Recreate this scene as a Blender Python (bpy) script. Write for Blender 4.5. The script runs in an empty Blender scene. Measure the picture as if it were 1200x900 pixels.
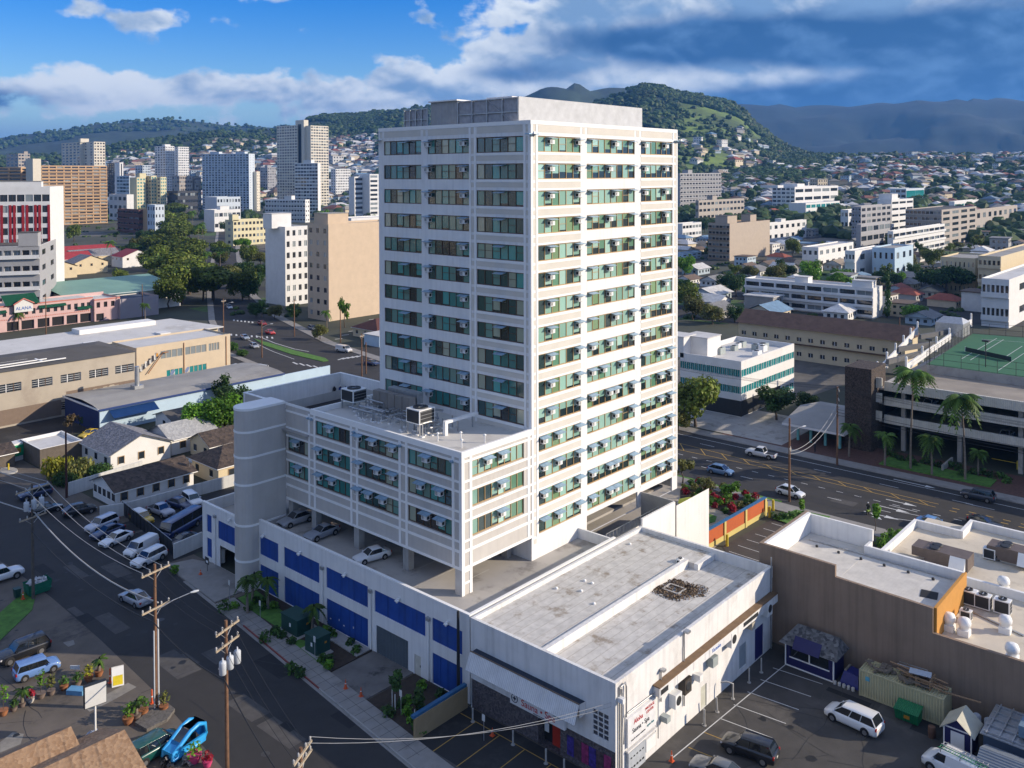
import bpy, math, random
from mathutils import Vector, Matrix, noise as mn
R = math.radians
C = bpy.context.scene.collection
SC = bpy.context.scene

# ------------------------------------------------------------------ camera
CAM = Vector((-76.33, -63.85, 51.08)); YAW = R(41.982); PIT = R(-1.047); ROL = R(-0.189)
FPX, PX0, PY0 = 1042.9, 584.3, 223.4
_f = Vector((math.cos(YAW)*math.cos(PIT), math.sin(YAW)*math.cos(PIT), math.sin(PIT)))
_r = Vector((math.sin(YAW), -math.cos(YAW), 0)); _u = _r.cross(_f)
_c, _s = math.cos(ROL), math.sin(ROL)
_r, _u = _c*_r+_s*_u, -_s*_r+_c*_u
cd = bpy.data.cameras.new('camera'); cam = bpy.data.objects.new('camera', cd); C.objects.link(cam)
cam.matrix_world = Matrix(((_r.x, _u.x, -_f.x, CAM.x), (_r.y, _u.y, -_f.y, CAM.y), (_r.z, _u.z, -_f.z, CAM.z), (0, 0, 0, 1)))
cd.sensor_width = 36; cd.lens = FPX/1200*36
cd.shift_x = (600-PX0)/1200; cd.shift_y = (PY0-450)/1200
cd.clip_start = 1; cd.clip_end = 60000
SC.camera = cam

# survey helpers: where a sight line meets a level, or a wall plane, of the site
def ray(px, py): return _f + _r*((px-PX0)/FPX) - _u*((py-PY0)/FPX)
def G(px, py, z=0.0):
    d = ray(px, py); t = (z-CAM.z)/d.z; return CAM+d*t
def GX(px, py, X):
    d = ray(px, py); return CAM+d*((X-CAM.x)/d.x)
def GY(px, py, Y):
    d = ray(px, py); return CAM+d*((Y-CAM.y)/d.y)
def GD(px, py, dist):
    return CAM+ray(px, py)*dist
def ZAT(x, y, py):
    q = Vector((x, y, 0))-CAM; q0 = q.dot(_f); k = (PY0-py)/FPX
    # (q.u + z*uz)/(q.f + z*fz) = k
    return (k*q0-q.dot(_u))/(_u.z-k*_f.z)
def PXY(p):
    q = Vector(p)-CAM; d = q.dot(_f); return PX0+FPX*q.dot(_r)/d, PY0-FPX*q.dot(_u)/d, d

# ------------------------------------------------------------------ light
SUN_AZ = R(-52.3); SUN_EL = R(21.0)
sd = bpy.data.lights.new('sun', 'SUN'); so = bpy.data.objects.new('sun', sd); C.objects.link(so)
sd.energy = 4.8; sd.angle = R(0.5); sd.color = (1.0, 0.86, 0.68)
sv = Vector((math.cos(SUN_AZ)*math.cos(SUN_EL), math.sin(SUN_AZ)*math.cos(SUN_EL), math.sin(SUN_EL)))
so.rotation_euler = sv.to_track_quat('Z', 'Y').to_euler(); so.location = (0, 0, 300)

SC.view_settings.view_transform = 'Standard'; SC.view_settings.look = 'None'
SC.view_settings.exposure = 0.37; SC.view_settings.gamma = 1.0; SC.view_settings.use_curve_mapping = False
SC.render.engine = 'CYCLES'
SC.cycles.use_denoising = True; SC.cycles.max_bounces = 5; SC.cycles.diffuse_bounces = 3; SC.cycles.glossy_bounces = 3
SC.cycles.transmission_bounces = 3; SC.cycles.transparent_max_bounces = 8; SC.cycles.volume_bounces = 0
SC.cycles.caustics_reflective = False; SC.cycles.caustics_refractive = False; SC.cycles.sample_clamp_indirect = 4

W = bpy.data.worlds.new('World'); SC.world = W; W.use_nodes = True
def sky_world():
    nt = W.node_tree; N = nt.nodes; L = nt.links; N.clear()
    def n(t, **k):
        o = N.new(t)
        for a, b in k.items(): setattr(o, a, b)
        return o
    def val(x):
        return x
    def m(op, a, b=None, c=None):
        o = n('ShaderNodeMath', operation=op)
        for i, v in enumerate((a, b, c)):
            if v is None: continue
            if isinstance(v, (int, float)): o.inputs[i].default_value = v
            else: L.new(v, o.inputs[i])
        return o.outputs[0]
    out = n('ShaderNodeOutputWorld'); bg = n('ShaderNodeBackground'); L.new(bg.outputs[0], out.inputs[0])
    sky = n('ShaderNodeTexSky', sky_type='NISHITA'); sky.sun_disc = False
    sky.sun_elevation = SUN_EL; sky.sun_rotation = math.pi/2-SUN_AZ
    sky.altitude = 50; sky.air_density = 1.0; sky.dust_density = 0.4; sky.ozone_density = 3.0
    hs = n('ShaderNodeHueSaturation'); hs.inputs['Saturation'].default_value = 1.6; hs.inputs['Value'].default_value = 1.4; hs.inputs['Hue'].default_value = 0.525
    L.new(sky.outputs[0], hs.inputs['Color'])
    tc = n('ShaderNodeTexCoord'); sp = n('ShaderNodeSeparateXYZ'); L.new(tc.outputs['Generated'], sp.inputs[0])
    az = m('ARCTAN2', sp.outputs[1], sp.outputs[0]); el = m('ARCSINE', sp.outputs[2])
    u = m('MULTIPLY', m('SUBTRACT', YAW, az), 57.2958)       # degrees to the right of the view north-east
    v = m('MULTIPLY', el, 57.2958)
    uv = n('ShaderNodeCombineXYZ'); L.new(u, uv.inputs[0]); L.new(v, uv.inputs[1])
    def noise(scale, sx, sy, detail, rough, off=(0, 0, 0), dist=0.0):
        mp = n('ShaderNodeMapping'); mp.inputs['Scale'].default_value = (sx, sy, 1); mp.inputs['Location'].default_value = off
        L.new(uv.outputs[0], mp.inputs['Vector'])
        t = n('ShaderNodeTexNoise'); t.inputs['Scale'].default_value = scale; t.inputs['Detail'].default_value = detail
        t.inputs['Roughness'].default_value = rough; t.inputs['Distortion'].default_value = dist
        L.new(mp.outputs[0], t.inputs['Vector']); return t.outputs[0]
    def blob(u0, v0, su, sv_, amp):
        a = m('POWER', m('DIVIDE', m('SUBTRACT', u, u0), su), 2.0); b = m('POWER', m('DIVIDE', m('SUBTRACT', v, v0), sv_), 2.0)
        return m('MULTIPLY', m('EXPONENT', m('MULTIPLY', m('ADD', a, b), -1.0)), amp)
    def add(*xs):
        r = xs[0]
        for x in xs[1:]: r = m('ADD', r, x)
        return r
    def ramp(x, a, b):
        o = n('ShaderNodeMapRange', interpolation_type='SMOOTHSTEP'); o.inputs[1].default_value = min(a, b); o.inputs[2].default_value = max(a, b)
        if a > b: o.inputs[3].default_value = 1; o.inputs[4].default_value = 0
        L.new(x, o.inputs[0]); return o.outputs[0]
    cover = m('MULTIPLY', add(*[blob(*b) for b in CLOUDS]), 0.8)
    n1 = noise(0.30, 1, 1.5, 9, 0.52, (3.1, 7.7, 0), 0.15)
    n1b = noise(0.26, 1, 1.55, 7, 0.53, (3.1+0.35, 7.7+0.75, 0), 0.45)
    far = m('MULTIPLY', m('MAXIMUM', ramp(m('ABSOLUTE', u), 34, 60), ramp(v, 14, 24)), 0.46)      # unseen cloud added over the rest of the sky to whiten the fill light
    dens = add(cover, far, m('MULTIPLY', m('SUBTRACT', n1, 0.5), 2.4))
    densb = add(cover, far, m('MULTIPLY', m('SUBTRACT', n1b, 0.5), 1.5))
    fac = ramp(dens, 0.30, 0.62)
    n2 = noise(0.17, 1, 1.7, 5, 0.5, (8.3, 2.2, 0), 0.2); n2b = noise(0.30, 1, 1.4, 4, 0.5, (3.1, 7.7, 0), 0.2); n2c = noise(0.30, 1, 1.4, 4, 0.5, (3.1+0.25, 7.7+0.5, 0), 0.2)
    lit = ramp(add(m('MULTIPLY', m('SUBTRACT', n2, 0.5), 1.3), m('MULTIPLY', m('SUBTRACT', n2b, n2c), 0.9), m('MULTIPLY', m('SUBTRACT', 0.8, dens), 0.28), *[blob(*b) for b in BRIGHTS]), -0.28, 0.26)
    dark = ramp(add(*[blob(*b) for b in DARKS], m('MULTIPLY', m('SUBTRACT', n2, 0.5), 1.4)), 0.1, 0.85)
    def mix(f, a, b):
        o = n('ShaderNodeMix', data_type='RGBA')
        for i, x in ((0, f), (6, a), (7, b)):
            if isinstance(x, tuple): o.inputs[i].default_value = x
            elif isinstance(x, float): o.inputs[i].default_value = x
            else: L.new(x, o.inputs[i])
        return o.outputs[2]
    c1 = mix(lit, (1.7, 2.9, 4.8, 1), (6.9, 7.4, 7.9, 1))
    c2 = mix(lit, (0.2, 0.85, 2.3, 1), (0.9, 2.0, 4.0, 1))
    cc = mix(dark, c1, c2)
    low = ramp(v, 6.0, 0.5)
    L.new(mix(fac, mix(low, hs.outputs[0], (2.0, 3.4, 5.4, 1)), cc), bg.inputs[0]); bg.inputs[1].default_value = SKY
SKY = 0.10
# (degrees right of north-east view, degrees up, half widths, amount)
CLOUDS = [(-26.5, 5.1, 6, 1.3, .95), (-18, 5.2, 6, 1.2, .8), (-32, 3.2, 5, 1.0, .8), (-22.5, 9.3, 3.6, .8, .62), (-15, 10.9, 2.6, .6, .5), (-9, 5.0, 6, 1.5, .8), (-3, 6.0, 5, 1.9, .9), (4, 7.5, 5, 2.4, 1.0), (3, 10.6, 4, 1.2, .5), (14, 8, 11, 3.6, 1.3),
          (27, 8, 10, 5, 1.3), (16, 11.5, 13, 2.2, 1.0), (40, 9, 12, 5, .8), (-48, 5, 12, 3, .7), (20, 3.4, 18, 1.8, 1.1), (-4, 3.2, 12, 1.0, .6)]
BRIGHTS = [(-25.5, 5.7, 4, .9, .3), (-3, 7.0, 3, 1.1, .22), (19, 6.1, 7, .6, .3), (6, 10.9, 6, .6, .12), (-17, 5.8, 4, .5, .12), (-30, 3.0, 4, .5, .2)]
DARKS = [(13, 8.3, 10, 1.5, 1.2), (1.5, 6.4, 4, .7, .6), (22, 7.4, 7, 1.2, .8), (27, 4.6, 11, 1.3, 1.1), (14, 4.2, 9, .9, .8), (20, 2.5, 14, 1.0, .7), (28, 7.6, 6, 2.4, .8), (-29.5, 4.3, 3.2, .7, .9), (-12, 4.3, 6, .5, .4)]
sky_world()

# ------------------------------------------------------------------ materials
MATS = {}
def mat(name, col, rough=0.8, var=0.12, scale=1.5, metal=0.0, bump=0.0, bscale=20.0, spec=None, stain=None, sscale=0.25, samt=0.5, attr=None, objcol=False, streak=0.0, coat=0.0):
    if name in MATS: return MATS[name]
    M = bpy.data.materials.new(name); M.use_nodes = True; nt = M.node_tree; N = nt.nodes; L = nt.links
    b = N['Principled BSDF']; b.inputs['Roughness'].default_value = rough; b.inputs['Metallic'].default_value = metal
    if spec is not None: b.inputs['Specular IOR Level'].default_value = spec
    if coat: b.inputs['Coat Weight'].default_value = coat; b.inputs['Coat Roughness'].default_value = 0.05
    tc = N.new('ShaderNodeTexCoord')
    def nz(sc, det=5, r=0.6):
        t = N.new('ShaderNodeTexNoise'); t.inputs['Scale'].default_value = sc; t.inputs['Detail'].default_value = det; t.inputs['Roughness'].default_value = r
        L.new(tc.outputs['Object'], t.inputs['Vector']); return t
    if attr:
        a = N.new('ShaderNodeAttribute'); a.attribute_name = attr; base = a.outputs['Color']
    elif objcol:
        a = N.new('ShaderNodeObjectInfo'); base = a.outputs['Color']
    else:
        a = N.new('ShaderNodeRGB'); a.outputs[0].default_value = (*col, 1); base = a.outputs[0]
    if var > 0:
        t = nz(scale); mr = N.new('ShaderNodeMapRange'); mr.inputs[1].default_value = 0.3; mr.inputs[2].default_value = 0.7
        mr.inputs[3].default_value = 1-var; mr.inputs[4].default_value = 1+var; L.new(t.outputs[0], mr.inputs[0])
        mx = N.new('ShaderNodeMix'); mx.data_type = 'RGBA'; mx.blend_type = 'MULTIPLY'; mx.inputs[0].default_value = 1
        L.new(base, mx.inputs[6]); L.new(mr.outputs[0], mx.inputs[7]); base = mx.outputs[2]
    if stain:
        t = nz(sscale, 7, 0.7); rp = N.new('ShaderNodeMapRange'); rp.interpolation_type = 'SMOOTHSTEP'
        rp.inputs[1].default_value = 0.52; rp.inputs[2].default_value = 0.68; rp.inputs[4].default_value = samt; L.new(t.outputs[0], rp.inputs[0])
        mx = N.new('ShaderNodeMix'); mx.data_type = 'RGBA'; mx.inputs[7].default_value = (*stain, 1)
        L.new(rp.outputs[0], mx.inputs[0]); L.new(base, mx.inputs[6]); base = mx.outputs[2]
    if streak:
        mp = N.new('ShaderNodeMapping'); mp.inputs['Scale'].default_value = (1.3, 1.3, 0.06); L.new(tc.outputs['Object'], mp.inputs[0])
        t = N.new('ShaderNodeTexNoise'); t.inputs['Scale'].default_value = 1.6; t.inputs['Detail'].default_value = 6; L.new(mp.outputs[0], t.inputs[0])
        rp = N.new('ShaderNodeMapRange'); rp.inputs[1].default_value = 0.45; rp.inputs[2].default_value = 0.75; rp.inputs[3].default_value = 1; rp.inputs[4].default_value = 1-streak
        L.new(t.outputs[0], rp.inputs[0]); mx = N.new('ShaderNodeMix'); mx.data_type = 'RGBA'; mx.blend_type = 'MULTIPLY'; mx.inputs[0].default_value = 1
        L.new(base, mx.inputs[6]); L.new(rp.outputs[0], mx.inputs[7]); base = mx.outputs[2]
    L.new(base, b.inputs['Base Color'])
    if bump:
        t = nz(bscale, 6, 0.65); bp = N.new('ShaderNodeBump'); bp.inputs['Strength'].default_value = bump; bp.inputs['Distance'].default_value = 0.05
        L.new(t.outputs[0], bp.inputs['Height']); L.new(bp.outputs[0], b.inputs['Normal'])
    MATS[name] = M; return M
def ribs(name, col, rough=0.6, axis='X', freq=4.0, depth=0.5, dark=0.7, metal=0.0, var=.12, lines=False):
    """sheet with ribs, boards, courses or shingles across it"""
    M = mat(name, col, rough, var, 0.8, metal); nt = M.node_tree; N = nt.nodes; L = nt.links; b = N['Principled BSDF']
    tc = N.new('ShaderNodeTexCoord'); w = N.new('ShaderNodeTexWave'); w.bands_direction = axis; w.wave_profile = 'SAW' if lines else 'SIN'
    w.inputs['Scale'].default_value = freq; w.inputs['Distortion'].default_value = 0.0; L.new(tc.outputs['Object'], w.inputs[0])
    bp = N.new('ShaderNodeBump'); bp.inputs['Strength'].default_value = depth; bp.inputs['Distance'].default_value = 0.06
    L.new(w.outputs[1], bp.inputs['Height']); L.new(bp.outputs[0], b.inputs['Normal'])
    src = b.inputs['Base Color'].links[0].from_socket
    mr = N.new('ShaderNodeMapRange'); mr.inputs[1].default_value = 0.0; mr.inputs[2].default_value = 0.25; mr.inputs[3].default_value = dark; mr.inputs[4].default_value = 1
    L.new(w.outputs[1], mr.inputs[0]); mx = N.new('ShaderNodeMix'); mx.data_type = 'RGBA'; mx.blend_type = 'MULTIPLY'; mx.inputs[0].default_value = 1
    L.new(src, mx.inputs[6]); L.new(mr.outputs[0], mx.inputs[7]); L.new(mx.outputs[2], b.inputs['Base Color']); return M
def voro(name, ca, cb, scale, rough=0.85, bump=0.6):
    """stones, shingles or gravel: cells between two colours"""
    if name in MATS: return MATS[name]
    M = mat(name, ca, rough, 0.1, 1.0); nt = M.node_tree; N = nt.nodes; L = nt.links; b = N['Principled BSDF']
    tc = N.new('ShaderNodeTexCoord'); v = N.new('ShaderNodeTexVoronoi'); v.inputs['Scale'].default_value = scale; L.new(tc.outputs['Object'], v.inputs[0])
    sx = N.new('ShaderNodeSeparateColor'); L.new(v.outputs['Color'], sx.inputs[0]); mx = N.new('ShaderNodeMix'); mx.data_type = 'RGBA'
    mx.inputs[6].default_value = (*ca, 1); mx.inputs[7].default_value = (*cb, 1); L.new(sx.outputs[0], mx.inputs[0]); L.new(mx.outputs[2], b.inputs['Base Color'])
    bp = N.new('ShaderNodeBump'); bp.inputs['Strength'].default_value = bump; bp.inputs['Distance'].default_value = 0.08; L.new(v.outputs['Distance'], bp.inputs['Height']); L.new(bp.outputs[0], b.inputs['Normal'])
    return M
def leafmat(name, col, var=0.45):
    if name in MATS: return MATS[name]
    M = bpy.data.materials.new(name); M.use_nodes = True; nt = M.node_tree; N = nt.nodes; L = nt.links; b = N['Principled BSDF']
    b.inputs['Roughness'].default_value = 0.55; b.inputs['Specular IOR Level'].default_value = 0.25
    a = N.new('ShaderNodeAttribute'); a.attribute_name = 'tone'; rgb = N.new('ShaderNodeRGB'); rgb.outputs[0].default_value = (*col, 1)
    mx = N.new('ShaderNodeMix'); mx.data_type = 'RGBA'; mx.blend_type = 'MULTIPLY'; mx.inputs[0].default_value = 1
    L.new(rgb.outputs[0], mx.inputs[6]); L.new(a.outputs['Color'], mx.inputs[7])
    oi = N.new('ShaderNodeObjectInfo'); mr = N.new('ShaderNodeMapRange'); mr.inputs[3].default_value = 0.8; mr.inputs[4].default_value = 1.2; L.new(oi.outputs['Random'], mr.inputs[0])
    m2 = N.new('ShaderNodeMix'); m2.data_type = 'RGBA'; m2.blend_type = 'MULTIPLY'; m2.inputs[0].default_value = 1
    L.new(mx.outputs[2], m2.inputs[6]); L.new(mr.outputs[0], m2.inputs[7]); L.new(m2.outputs[2], b.inputs['Base Color'])
    tr = N.new('ShaderNodeBsdfTranslucent'); L.new(m2.outputs[2], tr.inputs[0]); ms = N.new('ShaderNodeMixShader'); ms.inputs[0].default_value = 0.32
    L.new(b.outputs[0], ms.inputs[1]); L.new(tr.outputs[0], ms.inputs[2]); L.new(ms.outputs[0], N['Material Output'].inputs[0])
    MATS[name] = M; return M
def glass(name, col=(0.02, 0.03, 0.035), rough=0.04, attr=None, spec=0.9):
    M = mat(name, col, rough, 0, spec=spec, attr=attr); M.node_tree.nodes['Principled BSDF'].inputs['IOR'].default_value = 1.6; return M

# ------------------------------------------------------------------ mesh building
class MB:
    def __init__(s, mats=None): s.v = []; s.f = []; s.m = []; s.c = []; s.mats = list(mats or []); s.sm = []
    def mi(s, m):
        if m is None: return 0
        if m not in s.mats: s.mats.append(m)
        return s.mats.index(m)
    def face(s, pts, m=None, col=None, smooth=False):
        k = len(s.v); s.v += [tuple(p) for p in pts]; s.f.append(tuple(range(k, k+len(pts)))); s.m.append(s.mi(m)); s.c.append(col); s.sm.append(smooth)
    def faces(s, vs, fs, m=None, col=None, smooth=False):
        k = len(s.v); s.v += [tuple(p) for p in vs]; mi = s.mi(m)
        for f in fs: s.f.append(tuple(k+i for i in f)); s.m.append(mi); s.c.append(col); s.sm.append(smooth)
    def box(s, x0, x1, y0, y1, z0, z1, m=None, col=None):
        x0, x1 = min(x0, x1), max(x0, x1); y0, y1 = min(y0, y1), max(y0, y1); z0, z1 = min(z0, z1), max(z0, z1)
        s.faces([(x0, y0, z0), (x1, y0, z0), (x1, y1, z0), (x0, y1, z0), (x0, y0, z1), (x1, y0, z1), (x1, y1, z1), (x0, y1, z1)],
                [(3, 2, 1, 0), (4, 5, 6, 7), (0, 1, 5, 4), (1, 2, 6, 5), (2, 3, 7, 6), (3, 0, 4, 7)], m, col)
    def obox(s, c, sx, sy, sz, rz=0, m=None, col=None, tilt=0):
        """box centred on c in plan, from c.z up"""
        k = len(s.v); s.box(-sx/2, sx/2, -sy/2, sy/2, 0, sz, m, col); M = Matrix.Translation(Vector(c)) @ Matrix.Rotation(rz, 4, 'Z') @ Matrix.Rotation(tilt, 4, 'X')
        s.v[k:] = [tuple(M @ Vector(p)) for p in s.v[k:]]
    def prism(s, poly, z0, z1, m=None, mtop=None, bottom=True):
        a = sum(poly[i][0]*poly[(i+1) % len(poly)][1]-poly[(i+1) % len(poly)][0]*poly[i][1] for i in range(len(poly)))
        if a < 0: poly = poly[::-1]
        n = len(poly); vs = [(p[0], p[1], z0) for p in poly]+[(p[0], p[1], z1) for p in poly]
        s.faces(vs, [(i, (i+1) % n, n+(i+1) % n, n+i) for i in range(n)]+([tuple(range(n))[::-1]] if bottom else []), m)
        s.faces(vs[n:], [tuple(range(n))], mtop if mtop is not None else m)
    def tube(s, pts, r, m=None, n=8, r2=None, cap=True, smooth=True, col=None):
        pts = [Vector(p) for p in pts]; k = len(pts); vs = []
        for i, p in enumerate(pts):
            d = (pts[min(i+1, k-1)]-pts[max(i-1, 0)]).normalized(); a = d.orthogonal().normalized() if abs(d.z) < .95 else Vector((1, 0, 0)); a = (a-d*a.dot(d)).normalized(); b = d.cross(a)
            if abs(d.z) < .95: a = d.cross(Vector((0, 0, 1))).normalized(); b = d.cross(a)
            rr = (r+(r2-r)*i/max(1, k-1)) if r2 is not None else (r[i] if isinstance(r, (list, tuple)) else r)
            vs += [p+(a*math.cos(6.28318*j/n)+b*math.sin(6.28318*j/n))*rr for j in range(n)]
        fs = [(i*n+j, i*n+(j+1) % n, (i+1)*n+(j+1) % n, (i+1)*n+j) for i in range(k-1) for j in range(n)]
        s.faces(vs, fs, m, col, smooth)
        if cap: s.faces(vs[:n], [tuple(range(n))[::-1]], m, col); s.faces(vs[-n:], [tuple(range(n))], m, col)
    def lathe(s, prof, c=(0, 0, 0), m=None, n=12, smooth=True):
        c = Vector(c); vs = [c+Vector((r*math.cos(6.28318*j/n), r*math.sin(6.28318*j/n), z)) for r, z in prof for j in range(n)]
        k = len(prof); s.faces(vs, [(i*n+j, i*n+(j+1) % n, (i+1)*n+(j+1) % n, (i+1)*n+j) for i in range(k-1) for j in range(n)], m, None, smooth)
        s.faces(vs[:n], [tuple(range(n))[::-1]], m); s.faces(vs[-n:], [tuple(range(n))], m)
    def xform(s, M, k=0): s.v[k:] = [tuple(M @ Vector(p)) for p in s.v[k:]]
    def mesh(s, name, org=(0, 0, 0)):
        me = bpy.data.meshes.new(name); o = Vector(org); me.from_pydata([tuple(Vector(p)-o) for p in s.v], [], s.f)
        for m in s.mats: me.materials.append(m)
        me.polygons.foreach_set('material_index', s.m); me.polygons.foreach_set('use_smooth', s.sm)
        if any(c is not None for c in s.c):
            a = me.color_attributes.new('tone', 'FLOAT_COLOR', 'CORNER'); buf = []
            for f, c in zip(s.f, s.c):
                c = c or (1, 1, 1); buf += [c[0], c[1], c[2], 1.0]*len(f)
            a.data.foreach_set('color', buf)
        me.update(); return me
def link(name, me, parent=None, loc=None):
    o = bpy.data.objects.new(name, me); C.objects.link(o)
    if parent is not None: o.parent = parent
    if loc is not None: o.location = loc
    return o
def obj(name, mb, parent=None, base=None):
    """link a built mesh; 'base' is the world point its thing stands on"""
    org = base if base is not None else (parent['_o'] if parent is not None and '_o' in parent else (0, 0, 0))
    return link(name, mb.mesh(name, org), parent)
ORG = []
def thing(name, label, cat, loc=(0, 0, 0), group=None, rz=0.0):
    o = bpy.data.objects.new(name, None); C.objects.link(o); o.location = loc; o.rotation_euler = (0, 0, rz); o.empty_display_size = .3
    o['label'] = label; o['category'] = cat; o['_o'] = tuple(loc)
    if group: o['group'] = group
    ORG.append(o); return o
def tag(o, label, cat, group=None):
    o['label'] = label; o['category'] = cat
    if group: o['group'] = group
    return o
def solo(name, mb, label, cat, group=None, base=None):
    b = Vector(base) if base is not None else Vector(mb.v[0]); o = link(name, mb.mesh(name, b), None, b); return tag(o, label, cat, group)
def struct(name, mb):
    o = link(name, mb.mesh(name)); o['kind'] = 'structure'; return o
def stuff(name, mb, parent=None):
    o = link(name, mb.mesh(name, parent['_o'] if parent is not None else (0, 0, 0)), parent); o['kind'] = 'stuff'; return o
def dup(root, loc, rz=0.0, label=None, group=None, scale=None, col=None, cat=None):
    r = root.copy(); C.objects.link(r); r.location = loc; r.rotation_euler = (0, 0, rz)
    if scale: r.scale = scale if isinstance(scale, (tuple, list)) else (scale,)*3
    if label: r['label'] = label
    if cat: r['category'] = cat
    if group: r['group'] = group
    if col: r.color = (*col, 1)
    def rec(src, par):
        for ch in src.children:
            c = ch.copy(); C.objects.link(c); c.parent = par
            if col: c.color = (*col, 1)
            rec(ch, c)
    rec(root, r); ORG.append(r); return r

# a wall with real openings: cells of a grid are filled except the holes, which get reveals
def wall(mb, o, u, w, h, holes, m, depth=0.2, back=None):
    """o = lower left corner (seen from outside), u = unit vector along, holes = (u0,u1,v0,v1); reveals go inward"""
    o = Vector(o); u = Vector(u).normalized(); n = u.cross(Vector((0, 0, 1)))   # outward
    us = sorted({0.0, w, *[x for q in holes for x in q[:2]]}); vs = sorted({0.0, h, *[x for q in holes for x in q[2:4]]})
    P = lambda a, b, d=0.0: o+u*a+Vector((0, 0, b))-n*d
    hs = set()
    rows = {}
    for j in range(len(vs)-1):
        run = None
        for i in range(len(us)-1):
            a, b = (us[i]+us[i+1])/2, (vs[j]+vs[j+1])/2
            inside = any(q[0] < a < q[1] and q[2] < b < q[3] for q in holes)
            if not inside: run = (us[i] if run is None else run)
            if (inside or i == len(us)-2) and run is not None:
                e = us[i] if inside else us[i+1]
                mb.face([P(run, vs[j]), P(e, vs[j]), P(e, vs[j+1]), P(run, vs[j+1])], m); run = None
    for a0, a1, b0, b1 in [q[:4] for q in holes]:
        for p, q in (((a0, b0), (a1, b0)), ((a1, b0), (a1, b1)), ((a1, b1), (a0, b1)), ((a0, b1), (a0, b0))):
            mb.face([P(*p, 0), P(*q, 0), P(*q, depth), P(*p, depth)][::-1], m)
        if back is not None: mb.face([P(a0, b0, depth), P(a1, b0, depth), P(a1, b1, depth), P(a0, b1, depth)], back)
rnd = random.Random(7)
# ------------------------------------------------------------------ the white office tower, its wing and its parking podium
white = mat('white_stucco', (.77, .76, .74), .85, .05, .6, bump=.06, bscale=30, streak=.11, stain=(.66, .63, .58), sscale=.15, samt=.35)
band = mat('white_trim', (.84, .83, .80), .8, .03, .5)
pan = mat('beige_panel', (.62, .585, .52), .9, .05, .5, bump=.1, bscale=40)
wingw = mat('grey_stucco', (.52, .49, .45), .9, .06, .5, bump=.12, bscale=30, streak=.08)
frame_t = mat('tan_window_frame', (.42, .27, .12), .5, .1); frame_d = mat('brown_shaded_frame', (.10, .055, .03), .5, .1)  # the darker frame carries the left face's shade in its colour
pane = mat('office_glass', (.02, .03, .03), .05, 0, spec=.9, attr='tone', bump=.22, bscale=1.5); pane.node_tree.nodes['Principled BSDF'].inputs['IOR'].default_value = 1.7
metalw = mat('white_enamel', (.78, .78, .76), .45, .05); dark = mat('dark_grille', (.02, .022, .025), .6, .1)
hoodm = mat('blue_grey_sheet_metal', (.27, .41, .53), .35, .25, 3, metal=.35)
conc = mat('concrete', (.36, .345, .32), .9, .12, .6, bump=.15, stain=(.12, .11, .10), sscale=.35, samt=.55)
deckm = mat('deck_concrete', (.40, .375, .34), .85, .12, .25, bump=.08, stain=(.14, .125, .11), sscale=.22, samt=.6)
roofw = mat('white_roof_coating', (.58, .56, .52), .8, .08, .4, stain=(.33, .29, .24), sscale=.3, samt=.5)
darkin = mat('dark_interior', (.012, .012, .014), .9, 0)
blue = mat('blue_paint', (.010, .062, .30), .6, .14, .7, streak=.3, stain=(.03, .09, .27), sscale=.3, samt=.5)
steel = mat('galvanised_steel', (.42, .43, .44), .4, .15, 2, metal=.6)

PAL_S = [((.30, .50, .42), 7), ((.23, .41, .33), 5), ((.38, .58, .50), 5), ((.12, .26, .17), 2), ((.2, .32, .17), 2), ((.03, .06, .06), 1)]  # sunlit face: sun on the green drapes put into the pane colours
PAL_D = [((.02, .07, .07), 4), ((.04, .21, .19), 5), ((.07, .33, .30), 5), ((.15, .30, .25), 3), ((.36, .40, .30), 1.6), ((.02, .03, .035), 2.5)]  # shaded face: shade on drapes and pale reflections put into the pane colours
def pick(p):
    t = rnd.random()*sum(w for _, w in p)
    for c, w in p:
        t -= w
        if t <= 0: return c
    return p[-1][0]
WINS = {}
def window_meshes(w, h, n, pal, fm, key):
    k = (round(w, 2), round(h, 2), n, key)
    if k in WINS: return WINS[k]
    out = []
    for var in range(7):
        a = MB(); low = rnd.random() < .2 and key == 's'
        for i in range(n):
            x0, x1 = -w/2+i*w/n, -w/2+(i+1)*w/n; c = pick(pal); tl = rnd.uniform(-.015, .015); s = rnd.uniform(.85, 1.1); c = tuple(s*q for q in c)
            z1 = h*rnd.uniform(.3, .6) if low and rnd.random() < .75 else (h*rnd.uniform(.06, .2) if rnd.random() < .25 else 0)
            y = lambda z: tl*(z/h)
            if z1: a.face([(x0, y(0), 0), (x1, y(0)+.006, 0), (x1, y(z1)+.006, z1), (x0, y(z1), z1)], pane, (.015, .03, .035))
            a.face([(x0, y(z1), z1), (x1, y(z1)+.006, z1), (x1, y(h)+.006, h), (x0, y(h), h)], pane, c)
        f = MB(); t = .10
        f.box(-w/2, w/2, -.06, .03, -.04, t, fm); f.box(-w/2, w/2, -.06, .03, h-t, h+.0, fm)
        for i in range(n+1):
            x = -w/2+i*w/n; tt = t*(.75 if 0 < i < n else 1.2); f.box(x-tt/2, x+tt/2, -.075, .03, t, h-t, fm)
        for i in range(n):
            if rnd.random() < .25: x = -w/2+i*w/n; f.box(x+.03, x+w/n-.03, -.05, .02, h*.52, h*.52+.05, fm)
        out.append((a.mesh('window'), f.mesh('window_frame')))
    WINS[k] = out; return out
def window(parent, p, w, h, n, rz, pal, fm, key):
    a, f = rnd.choice(window_meshes(w, h, n, pal, fm, key)); o = link('window', a, parent, Vector(p)-Vector(parent['_o'])); o.rotation_euler.z = rz
    link('window_frame', f, o); return o
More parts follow.
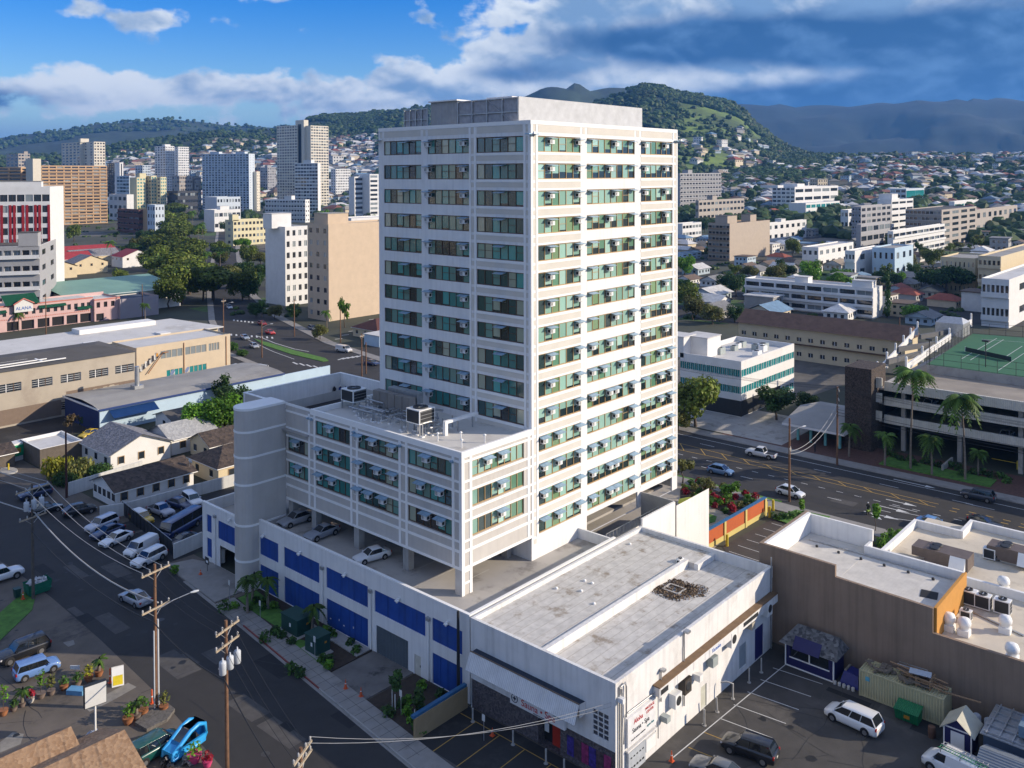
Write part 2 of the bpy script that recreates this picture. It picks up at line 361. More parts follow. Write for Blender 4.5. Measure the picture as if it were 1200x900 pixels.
def ac_mesh(s=1.12):
    a = MB(); a.box(-.36*s, .36*s, -.52, .02, 0, .46*s, metalw)
    a.box(-.29*s, .05*s, -.535, -.52, .07, .39*s, dark)
    for k in range(5): a.box(-.29*s, .05*s, -.545, -.53, .08+k*.07*s, .11+k*.07*s, metalw)
    a.box(-.04, .04, -.545, -.53, .05, .41*s, metalw)
    a.box(-.365*s, -.36*s, -.45, -.1, .1, .38*s, dark); a.box(.36*s, .365*s, -.45, -.1, .1, .38*s, dark)
    a.tube([(-.3*s, .0, -.25), (-.3*s, -.45, 0)], .018, steel, 5); a.tube([(.3*s, .0, -.25), (.3*s, -.45, 0)], .018, steel, 5)
    return a.mesh('air_conditioner')
def hood_mesh(w=.74):
    a = MB(); d = .84
    a.faces([(-w, 0, .14), (w, 0, .14), (w, -d, 0), (-w, -d, 0), (-w, 0, .17), (w, 0, .17), (w, -d, .03), (-w, -d, .03)],
            [(0, 1, 2, 3), (7, 6, 5, 4), (3, 2, 6, 7), (0, 3, 7, 4), (2, 1, 5, 6)], hoodm)
    a.tube([(-w+.06, 0, -.2), (-w+.06, -d*.8, .02)], .014, steel, 5); a.tube([(w-.06, 0, -.2), (w-.06, -d*.8, .02)], .014, steel, 5)
    return a.mesh('hood')
ACM, HOODM = ac_mesh(), hood_mesh()
NAC = {}
def ac(parent, p, rz, unit=True, hood=True):
    loc = Vector(p)-Vector(parent['_o']); k = (parent.name, unit); NAC[k] = NAC.get(k, 0)+1; o = None
    if unit:
        o = link('air_conditioner', ACM, parent, loc); o.rotation_euler.z = rz
        if hood: h = link('hood', HOODM, o, (0, 0, .62))
    elif hood:
        o = link('window_hood', HOODM, parent, loc+Vector((0, 0, .62))); o.rotation_euler.z = rz

FL = 3.1; TX, TY, TZ = 31.5, 26.0, 57.1
row_z = lambda r: 53.6-FL*(r-1)          # sill of storey r, counted from the top
WH = 1.82
tower = thing('office_tower', 'tall white office tower with green glazed window bands, nearest the middle', 'office building', (0, 0, 0))
# columns of windows read from the photograph and snapped to the structure
bx = [(GY(a, 180, 0).x, GY(b, 180, 0).x, n) for a, b, n in ((630.3, 680.3, 6), (687.6, 743.8, 8), (751, 787.6, 6))]
by = [(GX(b, 185, 0).y, GX(a, 185, 0).y, n) for a, b, n in ((449.8, 493.6, 6), (501.2, 549.6, 6), (558.2, 613.2, 6))]
mb = MB()
holes = [(a, b, row_z(r)-7.4, row_z(r)-7.4+WH) for a, b, n in bx for r in range(1, 16)]
holes += [(bx[1][0]-.1, bx[1][1]+.6, 0, 2.2), (bx[2][0]+.1, bx[2][1], 0, 1.9)]
wall(mb, (0, 0, 7.4), (1, 0, 0), TX, TZ-7.4, holes, white, .22)
wall(mb, (0, TY, 7.4), (0, -1, 0), TY, TZ-7.4, [(TY-b, TY-a, row_z(r)-7.4, row_z(r)-7.4+WH) for a, b, n in by for r in range(1, 12)], white, .22)
mb.face([(TX, 0, 7.4), (TX, TY, 7.4), (TX, TY, TZ), (TX, 0, TZ)], white); mb.face([(TX, TY, 7.4), (0, TY, 7.4), (0, TY, TZ), (TX, TY, TZ)], white)
mb.box(.3, TX-.3, .3, TY-.3, TZ-1.0, TZ-.9, roofw)
for a, b, c, d in ((.0, TX, 0, .3), (0, TX, TY-.3, TY), (0, .3, .3, TY-.3), (TX-.3, TX, .3, TY-.3)): mb.box(a+.003, b-.003, c+.003, d-.003, TZ-.9, TZ+.05, band)
obj('wall', mb, tower)
core = MB(); core.box(.6, TX-.6, .6, TY-.6, 10.2, TZ-1.2, darkin); obj('interior', core, tower)
# beige spandrel panels between raised white bands
pm = MB(); e = .02
def fpan(x0, x1, z0, z1): pm.box(x0, x1, -e, .01, z0, z1, pan)
def lpan(y0, y1, z0, z1): pm.box(-e, .01, y0, y1, z0, z1, pan)
for a, b, _ in (bx[0], bx[2]):
    for r in range(1, 16):
        zt = row_z(r)-.38; zb = row_z(r+1)+WH+.38 if r < 15 else 9.0
        if r < 15: fpan(a, b, zb-.12, zt+.08)
for a, b, _ in bx: fpan(a+.1, b-.1, row_z(1)+WH+.45, TZ-.45)
for x0, x1 in ((.4, bx[0][0]-.4), (bx[2][1]+.4, TX-.35)):
    for r in range(0, 15):
        z0 = row_z(r+1); fpan(x0, x1, z0-.05, z0+WH-.02); fpan(x0, x1, z0-.92, z0-.38)
    fpan(x0, x1, row_z(1)+WH+.45, TZ-.45)
for x0, x1 in ((bx[0][1]+.4, bx[1][0]-.4), (bx[1][1]+.4, bx[2][0]-.4)): fpan(x0, x1, row_z(1)+WH+.45, TZ-.45)
a, b, _ = by[2]
for r in range(1, 12): lpan(a, b, row_z(r)-.92, row_z(r)-.36)
for a, b, _ in by: lpan(a+.1, b-.1, row_z(1)+WH+.45, TZ-.45)
for y0, y1 in ((.4, by[2][0]-.4), (by[2][1]+.4, by[1][0]-.35)):
    for r in range(1, 12): lpan(y0, y1, row_z(r)-.05, row_z(r)+WH-.02); lpan(y0, y1, row_z(r)-.92, row_z(r)-.36)
    lpan(y0, y1, row_z(1)+WH+.45, TZ-.45)
for y0, y1 in ((by[1][1]+.35, by[0][0]-.35), (by[0][1]+.3, TY-.3)): lpan(y0, y1, row_z(1)+WH+.45, TZ-.45)
obj('spandrel_panel', pm, tower)
# raised white bands under and over the panels
tb = MB(); t = .05
for a, b in ((bx[0][0]-.05, bx[0][1]+.05), (bx[2][0]-.05, bx[2][1]+.05)):
    for r in range(1, 16): tb.box(a, b, -t, -.003, row_z(r)-.30, row_z(r)-.02, band); tb.box(a, b, -t, -.003, row_z(r)+WH+.02, row_z(r)+WH+.22, band)
tb.box(0, TX, -t, -.003, TZ-.4, TZ+.05, band); tb.box(-t, -.003, -t, TY, TZ-.4, TZ+.05, band)
for x0, x1 in ((0, .35), (bx[0][0]-.38, bx[0][0]-.06), (bx[2][1]+.06, bx[2][1]+.38), (TX-.3, TX)): tb.box(x0+.004, x1, -t-.006, -.003, 10.0, TZ-.43, band)
for r in range(1, 12): tb.box(-t, -.003, by[2][0]-.05, by[2][1]+.05, row_z(r)-.30, row_z(r)-.02, band)
for y0, y1 in ((.004, .35), (by[2][0]-.38, by[2][0]-.06), (by[2][1]+.06, by[2][1]+.36), (by[1][0]-.32, by[1][0]-.04)): tb.box(-t-.006, -.003, y0, y1, 22.5, TZ-.43, band)
obj('trim_band', tb, tower)
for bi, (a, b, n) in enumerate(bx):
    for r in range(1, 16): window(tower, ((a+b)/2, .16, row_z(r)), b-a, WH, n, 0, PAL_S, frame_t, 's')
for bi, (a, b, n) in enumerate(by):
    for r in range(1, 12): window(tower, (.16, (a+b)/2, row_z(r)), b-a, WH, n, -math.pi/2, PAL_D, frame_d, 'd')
def px_(bay, i): a, b, n = bx[bay]; return a+(b-a)*(i+.5)/n
for r in range(1, 16):
    z = row_z(r)+WH*.52
    lowr = r >= 12
    for i, un in (((1, 1), (5, 1)) if r < 12 else ((0, r < 15), (2, 1), (5, 1))): ac(tower, (px_(0, i)+.15, .1, z), 0, un)
    if r < 10: cells = [(.2, r >= 9), (4 if r in (1, 3, 5, 8) else 3, 1), (7, r >= 8)]
    else: cells = [(.2, 1), ((2, 1) if r % 3 == 1 else (3, 1)), (5 if r % 3 == 1 else 4, r != 12), (7, 1)]
    if r == 12: cells = [(.2, 1), (4, 1), (7, 1)]
    for i, un in cells: ac(tower, (px_(1, i), .1, z), 0, bool(un))
    for i, un in (((.1, 1), (4, 1)) if r < 10 else ((.1, 0), (3, 1), (5, 1))): ac(tower, (px_(2, i), .1, z), 0, bool(un))
for r in range(1, 12):
    z = row_z(r)+WH*.5
    ac(tower, (.1, (by[2][0]+by[2][1])/2-.2, z), -math.pi/2, False); ac(tower, (.1, by[1][1]-.15, z), -math.pi/2, r != 11 or True)
    ac(tower, (.1, by[1][0]+.8, z), -math.pi/2, True)
    if r > 1: ac(tower, (.1, by[0][0]+2.9, z), -math.pi/2, False)
    elif r == 1: ac(tower, (.1, by[0][0]+2.9, z), -math.pi/2, False)
# roof: plant room and screen walls
scr = ribs('pale_ribbed_screen', (.55, .56, .57), .7, 'X', 1.6, .5, .8); scr2 = ribs('grey_ribbed_cladding', (.36, .36, .36), .7, 'Y', 1.2, .5, .8)
rp = MB(); ys_ = GX(608, 141, 1.0).y; q1 = GY(752.5, 148, ys_); ztop = ZAT(1.0, ys_, 112.8)
rp.box(1.0, q1.x, ys_, ys_+.2, TZ-.9, ztop, scr); rp.box(q1.x-.2, q1.x, ys_+.2, ys_+14, TZ-.9, ztop, scr)
obj('roof_screen', rp, tower)
rp = MB(); yb = GX(505, 145, 1.2).y; zb = ZAT(1.2, yb, 120.5); y2 = GX(536, 145, 1.2).y
rp.box(1.2, 9, y2, yb, TZ-.9, zb, scr2); rp.box(.9, 9.2, y2-.2, yb+.2, zb, zb+.15, band)
rp.box(6, 20, 8, y2-.4, TZ-.9, zb+.6, white); rp.box(9.5, 24, y2, yb-1, TZ-.9, zb+.3, white)
obj('plant_room', rp, tower)
lat = MB()
def lattice(x, ya, yb_, z0, z1):
    for k in range(5): y = ya+(yb_-ya)*k/4; lat.box(x-.06, x+.06, y-.06, y+.06, z0, z1, steel)
    for z in (z0+.4, (z0+z1)/2+.2, z1): lat.box(x-.065, x+.065, ya, yb_, z-.05, z+.05, steel)
    lat.tube([(x, ya, z0), (x+.02, (ya+yb_)/2, z1)], .05, steel, 5)
meshm = mat('perforated_screen', (.33, .33, .35), .6, .2, 2)
lattice(1.0, ys_+.1, y2-.3, TZ-.8, ztop-.1); lat.box(1.1, 1.14, ys_+.1, y2-.3, TZ-.5, ztop-.15, meshm); obj('lattice_screen', lat, tower)
y5 = GX(474, 145, 1).y; lat = MB(); lattice(1.0, yb+.4, y5, TZ-.8, zb-.7); lat.box(1.1, 1.14, yb+.4, y5, TZ-.6, zb-.8, meshm); obj('lattice_screen', lat, tower)
lt = MB()
for x, y, dx in ((0, 0, 0), (TX, 0, 0), (0, TY, 0)): lt.box(x-.9, x+.9, y-.55, y+.1, row_z(1)+WH+.1, row_z(1)+WH+.22, hoodm); lt.box(x-.25, x+.25, y-.7, y-.5, row_z(1)+WH+.15, row_z(1)+WH+.4, metalw)
obj('floodlight', lt, tower)

# ---------------- wing
WX = -11.2; WZ = 22.4; WB_ = 10.15
wing = thing('office_wing', 'low beige wing with white trim grid and rounded stair tower before the white tower', 'office building', (WX, 0, WB_))
lb = [(1.45, 8.2, 6), (9.75, 16.7, 6), (18.2, 24.8, 6), (26.3, 30.6, 4)]
rb = [(1.55, 9.9, 8)]
rows = [12, 13, 14]
mb = MB()
hl = [(31-b, 31-a, row_z(r)-WB_, row_z(r)-WB_+WH-.1) for i, (a, b, n) in enumerate(lb) for r in rows if not (i == 3 and r == 12)]
wall(mb, (WX, 31, WB_), (0, -1, 0), 31, WZ-WB_, hl, wingw, .25)
wall(mb, (WX, 0, WB_), (1, 0, 0), 11.2, WZ-WB_, [(a, b, row_z(r)-WB_, row_z(r)-WB_+WH-.1) for a, b, n in rb for r in rows], wingw, .25)
mb.face([(WX, 0, WB_), (0, 0, WB_), (0, 31, WB_), (WX, 31, WB_)][::-1], conc)
mb.face([(0, 31, WB_), (WX, 31, WB_), (WX, 31, WZ), (0, 31, WZ)], wingw); mb.face([(-.01, 26, WB_), (-.01, 31, WB_), (-.01, 31, WZ), (-.01, 26, WZ)], wingw)
obj('wall', mb, wing)
core = MB(); core.box(WX+.6, -.3, .6, 30.5, WB_+.2, WZ-1.0, darkin); obj('interior', core, wing)
rf = MB(); rf.box(WX+.25, -.05, .25, 25.6, WZ-.75, WZ-.6, roofw); rf.box(WX+.25, -.05, 25.9, 30.9, WZ-2.2, WZ-2.0, roofw)
obj('roof', rf, wing)
tb = MB()
for y0, y1 in ((0, 25.9),): tb.box(WX-.05, WX+.25, y0-.05, y1, WZ-.6, WZ+.05, band)
tb.box(WX+.255, 0, -.05, .25, WZ-.6, WZ+.05, band); tb.box(WX+.26, -.1, 25.6, 25.85, WZ-.8, WZ+.04, band)
zs = [row_z(14)-.32, row_z(14)+WH-.05, row_z(13)-.32, row_z(13)+WH-.05, row_z(12)-.32, row_z(12)+WH-.05]
for z in zs: tb.box(WX-.05, WX-.003, .3, 31, z, z+.24, band); tb.box(WX+.3, -.003, -.05, -.003, z, z+.24, band)
for z in (WB_, WB_+1.75): tb.box(WX-.05, WX-.003, .3, 31, z, z+.3, band); tb.box(WX+.3, -.003, -.05, -.003, z, z+.3, band)
tb.box(WX-.055, WX-.003, 25.9, 31, WZ-.3, WZ+.03, band)
for y in (0.0, 1.05, 8.25, 9.35, 16.75, 17.8, 24.85, 25.95): tb.box(WX-.06, WX-.003, y, y+.36, WB_+.002, WZ-.62, band)
for x in (WX-.06, WX+1.1, -.75): tb.box(x, x+.4, -.06, -.003, WB_-2.65 if x == WX-.06 else WB_+.002, WZ-.62, band)
tb.box(WX+1.1, WX+1.5, -.06, -.003, WB_-2.65, WB_, band)
for z in (WB_-1.3, WB_-.06): tb.box(WX+.35, WX+1.1, -.055, -.003, z-.22, z, band)
obj('trim_band', tb, wing)
for i, (a, b, n) in enumerate(lb):
    for r in rows:
        if i == 3 and r == 12: continue
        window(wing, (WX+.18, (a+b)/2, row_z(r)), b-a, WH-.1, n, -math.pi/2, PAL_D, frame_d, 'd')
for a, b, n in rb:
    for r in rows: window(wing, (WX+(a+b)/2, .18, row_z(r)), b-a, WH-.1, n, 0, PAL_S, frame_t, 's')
for i, cells in enumerate((([3.7], [4.6, 1.7], [3.8, 1.5]), ([6.8, 4.2, .8], [6.7, 3.4, .7], [6.9, 5.0, 2.5]), ([3.6], [5.9, 2.2], [5.8, 3.2]), ([], [2.4], [1.9]))):
    for r, cs in zip(rows, cells):
        for c in cs: ac(wing, (WX+.08, lb[i][0]+c, row_z(r)+WH*.5), -math.pi/2)
for r, cs in zip(rows, ([2.2, 4.6], [4.4], [4.4])):
    for c in cs: ac(wing, (WX+1.6+c, .08, row_z(r)+WH*.5), 0)
st = MB()                     # rounded stair tower
def arc(cx, cy, r, a0, a1, n): return [(cx+r*math.cos(R(a0+(a1-a0)*i/n)), cy+r*math.sin(R(a0+(a1-a0)*i/n))) for i in range(n+1)]
SX0, SX1, SYA, SYB = -17.3, WX-.01, 31.1, 34.3
rr = (SYB-SYA)/2
poly = [(SX1, SYA), (SX1, SYB)]+arc(SX0+rr, SYA+rr, rr, 90, 270, 12)
st.prism(poly, 0, WZ+.1, wingw, band)
obj('stair_tower', st, wing)
sb = MB()
poly2 = [(SX1, SYA-.05), (SX1, SYB+.05)]+arc(SX0+rr, SYA+rr, rr+.05, 90, 270, 12)
for z, e in ((3.6, .26), (8.0, .26), (13.0, .26), (16.4, .26), (19.5, .26), (WZ-.15, .29)): sb = MB(); sb.prism(poly2, z, z+e, band); obj('stair_band', sb, wing)
# tall parapet round the back terrace
tp = MB()
tp.box(WX-.9, WX-.6, 34.32, 39, 10.2, WZ, wingw); tp.box(WX-.9, 3.9, 39, 39.3, 10.2, WZ, white); tp.box(3.6, 3.9, 26.1, 38.99, 10.2, WZ, white); tp.box(WX-.6, 3.6, 26.05, 38.99, WZ-3.4, WZ-3.2, conc)
tp.box(WX-.95, 3.95, 39.0-.05, 39.35, WZ, WZ+.08, band); tp.box(3.55, 3.95, 26.1, 38.94, WZ, WZ+.08, band); tp.box(WX-.95, WX-.55, 34.32, 38.94, WZ, WZ+.08, band)
obj('terrace_parapet', tp, wing)
for y in (8.9, 17.4, 25.6, 30.4): cl = MB(); cl.box(WX+.25, WX+1.1, y-.4, y+.5, 7.5, WB_, conc); obj('column', cl, wing)
for x, y in ((-5, 26), (-5, 17.4), (-5, 8.9), (-.9, 3)): cl = MB(); cl.box(x-.4, x+.4, y-.4, y+.4, 7.5, WB_, conc); obj('column', cl, wing)
cl = MB(); cl.box(WX-.003, WX+1.12, -.003, 1.0, 7.5, WB_, wingw); obj('column', cl, wing)
sl = MB()
for y in (1.2, 9.3, 17.2, 25.4, 26.0): sl.box(WX-.32, WX-.06, y-.1, y+.1, WZ-1.25, WZ-1.1, hoodm); sl.box(WX-.5, WX-.2, y-.15, y+.15, WZ-1.1, WZ-.95, hoodm)
obj('floodlight', sl, wing)

# ---------------- podium
PX_ = -15.2; PT = 8.55
pod = thing('parking_podium', 'two storey white parking podium with blue wall panels along the shaded street', 'parking structure', (PX_, 20, 0))
mb = MB(); YE, YN = -4.9, 44.5; Lp = YN-YE
U = lambda y: YN-y
bays = [(-3.9, .3), (1.3, 9.2), (10.3, 17.6), (18.9, 25.8), (27.0, 30.9)]
hl = []
for a, b in bays: hl.append((U(b), U(a), 4.4, 6.75))
for a, b in (bays[0], bays[2], bays[3], bays[4]): hl.append((U(b), U(a), .12, 3.2))
hl.append((U(8.95), U(3.9), .02, 3.05))                     # roller door
hl.append((U(2.95), U(2.0), .02, 2.1))                      # cream door
hl.append((U(40.6), U(34.75), 3.7, 6.1)); hl.append((U(43.4), U(42.2), 3.9, 6.4)); hl.append((U(43.4), U(42.2), .6, 3.1)); hl.append((U(40.2), U(34.75), .02, 2.9))
wall(mb, (PX_, 34.3, 0), (0, -1, 0), 34.3-YE, PT, [(a-(YN-34.3), b-(YN-34.3), c, d) for a, b, c, d in hl if a > YN-34.3], white, .12)
wall(mb, (PX_, YN, 0), (0, -1, 0), YN-34.3, PT-1.0, [q for q in hl if q[1] < YN-33], white, .12)
mb.face([(PX_, YE, 0), (TX, YE, 0), (TX, YE, PT), (PX_, YE, PT)], white); mb.face([(22, YN, 0), (PX_, YN, 0), (PX_, YN, PT-1), (22, YN, PT-1)], white)
obj('wall', mb, pod)
def bpanel(a, b, z0, z1, step):
    pp = MB(); pp.box(PX_+.1, PX_+.3, a, b, z0, z1, blue); n = int((b-a)/step)+1
    for k in range(1, n): y = a+(b-a)*k/n; pp.box(PX_+.075, PX_+.1, y-.02, y+.02, z0+.03, z1-.03, blue)
    obj('blue_panel', pp, pod)
for a, b in bays: bpanel(a, b, 4.4, 6.75, 2.5)
for a, b in (bays[0], bays[2], bays[3], bays[4]): bpanel(a, b, .12, 3.2, 1.4)
bpanel(34.75, 40.6, 3.7, 6.1, 2.2); bpanel(42.2, 43.4, 3.9, 6.4, 2); bpanel(42.2, 43.4, .6, 3.1, 2)
dd = MB(); rollm = ribs('roller_door', (.10, .13, .15), .45, 'Z', 3.2, .9, .6)
dd.box(PX_+.1, PX_+.2, 3.9, 8.95, .02, 3.05, rollm)
for k in range(1, 10): y = 3.9+5.05*k/10; dd.box(PX_+.085, PX_+.1, y-.012, y+.012, .05, 3.05, mat('door_slat', (.16, .19, .21), .4))
obj('roller_door', dd, pod)
d2 = MB(); d2.box(PX_+.08, PX_+.14, 2.0, 2.95, .02, 2.1, mat('cream_door', (.6, .57, .48), .6)); d2.box(PX_+.05, PX_+.08, 2.1, 2.18, .95, 1.15, dark); obj('door', d2, pod)
for y0, y1 in ((12.6, 14.9), (15.1, 17.3)):
    q = MB(); q.box(PX_+.06, PX_+.1, y0, y1, .15, 3.0, blue); q.box(PX_+.02, PX_+.06, y0+.2, y0+.28, 1.3, 1.5, metalw); q.box(PX_+.02, PX_+.06, y1-.5, y1-.3, 1.0, 1.1, metalw); obj('blue_door', q, pod)
pc = MB()
pc.box(PX_-.04, PX_+.32, YE-.04, 31.05, PT, PT+.14, band); pc.box(PX_-.04, PX_+.32, 34.4, YN+.04, PT-1.0, PT-.86, band)
pc.box(PX_+.01, PX_+.28, YE+.01, 31.05, 7.5, PT-.003, white); pc.box(PX_+.283, 9.3, YE+.01, YE+.25, 7.5, PT-.003, white); pc.box(PX_+.33, 9.4, YE-.04, YE+.3, PT, PT+.14, band)
pc.box(PX_+.01, PX_+.28, 34.4, YN-.01, 6.2, PT-1.003, white); pc.box(PX_+.3, 22, YN-.28, YN-.01, 6.0, PT-1.0, white)
obj('parapet', pc, pod)
dk = MB(); dk.box(PX_+.28, 9.3, YE+.25, 34, 7.2, 7.5, deckm); dk.box(9.3, 30.9, -4.65, 25.5, 3.6, 3.9, deckm); dk.box(PX_+.28, 22, 34.4, YN-.28, 5.7, 6.0, deckm)
dk.box(9.3, 31, 2, 34, 7.2, 7.5, deckm)
obj('deck', dk, pod)
lm = MB(); lm.box(PX_+.4, 8.5, 1, 30, 7.5, 7.504, mat('deck_line', (.55, .54, .5), .8)) if False else None
for k in range(9):
    y = 2.2+k*3.0; lm.box(WX+1.6, WX+6.5, y-.05, y+.05, 7.504, 7.508, mat('deck_line', (.5, .49, .46), .8))
obj('bay_line', lm, pod)
# low wall, ramp kerb and end screen by the right-hand side
ew = MB(); ew.box(8.6, 8.85, -4.6, -.02, 7.5, 8.7, white); obj('low_wall', ew, pod)
kb = MB(); kb.box(3.6, 5.8, .3, 2.4, 7.5, 8.25, white); obj('plinth', kb, pod)
e2 = MB(); e2.box(22.2, 22.45, -5.0, -.1, 3.9, 9.4, conc); e2.box(14.6, 22.45, -5.25, -5.0, 2.5, 9.4, white); e2.box(22.2, 22.45, -5.25, -5.0, 0, 9.4, white); obj('screen_wall', e2, pod)
rl = MB()
for k in range(17): x = 10.2+k*.72; rl.box(x-.03, x+.03, -3.06, -3.0, 6.2, 8.3, steel)
for z in (6.4, 7.3, 8.3): rl.box(10.2, 21.8, -3.07, -2.99, z-.03, z+.03, steel)
for k in range(16):
    x = 10.2+k*.72
    if k % 2 == 0: rl.tube([(x, -3.03, 6.4), (x+.72, -3.03, 7.3)], .02, steel, 4)
obj('railing', rl, pod)
rm = MB(); rm.box(9.4, 21.9, -2.98, -.05, 6.0, 6.2, deckm); obj('ramp', rm, pod)
pl = []
for y in (-2.0, 5.2, 14.0, 22.4, 29.9, 37.5):
    q = MB(); q.box(PX_-.28, PX_-.02, y-.12, y+.12, 6.98, 7.16, metalw); q.box(PX_-.5, PX_-.22, y-.2, y+.2, 6.9, 7.0, metalw); q.lathe([(.1, 6.75), (.14, 6.85), (.12, 6.9)], (PX_-.35, y, 0), metalw, 8); obj('wall_light', q, pod)
for y in (.75, 9.75, 18.2, 41.2):
    q = MB(); q.tube([(PX_-.12, y, .2), (PX_-.12, y, 6.3)], .09, band, 8); q.box(PX_-.3, PX_-.01, y-.22, y+.22, 6.3, 6.65, steel); obj('drainpipe', q, pod)
# wing roof plant
def hvac(name, p, sx, sy, sz, label, legs=.9, m1=metalw, fans=1, grp=None, cat='air conditioner'):
    t = thing(name, label, cat, p, grp); x, y, z = p; b = MB(); b.box(x-sx/2, x+sx/2, y-sy/2, y+sy/2, z+legs, z+legs+sz, m1)
    b.box(x-sx/2-.02, x-sx/2, y-sy/2+.12, y+sy/2-.12, z+legs+.12, z+legs+sz-.12, dark); obj('cabinet', b, t)
    b = MB(); b.box(x-sx/2+.12, x+sx/2-.12, y-sy/2-.02, y-sy/2, z+legs+.12, z+legs+sz-.12, dark)
    for k in range(4): zz = z+legs+.2+(sz-.4)*k/3; b.box(x-sx/2+.12, x+sx/2-.12, y-sy/2-.035, y-sy/2-.02, zz-.02, zz+.02, steel)
    obj('grille', b, t)
    for k in range(fans):
        b = MB(); yy = y-sy/2+sy*(k+.5)/fans; b.lathe([(min(sx, sy/fans)*.4, z+legs+sz), (min(sx, sy/fans)*.4, z+legs+sz+.12), (min(sx, sy/fans)*.34, z+legs+sz+.12), (min(sx, sy/fans)*.3, z+legs+sz+.05)], (x, yy, 0), dark, 14)
        b.box(x-.32, x+.32, yy-.04, yy+.04, z+legs+sz+.05, z+legs+sz+.1, steel); obj('fan', b, t)
    if legs > .2:
        for sx_, sy_ in ((-1, -1), (-1, 1), (1, -1), (1, 1)):
            b = MB(); b.box(x+sx_*(sx/2-.1)-.06, x+sx_*(sx/2-.1)+.06, y+sy_*(sy/2-.1)-.06, y+sy_*(sy/2-.1)+.06, z, z+legs, steel); obj('leg', b, t)
    return t
RZ = WZ-.6
def onroof(px, py, z=RZ): q = G(px, py, z); return (q.x, q.y, z)
hvac('rooftop_unit', onroof(415, 478), 2.2, 2.4, 1.5, 'grey cube air handler raised on legs at far end of wing roof', 1.0)
hvac('rooftop_unit', onroof(493, 507), 2.4, 2.2, 1.6, 'pale box cooling unit on tall steel legs at middle of wing roof', 1.3)
cp = thing('condenser_bank', 'row of brown slatted condensers on wing roof beside tower', 'air conditioner', onroof(470, 489)); q = onroof(470, 489)
mesh_b = ribs('finned_coil', (.30, .27, .24), .5, 'Y', 3, .8, .6)
for k in range(5): b = MB(); y = q[1]+4.0-k*1.35; b.box(q[0]-.5, q[0]+.5, y-.62, y+.62, RZ+.9, RZ+2.7, mesh_b); obj('coil_panel', b, cp)
b = MB(); b.box(q[0]+.9, q[0]+1.9, q[1]-1.9, q[1]+3.4, RZ+.9, RZ+3.0, steel)
for k in range(6): b.box(q[0]-.4, q[0]-.3, q[1]-2+k*1.25-.05, q[1]-2+k*1.25+.05, RZ, RZ+.9, steel); b.box(q[0]+1.4, q[0]+1.5, q[1]-2+k*1.25-.05, q[1]-2+k*1.25+.05, RZ, RZ+.9, steel)
obj('frame', b, cp)
pr_ = MB(); rnd.seed(11)
for k in range(70):
    y = rnd.uniform(8, 23); x = rnd.uniform(-8.8, -3.8); h = rnd.uniform(.5, 1.5); pr_.box(x-.05, x+.05, y-.05, y+.05, RZ, RZ+h, steel); pr_.box(x-.2, x+.2, y-.2, y+.2, RZ, RZ+.12, band)
for k in range(34):
    y = rnd.uniform(8, 21); x = rnd.uniform(-8.4, -4.2); z = RZ+rnd.uniform(.4, 1.5)
    if k % 2: pr_.tube([(x, y, z), (x, y+rnd.uniform(2, 5), z)], .1, steel, 6)
    else: pr_.tube([(x, y, z), (x+rnd.uniform(1, 2.5), y, z), (x+2.6, y, z-.3)], .13, steel, 6)
solo('pipe_rack', pr_, 'tangle of grey roof pipes on short stands between condensers and parapet', 'pipework')
q = onroof(522, 510); pf = MB(); pf.box(q[0]-.2, q[0]+.2, q[1]-.2, q[1]+.2, RZ, RZ+1.3, band); pf.box(q[0]-.2, q[0]+5.2, q[1]-.2, q[1]+.2, RZ+1.3, RZ+1.6, band)
for k in (2.0, 4.4): pf.box(q[0]+k-.06, q[0]+k+.06, q[1]-.06, q[1]+.06, RZ, RZ+1.3, steel)
solo('duct_bridge', pf, 'white boxed duct carried on posts across near end of wing roof', 'duct')
for n, (px, py) in enumerate(((513, 517), (541, 525), (568, 519), (540, 516))):
    q = onroof(px, py); b = MB(); b.tube([q, (q[0], q[1], q[2]+.8)], .07, metalw, 8); b.lathe([(.16, .8), (.2, .88), (.06, 1.0)], q, metalw, 8)
    solo('vent_pipe', b, ['short white vent pipe nearest the duct bridge foot', 'white vent pipe by the near corner of wing roof', 'white vent pipe in sun near tower wall of wing roof', 'white vent pipe beyond the near corner one on wing roof'][n], 'vent pipe', 'vent pipes on the wing roof')
# ------------------------------------------------------------------ ground, roads, lots
soil = mat('ground_soil', (.05, .055, .036), .95, .3, .03, stain=(.09, .085, .075), sscale=.02, samt=.8)
g = MB([soil]); g.face([(-9000, -9000, -.03), (16000, -9000, -.03), (16000, 16000, -.03), (-9000, 16000, -.03)]); struct('ground', g)
asph = mat('street_asphalt', (.034, .032, .031), .9, .14, .35, bump=.15, bscale=60, stain=(.02, .02, .021), sscale=.12, samt=.7)
asph2 = mat('worn_lot_asphalt', (.125, .105, .086), .9, .2, .3, bump=.2, bscale=40, stain=(.035, .033, .032), sscale=.16, samt=.85)
asph3 = mat('dark_lot_asphalt', (.025, .025, .026), .9, .18, .3, bump=.2, bscale=40, stain=(.1, .095, .09), sscale=.2, samt=.35)
walkm = mat('sidewalk_concrete', (.26, .245, .225), .9, .12, .8, bump=.1, stain=(.13, .12, .11), sscale=.25, samt=.6)
grass = mat('lawn_grass', (.075, .18, .025), .95, .35, 1.2, bump=.5, bscale=25)
soilm = mat('planting_soil', (.045, .032, .022), .95, .3, 2, bump=.4)
paint = mat('white_road_paint', (.6, .6, .58), .7, .1, 3); ypaint = mat('yellow_road_paint', (.40, .25, .05), .7, .12, 3)
